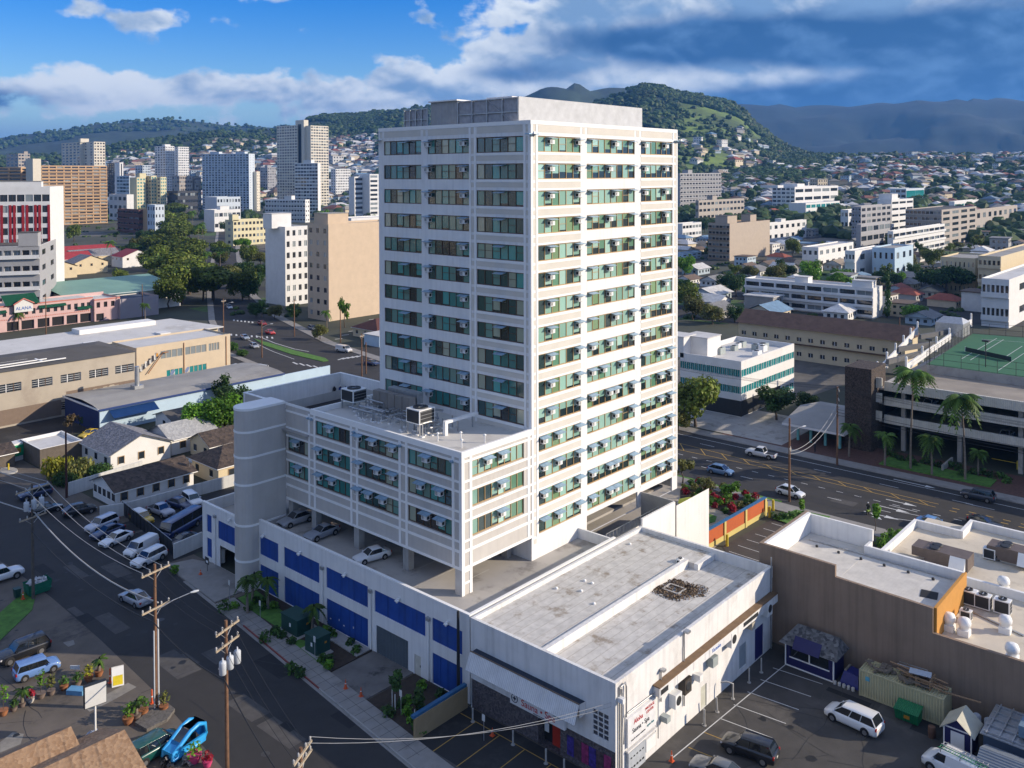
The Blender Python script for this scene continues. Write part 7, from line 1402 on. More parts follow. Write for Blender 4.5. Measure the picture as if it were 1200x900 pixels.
wall(b, (2, ya+1.5, 0), (1, 0, 0), xr_-3, zm-.2, [q for q in hs if q[1] < xr_-4], crmw, .3); wall(b, (2, ya+18, 0), (0, -1, 0), 16.5, zm-.2, [], crmw); wall(b, (xr_-1, ya+1.5, 0), (0, 1, 0), 16, zm-.2, [], crmw); wall(b, (xr_-1, ya+17.5, 0), (-1, 0, 0), xr_-3, zm-.2, [], crmw); obj('wall', b, MT); b = MB(); b.faces([(1, ya, zm), (xr_, ya, zm), (xr_-6, ya+20, zm+.9), (1, ya+20, zm+.9), (1, ya, zm-.35), (xr_, ya, zm-.35), (xr_, ya+.1, zm-.35)], [(0, 1, 2, 3), (4, 5, 1, 0)], wroof)
b.box(28, 50, ya+14, ya+19, zm+.5, zm+1.9, whs); b.box(44, 47, ya-.6, ya+3, zm-.35, zm+.55, whs); b.box(24, 27, ya-.6, ya+3, zm-.35, zm+.5, whs); obj('roof', b, MT)
for a0, a1, z0, z1 in [q for q in hs if q[1] < xr_-4]: w = MB([wing_]); w.box(2+a0, 2+a1, ya+1.72, ya+1.78, z0, z1); w.box(2+(a0+a1)/2-.05, 2+(a0+a1)/2+.05, ya+1.64, ya+1.72, z0, z1, band); obj('window', w, MT)
b = MB(); b.box(20, xr_-2, ya, ya+1.48, 3.1, 3.3, whs); [b.box(20+k*.9, 20.06+k*.9, ya+.05, ya+.1, 3.3, 4.2, dark) for k in range(int((xr_-22)/.9))]; b.box(20, xr_-2, ya+.04, ya+.11, 4.2, 4.28, dark); obj('gallery', b, MT)
# pink shops
PKT = thing('pink_shops', 'pink two storey shop row with arches and green awnings', 'shops', (50, 251, 0)); yk = 250.5; kx = lambda p: GY(p, 370, yk).x; xa, xb = kx(-14), kx(109); xe = kx(139); zk = ZAT(kx(50), yk, 354); zt = ZAT(xe, yk, 347); b = MB()
up = [(kx(a)-xa, kx(a+4.2)-xa, zk*.58, zk*.58+1.9) for a in (3, 20.5, 29, 37.5, 46, 54.5, 63, 71, 79, 87, 95, 102)]; lo_ = [(kx(a)-xa, kx(c)-xa, .1, zk*.36) for a, c in ((8, 22), (25, 40), (44, 58), (61, 75), (78, 91), (94, 107))]
wall(b, (xa, yk, 0), (1, 0, 0), xb-xa, zk, up+lo_, pink, .5, darkin); wall(b, (xb, yk-1.2, 0), (1, 0, 0), xe-xb, zt, [(kx(p)-xb, kx(p+4.2)-xb, zk*.55, zk*.55+1.9) for p in (111.5, 120, 128.5)]+[(.6, kx(120)-xb, .1, 2.6)], pink, .4, darkin); wall(b, (xb, yk, 0), (0, -1, 0), 1.2, zt, [], pink); wall(b, (xe, yk-1.2, 0), (0, 1, 0), 14, zt, [], pink); wall(b, (xe, yk+12, 0), (-1, 0, 0), xe-xa, zk, [], pink); obj('wall', b, PKT)
for a0, a1, z0, z1 in up: w = MB([wing_]); w.box(xa+a0, xa+a1, yk+.3, yk+.34, z0, z1); obj('window', w, PKT)
b = MB(); b.box(xa, xb, yk+.3, yk+12, zk-.6, zk-.5, wroof); b.box(xb+.3, xe-.3, yk-.9, yk+12, zt-.7, zt-.6, wroof); rp_ = mat('red_trim', (.5, .16, .12), .7); b.box(xa, xb, yk-.15, yk-.01, zk-.35, zk+.05, rp_); b.box(xb, xe, yk-1.36, yk-1.21, zt-.5, zt-.15, rp_); obj('roof', b, PKT)
b = MB(); rnd.seed(2)
for k in range(46): x = xa+2+(xb-xa-3)*k/46; b.box(x, x+.35, yk-.08, yk-.01, zk*.44, zk*.44+.3, rp_)
obj('tile_course', b, PKT)
def awn(p0, p1, z, d=1.2): b = MB(); x0, x1 = kx(p0), kx(p1); b.faces([(x0, yk-d, z-.5), (x1, yk-d, z-.5), (x1, yk-.02, z+.35), (x0, yk-.02, z+.35)], [(0, 1, 2, 3), (3, 2, 1, 0)], grn); obj('awning', b, PKT)
awn(45, 77, zk*.84); awn(90, 107, zk*.62); awn(-2, 7, zk*.8)
b = MB(); x0, x1 = kx(6), kx(46); b.faces([(x0, yk-1, zk), (x1, yk-1, zk), (x1, yk+4, zk+3), (x0, yk+4, zk+3)], [(0, 1, 2, 3), (3, 2, 1, 0)], grn); g0, g1, gm = kx(15), kx(37), kx(26); b.faces([(g0, yk-1.4, zk*.72), (g1, yk-1.4, zk*.72), (g1, yk-1.4, zk+.3), (gm, yk-1.4, zk+1.9), (g0, yk-1.4, zk+.3)], [(0, 1, 2, 3, 4)], signm); b.tube([(g0-.3, yk-1.5, zk+.2), (gm, yk-1.5, zk+2.0), (g1+.3, yk-1.5, zk+.2)], .25, rp_, 5); obj('sign_gable', b, PKT); text(PKT, 'ALANA', (gm, yk-1.45, zk*.86), 1.5, FACE_R, bluet)
gr_ = MB(); GB = thing('green_roofed_hall', 'wide hall under pale green sloping roof behind pink shops', 'hall', (75, 285, 0)); gr_.box(57, 99, 262, 316, 0, 7.4, whs); obj('wall', gr_, GB); b = MB(); b.faces([(56, 261, 7.2), (100, 261, 7.2), (100, 290, 10.5), (56, 290, 10.5), (100, 318, 7.2), (56, 318, 7.2)], [(0, 1, 2, 3), (3, 2, 4, 5)], mat('green_metal_roof', (.17, .30, .23), .5, .12, .1)); obj('roof', b, GB)
block('flat workshop with dark gravel roof right of pink shops', 141, 374, 139, 186, 351, pm('lilac_grey', (.33, .29, .31)), roofm=mat('blue_gravel_roof', (.05, .07, .11), .9, .3, .5), par=.6, wd=30)
# ---------------- the right hand side
tw = block('white office with two teal window bands and open ground floor', 868.5, 489, 797, 930.5, 424, whs, L=(3, 15, 1.0, .42, 'w', wteal), Rr=(3, 11, .96, .42, 'w', wteal), roofm=wroof, par=1.0, boxes=((.12, .66, 6, 6, 3.2), (-.0, .94, 5, 5, 3.4)))
q = tw.location; b = MB([dark]); b.box(-.02, tw['_w']*.72, -.02, tw['_d']*.6, .1, tw['_h']*.29); link('undercroft', b.mesh('undercroft'), tw); rnd.seed(6)
for k in range(9): b = MB(); x, y = tw['_w']*rnd.uniform(.25, .85), tw['_d']*rnd.uniform(.1, .75); s = rnd.uniform(.8, 1.6); b.box(x, x+s*1.6, y, y+s, tw['_h']-1, tw['_h']-1+s, metalw if k % 2 else MATS['grey_box']); b.lathe([(s*.4, tw['_h']-1+s), (s*.4, tw['_h']-.9+s)], (x+s*.6, y+s*.5, 0), dark, 10); link('air_conditioner', b.mesh('air_conditioner'), tw)
# bus pavilion
PV = thing('pavilion', 'open pavilion with pale grey roof on turquoise posts at kerb', 'pavilion', (90, 3, 0)); teal = mat('turquoise_post', (.15, .42, .42), .6); b = MB(); b.faces([(85.6, -2.6, 3.5), (85.6, 9.2, 3.5), (94, 9.2, 5.2), (94, -2.6, 5.2), (104, 9.2, 4.0), (104, -2.6, 4.0)], [(0, 3, 2, 1), (3, 5, 4, 2)], groof); b.faces([(85.6, -2.6, 3.1), (85.6, 9.2, 3.1), (85.6, 9.2, 3.5), (85.6, -2.6, 3.5), (104, -2.6, 3.1), (104, -2.6, 4.0), (94, -2.6, 5.2), (104, 9.2, 3.1)], [(1, 0, 3, 2), (0, 4, 5, 6, 3), (0, 1, 7, 4)], whs); obj('roof', b, PV)
for y in (7.1, 4.6, 1.8, -.9): b = MB(); b.box(87.9, 88.3, y-.2, y+.2, 0, 3.2, teal); obj('post', b, PV)
b = MB(); b.box(96, 103.5, -2, 8.8, 0, 3.1, pm('shade_grey', (.2, .2, .2))); obj('back_room', b, PV)
# parking garage with rooftop court
grm = ribs('ribbed_concrete', (.60, .57, .50), .85, 'Y', 1.1, .7, .8); lava = voro('lava_stone', (.022, .016, .013), (.085, .062, .05), 5, bump=.9); court = mat('court_green', (.03, .13, .055), .8, .06, .3); XG = 93.0
GR = thing('parking_garage', 'concrete parking garage with lava stone tower and rooftop tennis court', 'parking garage', (XG, -20, 0)); ys = -5.5; ye = -90; zl = lambda y: ZAT(XG, GX(1036, y, XG).y, y); y36 = GX(1036, 470, XG).y
lev = [(zl(447), zl(457.5)), (zl(465), zl(474.5)), (zl(486), zl(495.5))]
for za, zb in lev: b = MB(); b.box(XG, XG+.5, ye, y36, zb, za, grm); b.box(XG+.5, XG+.62, ye, y36-.1, zb+.1, zb+.4, conc); obj('parapet', b, GR)
b = MB()
for za, zb in lev: b.box(XG+.63, XG+44, ye, y36+2, zb-.1, zb+.12, conc)
obj('deck', b, GR); b = MB()
for k in range(9): y = y36-3-k*9.5; b.box(XG+1.2, XG+1.9, y-.35, y+.35, 0, lev[0][1], conc)
b.box(XG+22, XG+22.3, ye, y36, 0, lev[0][1]-.2, darkin); b.box(XG+.6, XG+22, y36+1.6, y36+2.0, 0, lev[0][1], darkin); obj('column', b, GR)
b = MB(); yl = GX(990, 480, 89.5).y; yr_ = GX(1021, 480, 89.5).y; zt = ZAT(89.5, yl, 429); b.box(89.5, 97, yr_, yl, 0, zt, lava); obj('stair_tower', b, GR); b = MB()
for y0_, z0_ in (((lev[0][0]+.3), 0),): pass
for za, zb in lev: b.box(XG-1.2, XG-.9, y36, yr_-.02, zb+.6, za+.8, grm); obj('ramp_parapet', b, GR); b = MB()
zc = lev[0][1]+1.1; b = MB(); b.box(XG+.7, XG+44, ye, y36+1, lev[0][1]+.13, lev[0][1]+.2, mat('dusty_deck', (.30, .26, .21), .9, .2, .15, stain=(.1, .1, .1), sscale=.1, samt=.9)); obj('roof_deck', b, GR)
ztop_ = ZAT(118, GX(1100, 415, 118).y, 415)
cx0 = XG+12; zc = lev[0][0]+.2; P_ = lambda px, py: G(px, py, zc); c4 = [P_(1086, 427), P_(1140, 391), P_(1260, 400), P_(1260, 450)]
b = MB(); b.prism([(p.x, p.y) for p in c4], lev[0][1]+.2, zc, conc, court); obj('tennis_court', b, GR); b = MB()
for (ax, ay, bx_, by_) in ((1127, 420.5, 1168, 396.5), (1137, 422, 1176, 398), (1150, 397.5, 1240, 404), (1177, 419, 1198, 405.5), (1086+84, 434, 1200, 414)): a, c = P_(ax, ay), P_(bx_, by_); stripe(b, a, c, .12, zc+.01)
obj('court_line', b, GR); b = MB()
for p, q_ in ((c4[0], c4[3]), (c4[1], c4[2]), (c4[0], c4[1])):
    n = int((q_-p).length/3)
    for k in range(n+1): s = p.lerp(q_, k/n); b.tube([(s.x, s.y, zc), (s.x, s.y, zc+2.6)], .05, dark, 5)
    for z in (.1, 1.3, 2.6): b.tube([(p.x, p.y, zc+z), (q_.x, q_.y, zc+z)], .035, dark, 4)
obj('court_fence', b, GR)
b = MB(); a, c = P_(1131, 412), P_(1185, 424); b.face([(a.x, a.y, zc+.05), (c.x, c.y, zc+.05), (c.x, c.y, zc+1), (a.x, a.y, zc+1)], mat('net_dark', (.02, .03, .03), .8)); b.tube([(a.x, a.y, zc), (a.x, a.y, zc+1.1)], .05, metalw, 6); obj('court_net', b, GR)
b = MB()                                   # white framed walkway beside the court
for px0, py0, px1, py1 in ((1028, 438, 1075, 388), (1062, 432, 1138, 378)):
    a, c = P_(px0, py0), P_(px1, py1); b.obox(((a.x+c.x)/2, (a.y+c.y)/2, zc-.4), (c-a).length, .3, 1.3, math.atan2(c.y-a.y, c.x-a.x), whs)
    for k in range(6): s = a.lerp(c, k/5); b.box(s.x-.18, s.x+.18, s.y-.18, s.y+.18, zc-1, zc+2.0, whs); b.lathe([(.2, zc+2.0), (.26, zc+2.2), (.1, zc+2.4)], (s.x, s.y, 0), metalw, 8)
for px0, py0, px1, py1 in ((1040, 430, 1078, 420), (1052, 415, 1095, 408), (1078, 400, 1120, 392)): a, c = P_(px0, py0), P_(px1, py1); b.obox(((a.x+c.x)/2, (a.y+c.y)/2, zc+.5), (c-a).length, .6, 1.0, math.atan2(c.y-a.y, c.x-a.x), pm('grey_beam', (.12, .12, .12)))
obj('trellis', b, GR); b = MB(); a = P_(1116, 395); b.obox((a.x+4, a.y+1, zc), 6, 6, 3.0, 0, steel); b.faces([(a.x+1, a.y-2, zc+3), (a.x+7, a.y-2, zc+3), (a.x+7, a.y+4, zc+3), (a.x+1, a.y+4, zc+3), (a.x+4, a.y-1, zc+4.2), (a.x+4, a.y+3, zc+4.2)], [(0, 1, 4), (1, 2, 5, 4), (2, 3, 5), (3, 0, 4, 5)], steel); obj('glass_house', b, GR)
b = MB(); b.box(XG-6, XG-.1, -19, -18.7, 0, 1.0, conc); obj('kerb_wall', b, GR)
for n, (px, py, zz) in enumerate(((1089, 410, 4), (1155, 412, 4))): a = P_(px, py+18); b = MB(); b.tube([(a.x, a.y, zc), (a.x, a.y, zc+5)], .09, dark, 6); b.box(a.x-.5, a.x+.5, a.y-.6, a.y+.6, zc+5, zc+5.3, dark); obj('court_lamp', b, GR)
q = G(1194, 550); t = thing('barrier_gate', 'yellow barrier machine at parking garage entrance', 'barrier', tuple(q)); b = MB(); b.obox(q, .6, .6, 1.4, 0, mat('yellow_post', (.6, .45, .03), .5)); b.tube([q+Vector((0, 0, 1)), q+Vector((0, 4.2, 1))], .06, MATS['yellow_post'], 6); obj('machine', b, t)
for n, (px, l, zi) in enumerate(((1090, 'pale car parked on the upper garage level', 1), (1132, 'red car parked on the upper garage level', 1), (1180, 'white car parked on the lower garage level', 2))):
    q = GX(px, 470, XG+4); inst(car_kit('sedan'), 'parked_car', l, 'car', (q.x, q.y, lev[zi][1]+.13), 0, 'cars in the parking garage', None, [(.6, .6, .6), (.5, .02, .02), (.5, .5, .5)][n])
block('white balcony apartment block behind the long brown roofed row', 1023, 374, 873, 1034, 338, whs, L=(3, 8, .9, .62, 'b'), Rr=None, roofm=wroof, par=.6, boxes=((.2, .02, 4, 7, 2), (.2, .5, 4, 5, 1.8)))
qa, qb = G(866, 412), G(1060, 440); x_ = (qa.x+qb.x)/2; LR_ = thing('motel_row', 'long cream two storey row under rusty brown pitched roof', 'apartments', (x_, (qa.y+qb.y)/2, 0)); ya, yb_ = qb.y, qa.y; zw = ZAT(x_, yb_, 377); b = MB(); nh = 14; hs = [((yb_-ya)*(k+.3)/nh, (yb_-ya)*(k+.7)/nh, z, z+1.1) for k in range(nh) for z in (1.2, zw*.6)]
wall(b, (x_, yb_, 0), (0, -1, 0), yb_-ya, zw, hs, crmw, .2); wall(b, (x_, ya, 0), (1, 0, 0), 10, zw, [], crmw); wall(b, (x_+10, yb_, 0), (-1, 0, 0), 10, zw, [], crmw); b.box(x_-.9, x_-.01, ya, yb_, zw*.5, zw*.5+.25, frame_d); obj('wall', b, LR_); b = MB(); zr_ = ZAT(x_+5, yb_, 361.5); b.faces([(x_-1.1, ya-.5, zw), (x_-1.1, yb_+.5, zw), (x_+5, yb_+.5, zr_), (x_+5, ya-.5, zr_), (x_+11, yb_+.5, zw), (x_+11, ya-.5, zw)], [(0, 3, 2, 1), (3, 5, 4, 2), (0, 5, 3), (1, 2, 4)], mat('rusty_roof', (.12, .07, .05), .85, .25, .6)); obj('roof', b, LR_)
for a0, a1, z0, z1 in hs: w = MB([wing_]); w.box(x_+.14, x_+.18, yb_-a1, yb_-a0, z0, z1); w.box(x_+.06, x_+.14, yb_-(a0+a1)/2-.04, yb_-(a0+a1)/2+.04, z0, z1, band); obj('window', w, LR_)
block('tan seven storey block with plain end wall and rooftop tanks', 855, 306, 830, 902, 262, pm('tan_block', (.42, .35, .28)), L=(6, 6, .86, .55, 'b'), Rr=(6, 6, .0001, .4, 'w') if False else None, roofm=droof, fascia=pm('tan_dark', (.28, .2, .13)), boxes=((.1, .3, 12, 8, 4), (.55, .1, 8, 6, 4)))
# garden by the tower
GW = thing('garden_fence', 'orange panelled garden fence on yellow posts with blue cap', 'fence', (40, -5.4, 0)); yel = pm('fence_yellow', (.58, .47, .16)); orp = pm('fence_orange', (.45, .10, .025)); fa, fb = G(822, 648), G(896, 604); d = (fb-fa); n = 3; b = MB(); ang = math.atan2(d.y, d.x); m_ = (fa+fb)/2; b.obox((m_.x, m_.y, 0), d.length, .3, .7, ang, yel); obj('plinth', b, GW)
for k in range(4): p = fa+d*(k/3); b = MB(); b.obox((p.x, p.y, 0), .5, .5, 2.6, ang, yel); obj('post', b, GW)
for k in range(3): p = fa+d*((k+.5)/3); b = MB(); b.obox((p.x, p.y, .7), d.length/3-.55, .16, 1.75, ang, orp); obj('fence_panel', b, GW)
b = MB(); b.obox((m_.x, m_.y, 2.6), d.length+.6, .5, .12, ang, bluec); obj('cap', b, GW)
b = MB(); q = G(812, 607); b.tube([(q.x, q.y, 0), (q.x, q.y, 2.6)], .05, dark, 6); t = thing('parasol', 'yellow green parasol over garden patio behind shop', 'parasol', (q.x, q.y, 0)); obj('pole', b, t); b = MB([pm('lime_canvas', (.42, .42, .04))]); n = 8; c = (q.x, q.y, 3.0)
for k in range(n): a, e = k*6.283/n, (k+1)*6.283/n; b.face([c, (q.x+2.3*math.cos(a), q.y+2.3*math.sin(a), 2.3), (q.x+2.3*math.cos(e), q.y+2.3*math.sin(e), 2.3)]); b.face([c, (q.x+2.3*math.cos(a), q.y+2.3*math.sin(a), 2.29), (q.x+2.3*math.cos(e), q.y+2.3*math.sin(e), 2.29)][::-1])
obj('canopy', b, t)
for k in range(2): q = G(815+k*5, 602+k*2); b = MB(); b.box(q.x-.3, q.x+.3, q.y-.3, q.y+.3, .05, .48, metalw); b.box(q.x+.22, q.x+.3, q.y-.3, q.y+.3, .48, .95, metalw); solo('garden_chair', b, 'white garden chair on patio below the parasol', 'chair', 'white patio chairs')
rnd.seed(12)
for k in range(70):
    px, py = rnd.uniform(798, 884), rnd.uniform(566, 604)
    if not (py > 560+(px-800)*.28 and py < 596+(px-800)*.12): continue
    kd = rnd.choice(['red', 'red', 'shrub', 'bright', 'olive']); q = G(px, py); inst(plant_kit(kd, k % 3, rnd.choice((.55, .7)), .6, 110, .16), 'garden_plant', {'red': 'red leaved ti plant in garden bed beside tower', 'shrub': 'green shrub in garden bed beside tower', 'bright': 'bright green shrub in garden bed beside tower', 'olive': 'yellow green shrub in garden bed beside tower'}[kd], 'plant', (q.x, q.y, .1), k, 'plants in the garden bed')
for a in (('bright', 'open', 856, 592, 2.3, 'slim leafy young tree standing above red garden plants', 1), ('olive', 'open', 800, 566, 2.6, 'pale leafed young tree at the tower corner', 2), ('olive', 'open', 830, 578, 1.7, 'thin olive tree in garden bed nearest the parasol', 3), ('bright', 'small', 940, 608, 1.1, 'sapling on lawn by car park kerb', 0), ('bright', 'small', 1026, 622, 1.5, 'bright small tree on verge behind brown store', 1)): tree(a[0], a[1], *a[2:5], a[5], a[6], .1)
for n, (px, py, l) in enumerate(((898, 600, 'yellow post first of three at garden driveway'), (902, 606, 'yellow post shortest of three at garden driveway'), (906, 598, 'yellow post last of three at garden driveway'), (852, 640, 'yellow base of dark lamp pole by orange fence'))): q = G(px, py); b = MB(); b.tube([(q.x, q.y, 0), (q.x, q.y, 1.6)], .2, MATS['yellow_post'], 8); solo('bollard', b, l, 'bollard', 'yellow garden posts')
for k in range(6): q = Vector((34.3+k*2.55, -12.6, 0)); b = MB(); b.obox(q, 1.6, .25, .18, 0, metalw); solo('wheel_stop', b, 'white concrete wheel stop in bay beside orange fence', 'wheel stop', 'wheel stops by the fence', base=tuple(q))
for k in range(14): px, py = rnd.uniform(1024, 1060), rnd.uniform(628, 642); q = G(px, py); inst(plant_kit('bright', k % 3, .7, .6, 110, .16), 'bush', 'bright green bush in clump on verge behind brown store', 'bush', (q.x, q.y, .1), k, 'bushes behind the store')
for k in range(9): q = G(908+k*4.5, 607-k*.3+(k % 2)*3); inst(plant_kit('shrub', k % 3, .6, .4, 90, .14), 'bush', 'low bush edging lawn by wheel stop bays', 'bush', (q.x, q.y, .1), k, 'bushes edging the lawn')
# palms and trees on the right
for a in ((1067, 549, ZAT(*G(1067, 549)[:2], 436), 'tallest palm in front of garage ramp parapet', 1, 4.3), (1131, 562, ZAT(*G(1131, 562)[:2], 466), 'tall leaning palm before garage parapets', 2, 4.3), (1092, 556, 6.4, 'shorter palm between the two tall palms', 3, 2.4), (1037, 545, 5.4, 'short palm by brick paving before lava stone tower', 4, 2.2), (995, 535, 5.6, 'short palm beside pavilion and lava tower', 5, 2.2), (1146, 556, 4.0, 'little palm under garage parapet at right', 6, 1.8)): palm(a[0], a[1], a[2], a[3], a[4], .1, 26, a[5], 'palms before the parking garage')
for k in range(16): q = Vector((rnd.uniform(86.5, 91), -9-k*1.3, 0)); inst(plant_kit(rnd.choice(['shrub', 'dark']), k % 3, .9, .6, 120, .18), 'bush', 'dark bush in shade under garage parapets', 'bush', q, k, 'bushes before the garage')
for a in (('rain', 'round', 815, 500, 6.2, 'big yellow green tree touching right side of tower', 1, 6.4), ('dark', 'round', 910, 492, 4.8, 'dark spreading tree before teal banded office', 2, 4.2), ('dark', 'round', 946, 482, 2.8, 'dark small tree beside pavilion roof', 3, 2.4), ('olive', 'round', 795, 505, 3.0, 'low olive tree behind tower corner', 0, 3), ('olive', 'round', 938, 404, 3.2, 'leafy tree before brown roofed row at left', 1, 3.6), ('olive', 'round', 913, 408, 2.3, 'thin tree before brown roofed row farther left', 2, 3.2), ('dark', 'round', 992, 404, 3.2, 'round tree before brown roofed row at right', 3, 3.2), ('olive', 'round', 1010, 402, 2.6, 'olive tree next to garage wall', 0, 3), ('bright', 'round', 1071, 376, 5.0, 'bright green tree beside white balcony block end', 1, 3.6), ('dark', 'column', 1040, 372, 3.6, 'narrow cypress beside white balcony block end', 2, 7.0), ('dark', 'umbrella', 1110, 348, 11, 'huge dark tree before cream apartments', 3, 11),
        ('olive', 'round', 812, 375, 4.5, 'olive tree in yard right of tower', 2, 5), ('olive', 'round', 835, 380, 4.5, 'bushy olive tree nearer teal office', 3, 4), ('bright', 'round', 985, 330, 6, 'bright tree crowns behind white balcony block', 0, 4)): tree(a[0], a[1], *a[2:5], a[5], a[6], 0, a[7])
# trees on the left
for a in (('bright', 'round', 238, 514, 4.6, 'bright bushy tree before blue warehouse', 0, 4.8), ('bright', 'round', 262, 513, 4.8, 'second bright bushy tree touching podium terrace', 1, 5.0), ('dark', 'round', 276, 500, 4.2, 'dark tree behind the bright bushy pair', 2, 5.2), ('dark', 'open', 262, 480, 3.4, 'thin leaved tree top against pale blue wall', 3, 5.0), ('yellow', 'shrub', 68, 561, 2.9, 'yellow green flowering hedge tree by workshop', 0, 5.5), ('olive', 'shrub', 92, 562, 2.6, 'olive flowering bush right of hedge tree', 1, 5.0), ('dark', 'shrub', 118, 560, 2.4, 'dark green bush before grey gabled house', 2, 3.5), ('dark', 'shrub', 78, 568, 2.2, 'dark low bush behind red brown pole', 3, 3.0), ('dry', 'open', 85, 507, 2.2, 'dry brown shrub by fence of school lot', 1, 2.4), ('dark', 'shrub', 102, 497, 1.8, 'dark green shrub against navy warehouse end', 2, 3.5),
        ('olive', 'shrub', 173, 441, 2.4, 'bush below graffiti on sand building', 0, 5), ('bright', 'open', 404, 384, 3.4, 'ragged banana like tree before tan block', 2, 6.0), ('shrub', 'shrub', 272, 410, 2.2, 'bush at right corner of sand building', 1, 3), ('shrub', 'shrub', 284, 417, 2.0, 'roadside bush at boulevard lot edge', 2, 2.4)): tree(a[0], a[1], *a[2:5], a[5], a[6], 0, a[7])
rows_ = [(250, 352, 9.5, 'first and largest rain tree at near end of avenue'), (222, 345, 10.5, 'rain tree left of the largest in avenue'), (205, 330, 10.5, 'rain tree behind the near pair in avenue'), (213, 316, 12, 'broad rain tree fourth along avenue'), (204, 303, 12, 'broad rain tree fifth along avenue'), (198, 289, 13, 'rain tree sixth along avenue'), (203, 278, 14, 'rain tree seventh along avenue'), (196, 268, 15, 'rain tree eighth along avenue'), (205, 257, 16, 'rain tree far along avenue near palms'), (230, 332, 8, 'rain tree on the right row of avenue')]
for n, (px, py, s, l) in enumerate(rows_): tree("rain", "umbrella", px, py, s*(1.45 if n < 3 else 1.2), l, n, 0, s*(1.2 if n < 3 else 1.0), 'rain trees of the avenue')
for n, (px, py, h, l) in enumerate(((232, 292, 17, 'tall palm right of rain tree avenue'), (226, 275, 20, 'tallest palm beside avenue far end'), (238, 285, 15, 'bushy palm right of avenue'), (242, 318, 10, 'palm beside beige block at avenue'), (258, 315, 9, 'palm close to beige block corner'), (131, 312, 14, 'palm behind the red roofed houses'), (22, 388, 6, 'palm before pink shop arches'), (170, 376, 6, 'palm at right end of pink shops'), (307, 372, 6, 'palm before white apartment block'), (383, 386, 6, 'palm beside tan block corner'), (176, 318, 9, 'small palm beside avenue trunk'))): palm(px, py, h, l, n % 6, 0, 16, h*.22+1, 'palms about the avenue')
for n, (px, py, s, l) in enumerate(((268, 338, 9, 'rain tree right of the nearest avenue pair'), (190, 318, 12, 'rain tree on left flank of avenue'), (185, 300, 12, 'rain tree on left flank farther back'), (226, 305, 11, 'rain tree on right flank of avenue'), (222, 285, 12, 'rain tree on right flank farther back'), (190, 342, 9, 'rain tree beside the green roofed hall'), (238, 352, 8, 'rain tree standing at the avenue mouth'), (210, 248, 15, 'rain tree at the far end of avenue'))): tree('rain' if n % 5 else 'olive', 'umbrella', px, py, s*1.0, l, n+1, 0, s*1.0, 'rain trees of the avenue')
rnd.seed(8)
for k in range(26):
    y = rnd.choice([rnd.uniform(10.5, 30), rnd.uniform(-4, 2.4)]); x = rnd.uniform(-20.6, -16) if y > 8 else rnd.uniform(-21.5, -16)
    if 12 < y < 21.5 and x < -16: x = rnd.uniform(-16.4, -15.8) if y < 17 else -20.2
    inst(plant_kit(rnd.choice(['shrub', 'dark', 'bright']), k % 3, .55, .5, 110, .14), 'bush', 'small green bush in the planting beds along podium foot', 'bush', (x, y, .09), k, 'bushes at the podium foot')
for k, (px, py, s) in enumerate(((300, 372, 3.5), (322, 374, 3), (345, 376, 3), (292, 352, 5), (375, 398, 3), (300, 338, 5), (286, 330, 6))): tree(['dark', 'olive', 'dark'][k % 3], 'round', px, py, s, 'round street tree beside the narrow white apartment block', k, 0, s, 'trees by the white apartments')
for n, (px, py, s, l) in enumerate(((214, 356, 9, 'rain tree beside the pale road pole at avenue mouth'), (198, 362, 7, 'rain tree behind right end of lilac workshop'), (284, 352, 7, 'rain tree on right verge of avenue mouth'))): tree('rain', 'round', px, py, s, l, n+1, 0, s*1.1, 'rain trees of the avenue')
# ------------------------------------------------------------------ hills, with the height field everything far away stands on
RIDGES = [  # crest line in the photograph, distance of foot and crest, steepness
 ([(-500, 182), (-200, 172), (0, 160), (60, 152), (130, 143), (210, 137), (235, 140), (300, 148), (335, 148), (380, 156), (460, 170)], 3300, 5600, 1.25),
 ([(-500, 186), (0, 184), (80, 179), (150, 168), (200, 160), (240, 155), (300, 152), (345, 149), (362, 140), (380, 136), (440, 131), (500, 126), (560, 122), (640, 128), (720, 140), (800, 190)], 1500, 3300, 1.3),
 ([(560, 128), (600, 118), (640, 105), (672, 96), (702, 101), (738, 100), (775, 118), (820, 150), (860, 195)], 3300, 4300, 1.2),
 ([(640, 150), (690, 126), (730, 112), (752, 103), (775, 104), (800, 111), (850, 119), (868, 128), (885, 147), (920, 170), (950, 181), (1000, 193)], 1350, 2700, 1.15),
 ([(760, 190), (820, 140), (850, 124), (900, 122), (1000, 121), (1070, 119), (1110, 119), (1130, 116), (1165, 112), (1200, 115), (1300, 118), (1500, 130), (1700, 160)], 4200, 6600, 1.2),
 ([(760, 195), (880, 186), (940, 181), (1000, 180), (1060, 181.5), (1100, 180), (1150, 182), (1200, 180), (1400, 178), (1700, 180)], 760, 2300, 1.1)]
def crest(tab, px):
    if px <= tab[0][0]: return tab[0][1]
    for (a, y0), (b_, y1) in zip(tab, tab[1:]):
        if px <= b_: return y0+(y1-y0)*(px-a)/(b_-a)
    return tab[-1][1]
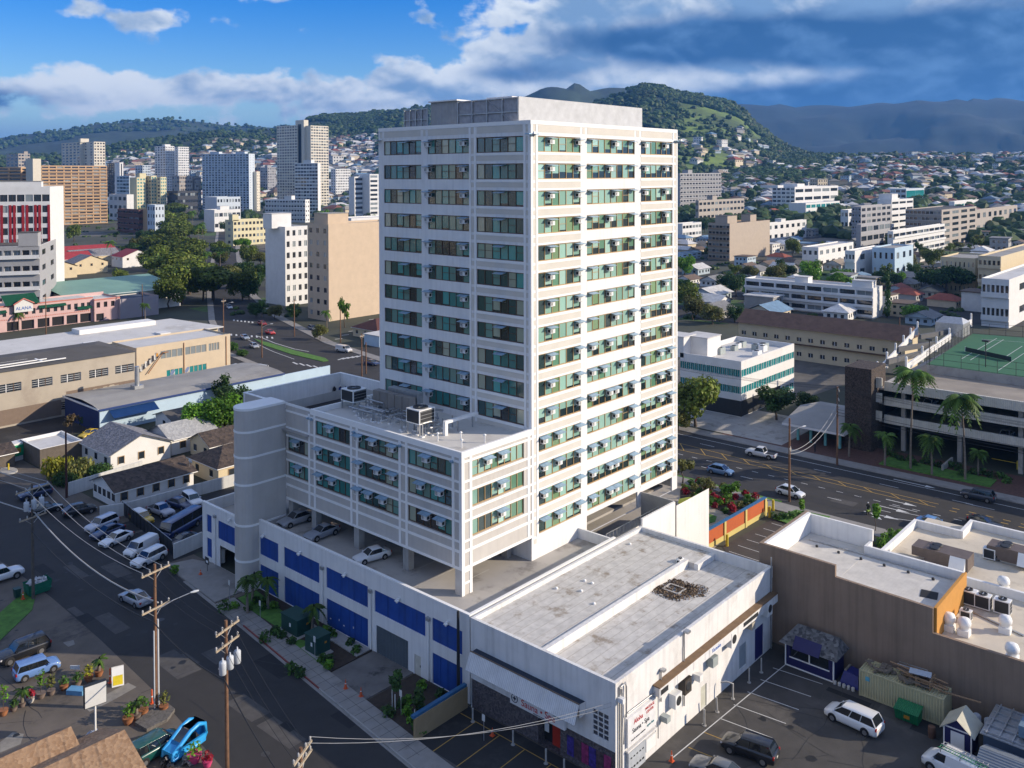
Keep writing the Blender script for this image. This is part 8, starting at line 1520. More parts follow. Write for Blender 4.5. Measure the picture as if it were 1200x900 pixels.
def hz(x, y):
    q = Vector((x, y, 0))-CAM; d = q.dot(_f)
    if d < 500: return 0.0
    px = PX0+FPX*q.dot(_r)/d; r = math.hypot(q.x, q.y); best = 0.0
    for tab, rf, rc, p in RIDGES:
        if px < tab[0][0]-60 or px > tab[-1][0]+60 or r < rf: continue
        rcw = rc*(1+.06*mn.noise(Vector((px/90, rc/1000, 0)))); zc = GD(px, crest(tab, px), rc*d/r).z
        if zc <= 0: continue
        t = (r-rf)/(rcw-rf)
        g = mn.fractal(Vector((x/420, y/420, rf/500)), .9, 2.1, 5)
        z = zc*(t**p)+zc*.22*g*t*(1-t)*2.2 if t < 1 else zc*max(0, 1-(t-1)*1.1)
        best = max(best, z)
    return best
def grassy(px, y): return 0
hv, hf, hc = [], [], []; NA, NR = 330, 120
for i in range(NA+1):
    px = -500+2200*i/NA; d0 = ray(px, PY0); d0.z = 0; L0 = d0.length; d0.normalize()
    for j in range(NR+1):
        r = 620*(9500/620)**(j/NR); x, y = CAM.x+d0.x*r, CAM.y+d0.y*r; z = hz(x, y)
        n_ = mn.noise(Vector((x/260, y/260, 3))); gp = max(0, min(1, (px-778)/25))*max(0, min(1, (905-px)/25))*max(0, min(1, (r-1500)/250))*max(0, min(1, (2750-r)/200)); gp *= max(0, min(1, .75+n_*1.6+(860-px)/160))
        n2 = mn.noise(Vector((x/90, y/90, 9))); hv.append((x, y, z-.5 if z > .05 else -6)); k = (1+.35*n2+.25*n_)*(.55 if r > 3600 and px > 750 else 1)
        fr = r > 3600 and px > 750; hc.append((.030*k*(1-gp)*(.5 if fr else 1)+.13*gp*k, .048*k*(1-gp)*(.8 if fr else 1)+.19*gp*k, .022*k*(1-gp)*(1.6 if fr else 1)+.035*gp*k))  # far right mountain: cloud shadow put into its darker, bluer forest colour
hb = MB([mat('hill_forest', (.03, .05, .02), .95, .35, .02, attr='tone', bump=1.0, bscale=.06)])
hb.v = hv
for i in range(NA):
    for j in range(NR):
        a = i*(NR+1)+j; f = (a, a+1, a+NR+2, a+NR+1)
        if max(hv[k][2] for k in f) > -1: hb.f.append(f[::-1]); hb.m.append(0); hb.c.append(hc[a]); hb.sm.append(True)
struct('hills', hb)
def onhill(px, dist): 
    d = ray(px, PY0); d.z = 0; d.normalize(); x, y = CAM.x+d.x*dist, CAM.y+d.y*dist; return Vector((x, y, hz(x, y)))
# ------------------------------------------------------------------ towers and blocks of the city
cr = pm('tower_cream', (.62, .57, .47)); wt = pm('tower_white', (.66, .66, .65)); tnb = pm('slab_tan', (.50, .33, .19)); bw = pm('tower_blue_white', (.50, .56, .62)); gy = pm('tower_grey', (.33, .33, .34)); brk = pm('brick_brown', (.17, .08, .06)); yl_ = pm('tower_yellow', (.62, .56, .36)); drk = pm('tower_dark', (.05, .055, .065)); pkg = pm('warm_grey', (.38, .34, .30))
A_ = block('white slab hotel with bright red window pillars at left edge', 60, 352, -60, 76, 219, wt, dist=330, rot=R(60), L=(11, 12, .9, .62, 'w'), roofm=groof, par=2.2, boxes=((.1, .1, 4, 20, 2),))
b = MB(); redp = mat('red_pillar', (.30, .015, .02), .6)
for k in range(9): y = A_['_d']*k/8; [b.box(-.12, -.003, yy, yy+.85, A_['_h']*.03, A_['_h']*.86, redp) for yy in ((y-1.1, y+.25) if 0 < k < 8 else (max(0, y-.9),))]
link('red_pillar', b.mesh('red_pillar'), A_)
B_ = block('white balcony block in front of red pillared hotel', 47, 352, -40, 66.5, 288, gy, dist=305, rot=R(60), L=(5, 8, .8, .5, 'b'), Rr=(5, 2, .4, .35, 'w'), roofm=droof, par=.4, fascia=wt, boxes=((.0, .02, 6, 6, 4.5),))
BL = [ # label, corner px, distance, left px, right px, top py, material, rotation, L, R, roof boxes, extra
 ('long tan slab block with deep balcony grid at left', 46, 900, 40, 126, 194, tnb, 0, None, (18, 9, .86, .66, 'b'), ()),
 ('tan wing with shaded recess left of the long tan slab', 22, 905, -90, 40, 196, tnb, 40, (17, 8, .86, .66, 'b'), (17, 2, .6, .45, 'w'), ()),
 ('cream lift tower standing out of the tan slab roof', 36, 880, 34, 49, 186, cr, 0, None, None, ()),
 ('small pink and white tower peeping over the tan slab', 19, 1500, 8, 36, 180, pkg, 0, (16, 3, .6, .5, 'w'), (16, 4, .7, .5, 'w'), ((.6, .1, 6, 6, 4),)),
 ('cream tower with dark left flank left half of close pair', 92, 1500, 73, 102, 166.5, cr, 0, (22, 5, .6, .6, 'w'), (22, 1, .05, .3, 'w'), ((.0, -.02, 14, 8, 6),)),
 ('cream tower with green windows right half of close pair', 108, 1480, 98, 124, 166, cr, 0, (22, 2, .3, .5, 'w'), (22, 4, .6, .5, 'w'), ()),
 ('dark blue tower right behind the tan slab end', 131, 1500, 126, 138, 191, drk, 0, (18, 3, .7, .6, 'w'), (18, 2, .6, .6, 'w'), ()),
 ('narrow white tower with brown stripe beside dark blue one', 138, 1450, 137, 145, 190.5, wt, 0, None, (1, 1, .3, .95, 'w'), ()),
 ('blue glass block with white end wall', 149, 1300, 137, 154, 206, bw, 0, (10, 4, .9, .6, 'w'), None, ()),
 ('low white hall with orange roof edge below blue glass block', 146, 1000, 128, 157, 228, wt, 0, (3, 4, .6, .4, 'w'), (1, 1, .01, .3, 'w'), ()),
 ('yellow tower with green windows left of three', 158, 1050, 157, 171, 208, yl_, 0, None, (12, 3, .6, .5, 'w', wteal), ((.5, .2, 8, 8, 5),)),
 ('yellow tower with green windows middle of three', 175, 1060, 171, 184, 206, yl_, 0, (12, 2, .5, .5, 'w'), (12, 2, .6, .5, 'w', wteal), ()),
 ('yellow tower with green windows right of three', 186, 1055, 184, 195.5, 207.5, yl_, 0, (12, 1, .5, .5, 'w'), (12, 3, .6, .5, 'w', wteal), ()),
 ('pale grey tower behind the yellow three', 165, 1700, 159, 177, 193.5, bw, 0, (14, 3, .6, .6, 'w'), (14, 5, .6, .6, 'w'), ()),
 ('white tower with shaded flank left of twin pair', 192, 1500, 182, 205, 171, wt, 0, (24, 4, .6, .6, 'w'), (24, 5, .5, .5, 'w'), ((.2, .2, 10, 10, 3),)),
 ('white tower right of twin pair', 207, 1490, 205, 222, 172, wt, 0, (24, 1, .3, .5, 'w'), (24, 6, .6, .5, 'w'), ()),
 ('grey brown slab under the white twin pair', 208, 1250, 202, 226, 206, pkg, 0, (9, 3, .6, .5, 'w'), (9, 8, .6, .5, 'w'), ()),
 ('brown grey slab right of the one under twins', 226, 1270, 222, 236, 207, pkg, 0, None, (9, 5, .6, .5, 'w'), ()),
 ('low dark office with ribbon windows behind avenue trees', 206, 1050, 196, 232, 224, drk, 0, (4, 4, .9, .4, 'w'), (4, 8, .9, .4, 'w'), ()),
 ('low brown terraced block at end of tan slab', 160, 780, 138, 172, 246, brk, 0, (4, 4, .9, .45, 'b'), (4, 3, .9, .45, 'w'), ()),
 ('orange end wall of brown terraced block', 172, 775, 170, 178, 245, tnb, 0, None, None, ()),
 ('pale blue villa beside the avenue tree tops', 179, 760, 173, 193, 240, bw, 0, (4, 3, .5, .5, 'w'), (4, 3, .4, .4, 'w'), ()),
 ('big blue white tower with dark vertical slots', 290, 1250, 237.5, 299, 180, bw, 30, (23, 15, .6, .62, 'w'), (23, 2, .1, .4, 'w'), ((.1, .1, 9, 14, 3), (.1, .65, 9, 14, 3))),
 ('narrow cream tower with green cap beside big blue white one', 299, 1260, 297, 305, 201, cr, 20, None, (14, 2, .3, .4, 'w'), ()),
 ('blue grey podium block below the big slotted tower', 252, 1000, 240, 282, 231, bw, 0, None, (3, 8, .6, .4, 'w'), ()),
 ('low white hall with blue fascia near avenue palms', 249, 800, 246, 282, 246, wt, 0, None, (2, 6, .8, .35, 'w'), ((.3, .2, 9, 6, 3),)),
 ('tall cream tower left half with blue shade', 347, 1350, 325, 349, 146.5, cr, 0, (29, 8, .6, .55, 'w'), (29, 1, .3, .5, 'w'), ()),
 ('tall cream tower core standing highest of its group', 355, 1345, 347, 362, 140.5, cr, 0, (1, 1, .4, .9, 'w'), None, ()),
 ('tall cream tower right half in warm sun', 363, 1340, 361, 385.5, 147, cr, 0, None, (29, 7, .7, .5, 'w'), ()),
 ('white blue office tower before the tall cream tower', 371, 1150, 346, 376, 191, wt, 20, (15, 8, .85, .55, 'w'), None, ((.1, .3, 8, 12, 4),)),
 ('white balcony block low before the office tower', 356, 950, 311, 363, 234, wt, 25, (5, 14, .8, .55, 'b'), (5, 2, .4, .4, 'w'), ((.1, .35, 7, 9, 4),)),
 ('grey tower far between slotted and cream towers', 312, 1800, 303, 324, 196, gy, 0, (12, 4, .6, .5, 'w'), (12, 4, .4, .5, 'w'), ((.3, .3, 9, 9, 4),)),
 ('white distant slab beside the cream tower', 392, 1700, 388, 411, 198, wt, 0, (12, 2, .5, .5, 'w'), (12, 9, .6, .5, 'w'), ()),
 ('white office block with dark bands left of pair near tower', 414, 1000, 409, 431, 207, wt, 0, (1, 1, .01, .5, 'w'), (9, 1, .9, .5, 'w'), ()),
 ('white office block with dark bands touching main tower edge', 432, 1000, 429, 462, 204, wt, 0, None, (10, 3, .85, .5, 'w'), ()),
 ('beige four storey block with green trim by the avenue', 271, 640, 264, 313, 258, yl_, 0, (4, 1, .3, .4, 'w'), (4, 9, .62, .45, 'w'), ((-.02, .0, 5, 5, 4),)),
 ('white roofed low store right of the avenue palms', 284, 600, 255, 312, 301, wt, 0, None, (1, 6, .5, .4, 'w'), ()),
 ('pale flat roofed workshop beside avenue trees', 262, 520, 255, 290, 318, cr, 0, None, (2, 5, .5, .4, 'w'), ()),
 ('narrow white apartment block beside the tan one', 332, 345, 311.5, 362, 266, wt, 0, None, (7, 4, .5, .5, 'w'), ((-.3, .3, 9, 6, 5), )),
 ('tan apartment block with blank sunlit end wall', 383, 308, 361, 470, 263, pm('end_wall_tan', (.55, .43, .31)), 0, (8, 3, .4, .4, 'w'), None, ((.05, .2, 9, 8, 3.5),)),
 ('terracotta roofed low block behind the tan apartment', 410, 560, 390, 470, 256, wt, 0, None, (3, 9, .6, .4, 'w'), ()),
 ('hospital block white with strip windows right of main tower', 932, 980, 905, 982, 219, wt, 0, (8, 5, .75, .5, 'w'), (4, 5, .85, .4, 'w'), ((-.3, .1, 14, 20, 2), (.2, .3, 20, 20, 3))),
 ('low white annexe before the hospital block', 945, 900, 941, 984, 238, wt, 0, None, (3, 7, .85, .5, 'w', wteal), ()),
 ('wide apartment slab with grid front right of main tower', 797, 1050, 790, 845, 203, gy, 0, None, (10, 14, .7, .55, 'b'), ((.2, .1, 10, 8, 4),)),
 ('low beige block before the wide grid slab', 819, 840, 815, 872, 235, pkg, 0, (4, 2, .6, .4, 'w'), (4, 12, .7, .4, 'w'), ((.3, .2, 9, 6, 4),)),
 ('stepped grey white block left of medical complex', 1010, 640, 998, 1044, 242, gy, 0, (6, 3, .6, .5, 'b'), (6, 6, .7, .5, 'w'), ()),
 ('white medical block with dark ribbon windows in complex', 1046, 690, 1028, 1070, 234, wt, 0, (6, 3, .01, .4, 'w'), (6, 3, .85, .35, 'w'), ((.2, .3, 14, 10, 4),)),
 ('white tower with blue glass half behind medical complex', 1063, 1000, 1043, 1083, 221, bw, 0, (6, 3, .8, .5, 'w'), (1, 1, .98, .85, 'w', wteal), ()),
 ('dark balconied long block in medical complex', 1105, 610, 1061, 1144, 246, pkg, 0, (6, 9, .8, .62, 'b'), (6, 4, .7, .5, 'w'), ()),
 ('long low white terrace block with blue balconies', 1048, 520, 1040, 1107, 271, wt, 0, (3, 1, .6, .4, 'w'), (3, 9, .9, .5, 'b'), ()),
 ('low grey concrete deck left of white terrace block', 1010, 560, 1003, 1043, 263, gy, 0, None, (3, 5, .85, .5, 'w'), ()),
 ('turquoise roofed school hall right of medical complex', 1120, 900, 1112, 1148, 236, wt, 0, None, (2, 8, .8, .4, 'w', wteal), ()),
 ('long low beige school at far right', 1145, 720, 1140, 1192, 246, pkg, 0, None, (2, 8, .5, .4, 'w'), ()),
 ('cream apartment block with flat dark roof at right edge', 1145, 365, 1102, 1162, 303, crmw, 0, (3, 8, .3, .4, 'w'), (3, 2, .2, .4, 'w'), ()),
 ('cream apartment block with open stair at right frame edge', 1175, 350, 1146, 1260, 301, crmw, 0, (3, 5, .6, .5, 'b'), None, ()),
 ('white two storey flats with grey roof behind huge dark tree', 1003, 420, 990, 1036, 294, whs, 0, (2, 3, .6, .5, 'b'), (2, 2, .3, .4, 'w'), ()),
 ('pale blue house block beside the white two storey flats', 1050, 420, 1022, 1070, 291, lblue, 0, (2, 4, .4, .4, 'w'), (2, 3, .4, .4, 'w'), ()),
 ('white block with grey flat roof low at right frame edge', 1185, 290, 1150, 1290, 328, whs, 0, (2, 6, .7, .5, 'b'), (2, 5, .2, .3, 'w'), ()),
 ('white flats with long roofs in the plain by tan block', 960, 470, 940, 1000, 290, whs, 0, (2, 3, .5, .4, 'w'), (2, 6, .5, .4, 'w'), ()),
 ('blue roofed low store just right of main tower', 800, 520, 790, 822, 297, lblue, 0, None, (2, 4, .6, .4, 'w'), ()),
 ('white low clinic row just right of main tower', 800, 700, 790, 822, 262, wt, 0, None, (2, 6, .8, .4, 'w'), ()),
 ('white office row on the plain behind hospital annexe', 995, 800, 985, 1040, 246, wt, 0, (2, 2, .6, .4, 'w'), (2, 8, .7, .4, 'w'), ()),
 ('pale long hall with roof vents right of tan block', 885, 640, 880, 945, 263, wt, 0, None, (2, 9, .5, .4, 'w'), ((.5, .2, 8, 5, 2),)),
 ('white store block beyond the pink end wall', 1085, 760, 1078, 1120, 247, wt, 0, None, (2, 7, .6, .4, 'w'), ()),
 ('long dark roofed school on the green hill foot', 901, 1350, 898, 957, 206, gy, 0, None, (2, 9, .8, .5, 'w'), ())]
for l, xc, dist, xl, xr, yt, m, rot, L, Rr, bx_ in BL: block(l, xc, 0, xl, xr, yt, m, dist=dist, rot=R(rot), L=L, Rr=Rr, par=.6, boxes=bx_, roofm=wroof if m in (wt, whs) else (groof if m not in (pkg, brk) else droof), wd=None if L or xc-xl > 4 else 18, group='blocks of the city')
# red roofed town houses by the avenue
for n, (x, y, w, d, ax, l) in enumerate(((96, 393, 18, 13, 'Y', 'red roofed house with cream gable at left of red roofs'), (108, 430, 30, 14, 'X', 'longest red roofed terrace of the group'), (132, 440, 26, 14, 'X', 'red roofed terrace behind grey gabled house'), (150, 420, 18, 14, 'Y', 'red roofed house nearest the avenue trees'), (118, 405, 17, 13, 'Y', 'grey gabled house among the red roofs'), (88, 440, 26, 13, 'X', 'red roofed terrace at left rear'), (140, 470, 30, 14, 'X', 'red roofed terrace farthest behind'))):
    gable(l, x, x+w, y, y+d, 6, 9.5, ax, shg if 'grey' in l else shr, crmw if n % 2 == 0 else whs, name='town_house', wins=3)
gable('bungalow under dark red hipped roof before the tan apartment block', 102, 117, 147, 159, 3, 5.6, 'X', mat('dark_red_shingle', (.11, .04, .03), .85, .25, .8), crmw, name='bungalow', hipf=.8); b = MB(); b.box(95, 108, 138, 145, 0, 3.2, lblue); b.box(94.8, 108.2, 137.8, 145.2, 3.2, 3.4, wroof); solo('low_shop', b, 'low pale blue shop with white roof at the crossing', 'shop', base=(95, 138, 0))
# ------------------------------------------------------------------ houses of the plain and the slopes
hw, hr = mat('house_wall', (.5, .5, .5), .85, .08, .6, objcol=True), mat('house_roof', (.3, .3, .3), .85, .22, .7, objcol=True)
HK = {}
def house_kit(ty):
    if ty in HK: return HK[ty]
    w = MB([hw]); r = MB([hr]); h = 3.0 if ty != 'flat' else 6.0
    w.box(-6, 6, -4.5, 4.5, -3, h)
    for x in (-4, -1, 2.2, 4.6):
        for z in ((1.0,) if ty != 'flat' else (1.0, 3.9)): w.box(x-.6, x+.6, -4.54, -4.5, z, z+1.2, wing_)
    for y in (-2.5, 0, 2.5):
        for z in ((1.0,) if ty != 'flat' else (1.0, 3.9)): w.box(-6.04, -6, y-.6, y+.6, z, z+1.2, wing_)
    if ty == 'flat': r.box(-6.5, 6.5, -5, 5, h, h+.35)
    elif ty == 'hipped': r.faces([(-6.8, -5.3, h-.1), (6.8, -5.3, h-.1), (6.8, 5.3, h-.1), (-6.8, 5.3, h-.1), (-2.5, 0, h+2.2), (2.5, 0, h+2.2)], [(0, 1, 5, 4), (1, 2, 5), (2, 3, 4, 5), (3, 0, 4), (3, 2, 1, 0)])
    else:
        r.faces([(-6.7, -5.3, h-.15), (6.7, -5.3, h-.15), (6.7, 5.3, h-.15), (-6.7, 5.3, h-.15), (-6.7, 0, h+2.1), (6.7, 0, h+2.1)], [(0, 1, 5, 4), (2, 3, 4, 5), (3, 2, 1, 0)]); w.faces([(-6, -4.5, h), (-6, 4.5, h), (-6, 0, h+1.85), (6, -4.5, h), (6, 4.5, h), (6, 0, h+1.85)], [(1, 0, 2), (3, 4, 5)])
    HK[ty] = (w.mesh('wall'), r.mesh('roof')); return HK[ty]
WC = {'white': (.68, .67, .64), 'cream': (.58, .5, .37), 'pale blue': (.42, .5, .56), 'grey': (.36, .36, .35)}; RC = {'grey': (.2, .2, .2), 'brown': (.13, .09, .065), 'white': (.58, .57, .55), 'red': (.26, .07, .045), 'blue': (.13, .22, .32), 'tan': (.32, .26, .19)}
rnd.seed(21); PLACED = []
def fhouse(p, where, group, rz, s):
    ty = rnd.choice(['gabled', 'gabled', 'hipped', 'hipped', 'flat']); wc = rnd.choice(['white', 'white', 'white', 'cream', 'cream', 'pale blue', 'grey']); rc = rnd.choice(['grey', 'grey', 'brown', 'brown', 'white', 'white', 'red', 'blue', 'tan'])
    lab = '%s %s house with %s roof %s' % (wc, {'gabled': 'gabled', 'hipped': 'hipped', 'flat': 'flat topped'}[ty], rc, where); t = thing('house', lab, 'house', tuple(p), group, rz); t.scale = (s, s, s*rnd.uniform(.9, 1.15)); a, c = house_kit(ty); o = link('wall', a, t); k = rnd.uniform(.85, 1.1); o.color = (*[q*k for q in WC[wc]], 1); o = link('roof', c, t); o.color = (*[q*k for q in RC[rc]], 1)
BR = []
def clear(p, r):
    for x, y, c, n_, w, d in BR:
        dx, dy = p.x-x, p.y-y; a, e = dx*c+dy*n_, dy*c-dx*n_
        if -r < a < w+r and -r < e < d+r: return False
    for q, s in PLACED:
        if (q.x-p.x)**2+(q.y-p.y)**2 < (r+s)**2: return False
    return True
for o in [o for o in ORG if o.get('_w')]: z = o.rotation_euler.z; BR.append((o.location.x, o.location.y, math.cos(z), math.sin(z), o['_w'], o['_d']))
PLACED += [(Vector((140, y, 0)), 25) for y in range(260, 500, 30)]+[(Vector((120, 430, 0)), 50), (Vector((135, 40, 0)), 24), (Vector((115, -30, 0)), 30)]; BR += [(x_-1, ya-1, 1, 0, 13, yb_-ya+2), (93, -90, 1, 0, 45, 90)]
n = 0
while n < 152:
    px = rnd.uniform(798, 1230); py = 378-132*rnd.random()**.8; p = G(px, py); s = rnd.uniform(.8, 1.2)
    if not clear(p, 6.5*s) or p.x < 146: n += .01; continue
    n += 1; PLACED.append((p, 6.0*s)); fhouse(p, 'on the plain right of the tower', 'houses on the plain', rnd.choice([0, 0, math.pi/2, .1, 1.5]), s)
n = 0
while n < 80:
    px = rnd.uniform(880, 1215); p = onhill(px, rnd.uniform(850, 2150)); s = rnd.uniform(1.0, 1.7)
    if not clear(p, 9*s): n += .02; continue
    n += 1; PLACED.append((p, 9*s)); fhouse(p, 'on the right hand slope', 'houses on the right slope', rnd.uniform(-.4, .4), s)
n = 0
while n < 66:
    px = rnd.choice([rnd.uniform(125, 330), rnd.uniform(0, 330), rnd.uniform(380, 445), rnd.uniform(795, 880)]); p = onhill(px, rnd.uniform(1500, 2500)); s = rnd.uniform(1.5, 2.4)
    if p.z < 4 or p.z > 150 or not clear(p, 12*s): n += .02; continue
    n += 1; PLACED.append((p, 10*s)); fhouse(p, 'on the wooded slope beyond the towers', 'houses on the wooded slope', rnd.uniform(-.4, .4), s)
ST_ = MB([mat('far_wall', (.5, .5, .5), .85, 0, attr='tone')])
def farhouse(p, s, rz):
    k = len(ST_.v); c = rnd.choice(list(WC.values())); c2 = rnd.choice([(.2, .2, .2), (.14, .1, .08), (.55, .54, .52), (.5, .5, .5), (.3, .27, .22), (.16, .22, .28), (.2, .08, .06)]); h = 3.0; ST_.box(-6, 6, -4.5, 4.5, -3, h, None, c); ST_.faces([(-6.7, -5.3, h), (6.7, -5.3, h), (6.7, 5.3, h), (-6.7, 5.3, h), (-3, 0, h+2.2), (3, 0, h+2.2)], [(0, 1, 5, 4), (1, 2, 5), (2, 3, 4, 5), (3, 0, 4)], None, c2); ST_.xform(Matrix.Translation(p) @ Matrix.Rotation(rz, 4, 'Z') @ Matrix.Scale(s, 4), k)
for k in range(3300):
    z_ = rnd.random()
    if z_ < .50: p = onhill(rnd.uniform(860, 1290), rnd.uniform(800, 2350))
    elif z_ < .60: p = onhill(rnd.uniform(950, 1260), rnd.uniform(3300, 4600))
    elif z_ < .72: p = onhill(rnd.uniform(785, 900), rnd.uniform(1250, 2000))
    else: p = onhill(rnd.uniform(-60, 450), rnd.uniform(1500, 2750))
    g = mn.noise(Vector((p.x/300, p.y/300, 1)))
    if (p.z > 190 and z_ > .72) or g < -.12-(.25 if z_ > .72 else 0) or not clear(p, 6): continue
    farhouse(p, rnd.uniform(.9, 1.7)*(1.55 if z_ > .72 else 1), rnd.uniform(-.6, .6))
for k in range(760):
    p = G(rnd.choice([rnd.uniform(0, 450), rnd.uniform(800, 1260), rnd.uniform(450, 800)]), 212+(38 if k < 420 else 90)*rnd.random()**.7)
    if k >= 420 and not 440 < PXY(p)[0] < 800: continue
    if clear(p, 8): farhouse(p, rnd.uniform(.9, 2.2), rnd.choice([0, 1.57]))
n = 0
while n < 430:
    px = rnd.choice([rnd.uniform(100, 335), rnd.uniform(-40, 335), rnd.uniform(380, 450)]); p = onhill(px, rnd.uniform(1700, 2950)); n += .05
    if 35 < p.z < 170 and mn.noise(Vector((p.x/260, p.y/260, 7))) > -.2: n += .95; farhouse(p+Vector((0, 0, 2)), rnd.uniform(1.0, 1.7), rnd.uniform(-.6, .6))
stuff('distant_houses', ST_)
# ------------------------------------------------------------------ woods
rnd.seed(31); n = 0; TL = {'dark': 'dark', 'olive': 'olive', 'bright': 'bright green', 'rain': 'yellow green'}
while n < 190:
    if n < 130: px = rnd.uniform(796, 1230); py = 380-145*rnd.random()**.7
    else: px = rnd.choice([rnd.uniform(78, 190), rnd.uniform(255, 312), rnd.uniform(380, 446), rnd.uniform(130, 182)]); py = rnd.uniform(236, 338)
    p = G(px, py); s = rnd.uniform(3.2, 6.5)
    if n >= 130: s *= 1.3
    if not clear(p, s*.4) or (p.x < 140 and n < 130): n += .02; continue
    k = rnd.choice(['dark', 'dark', 'olive', 'bright', 'rain']); n += 1; PLACED.append((p, s*.5)); sh = rnd.choice(['round', 'round', 'open', 'umbrella'])
    tree(k, sh, 0, 0, s, '%s %s tree among houses %s' % (TL[k], {'round': 'round', 'open': 'loose', 'umbrella': 'broad'}[sh], 'right of the tower' if n <= 131 else 'left of the tower'), rnd.randrange(4), 0, s*rnd.uniform(.9, 1.3), 'trees among houses', 'tree', 'tree', tuple(p))
def ico(seed):
    rd = random.Random(seed); t = (1+5**.5)/2; v = [Vector(q).normalized() for q in ((-1, t, 0), (1, t, 0), (-1, -t, 0), (1, -t, 0), (0, -1, t), (0, 1, t), (0, -1, -t), (0, 1, -t), (t, 0, -1), (t, 0, 1), (-t, 0, -1), (-t, 0, 1))]
    f = [(0, 11, 5), (0, 5, 1), (0, 1, 7), (0, 7, 10), (0, 10, 11), (1, 5, 9), (5, 11, 4), (11, 10, 2), (10, 7, 6), (7, 1, 8), (3, 9, 4), (3, 4, 2), (3, 2, 6), (3, 6, 8), (3, 8, 9), (4, 9, 5), (2, 4, 11), (6, 2, 10), (8, 6, 7), (9, 8, 1)]
    return [q*rd.uniform(.75, 1.25) for q in v], f
IC = [ico(s) for s in range(5)]
FW = MB([leafmat('wood_canopy', (.05, .085, .026))])
def blob(p, s, tn):
    v, f = rnd.choice(IC); a = rnd.uniform(0, 6.28); c, s_ = math.cos(a), math.sin(a); k = len(FW.v); FW.v += [(p.x+(q.x*c-q.y*s_)*s, p.y+(q.x*s_+q.y*c)*s, p.z+(q.z+.5)*s*.8) for q in v]
    for t in f: FW.f.append(tuple(i+k for i in t)); FW.m.append(0); w = tn*rnd.uniform(.8, 1.2); FW.c.append((w*rnd.uniform(.9, 1.15), w, w*.9)); FW.sm.append(False)
def wood(cnt, pr, dr, s0, s1, zmax=1e9, thr=-.3, grass_=False):
    for _ in range(cnt):
        px = rnd.uniform(*pr); p = onhill(px, rnd.uniform(*dr)); g = mn.noise(Vector((p.x/170, p.y/170, 5)))
        if g < thr or p.z > zmax or (grass_ and 785 < px < 893 and rnd.random() < .94 and p.z > 60) or not clear(p, 0): continue
        tn = rnd.uniform(.6, 1.4)*(1+.4*g); s = rnd.uniform(s0, s1); blob(p, s, tn)
        if rnd.random() < .6: blob(p+Vector((rnd.uniform(-s, s), rnd.uniform(-s, s), rnd.uniform(-.1, .3)*s)), s*.7, tn*1.1)
wood(2600, (770, 1300), (720, 2400), 4, 9, 1e9, -.25); wood(2600, (-80, 460), (1400, 2500), 3, 6.5, 1e9, -.4); wood(2600, (-80, 460), (2450, 3350), 4, 10, 1e9, -.5); wood(5200, (780, 965), (1300, 2760), 3.5, 8, 1e9, -.5, True); wood(1000, (740, 900), (2500, 2760), 6, 12, 1e9, -.5)
wood(900, (-60, 460), (5200, 5700), 7, 15, 1e9, -.3); wood(1100, (360, 450), (2900, 3350), 6, 12, 1e9, -.5); wood(3600, (440, 800), (1350, 3400), 5, 13, 1e9, -.5)
for _ in range(2100):
    p = G(rnd.choice([rnd.uniform(-20, 450), rnd.uniform(795, 1260), rnd.uniform(450, 795)]), 209+48*rnd.random()**.8)
    if clear(p, 3): blob(p, rnd.uniform(3, 8), rnd.uniform(.6, 1.5))
for _ in range(520):
    p = G(*rnd.choice([(rnd.uniform(800, 1230), rnd.uniform(255, 375)), (rnd.uniform(800, 1230), rnd.uniform(255, 375)), (rnd.uniform(80, 190), rnd.uniform(258, 345)), (rnd.uniform(270, 446), rnd.uniform(290, 372))]))
    if p.x > (100 if p.y > 200 else 150) and clear(p, 2): s = rnd.uniform(1.2, 2.4); [blob(p+Vector((rnd.uniform(-s, s), rnd.uniform(-s, s), 0)), s*.6, rnd.uniform(.6, 1.5)) for _ in range(4)]
stuff('woodland', FW)
# ------------------------------------------------------------------ the air between here and the mountains
HZ = MB(); HZ.box(-8800, 15800, -8800, 15800, -8, 740)
hm = bpy.data.materials.new('haze_air'); hm.use_nodes = True; nt = hm.node_tree; nt.nodes.clear(); o = nt.nodes.new('ShaderNodeOutputMaterial'); v = nt.nodes.new('ShaderNodeVolumePrincipled'); v.inputs['Color'].default_value = (.15, .43, 1.0, 1); v.inputs['Density'].default_value = 7e-5; v.inputs['Anisotropy'].default_value = .2; nt.links.new(v.outputs[0], o.inputs['Volume']); HZ.mats = [hm]; stuff('haze', HZ)

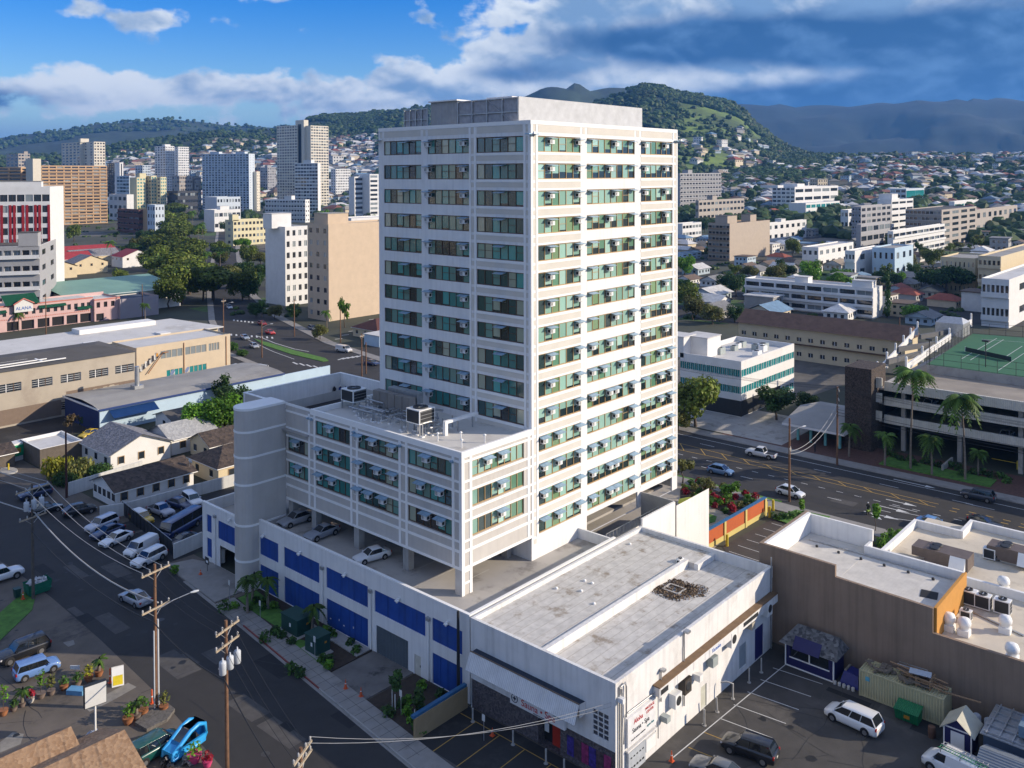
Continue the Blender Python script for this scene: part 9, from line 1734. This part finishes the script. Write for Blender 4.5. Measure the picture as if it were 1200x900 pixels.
# side streets and yards between the houses of the plain
sm = MB([asph]); rnd.seed(40)
for x in (150, 205, 262, 330, 410, 520): stripe(sm, (x, -330), (x, 560), 8, .0, asph)
for y in (-210, -120, -40, 62, 150, 260, 380, 470): stripe(sm, (146, y), (640, y), 8, .004, asph)
struct('street', sm); ym_ = [mat('yard_grass', (.06, .11, .025), .95, .35, .4, bump=.4, bscale=8), mat('yard_gravel', (.13, .12, .10), .95, .25, .3), asph3]
for k, m_ in enumerate(ym_):
    b = MB([m_])
    for _ in range(70):
        p = G(*(rnd.choice([(rnd.uniform(800, 1240), rnd.uniform(245, 375)), (rnd.uniform(60, 446), rnd.uniform(250, 372))])))
        if p.x < 100 or (p.x < 150 and p.y < 190): continue
        q = .45 if p.x < 250 and p.y > 100 else 1; a, c = rnd.uniform(8, 24)*q, rnd.uniform(8, 20)*q; z = -.02+k*.005+_*.00006; b.face([(p.x-a, p.y-c, z), (p.x+a, p.y-c, z), (p.x+a, p.y+c, z), (p.x-a, p.y+c, z)])
    struct(['lawn', 'gravel_yard', 'yard_paving'][k], b)
# the quarter out of frame to the left, which the tower's shaded windows mirror
rnd.seed(55); dc = MB([mat('far_quarter', (.5, .5, .5), .85, .05, attr='tone')])
for k in range(46):
    x, y = rnd.uniform(-620, -170), rnd.uniform(-60, 620); w, d, h = rnd.uniform(10, 26), rnd.uniform(14, 46), rnd.choice([9, 12, 18, 26, 38, 55, 80]); c = rnd.choice([(.6, .58, .52), (.62, .62, .6), (.42, .40, .36), (.3, .31, .32), (.6, .55, .44)])
    if y > 120-(x+76)*2.2 and x > -160: continue
    dc.box(x-w, x, y-d/2, y+d/2, 0, h, None, c); n = int(h/3)
    for j in range(n): dc.box(x, x+.06, y-d/2+1, y+d/2-1, j*3+1.2, j*3+2.5, None, (.03, .04, .05))
for k in range(160):
    x, y, s = rnd.uniform(-600, -130), rnd.uniform(-60, 600), rnd.uniform(3, 8); v, f = rnd.choice(IC); g_ = rnd.uniform(.6, 1.3); dc.faces([(x+q.x*s, y+q.y*s, s*.8+q.z*s) for q in v], f, None, (.06*g_, .10*g_, .03*g_))
stuff('distant_city', dc)
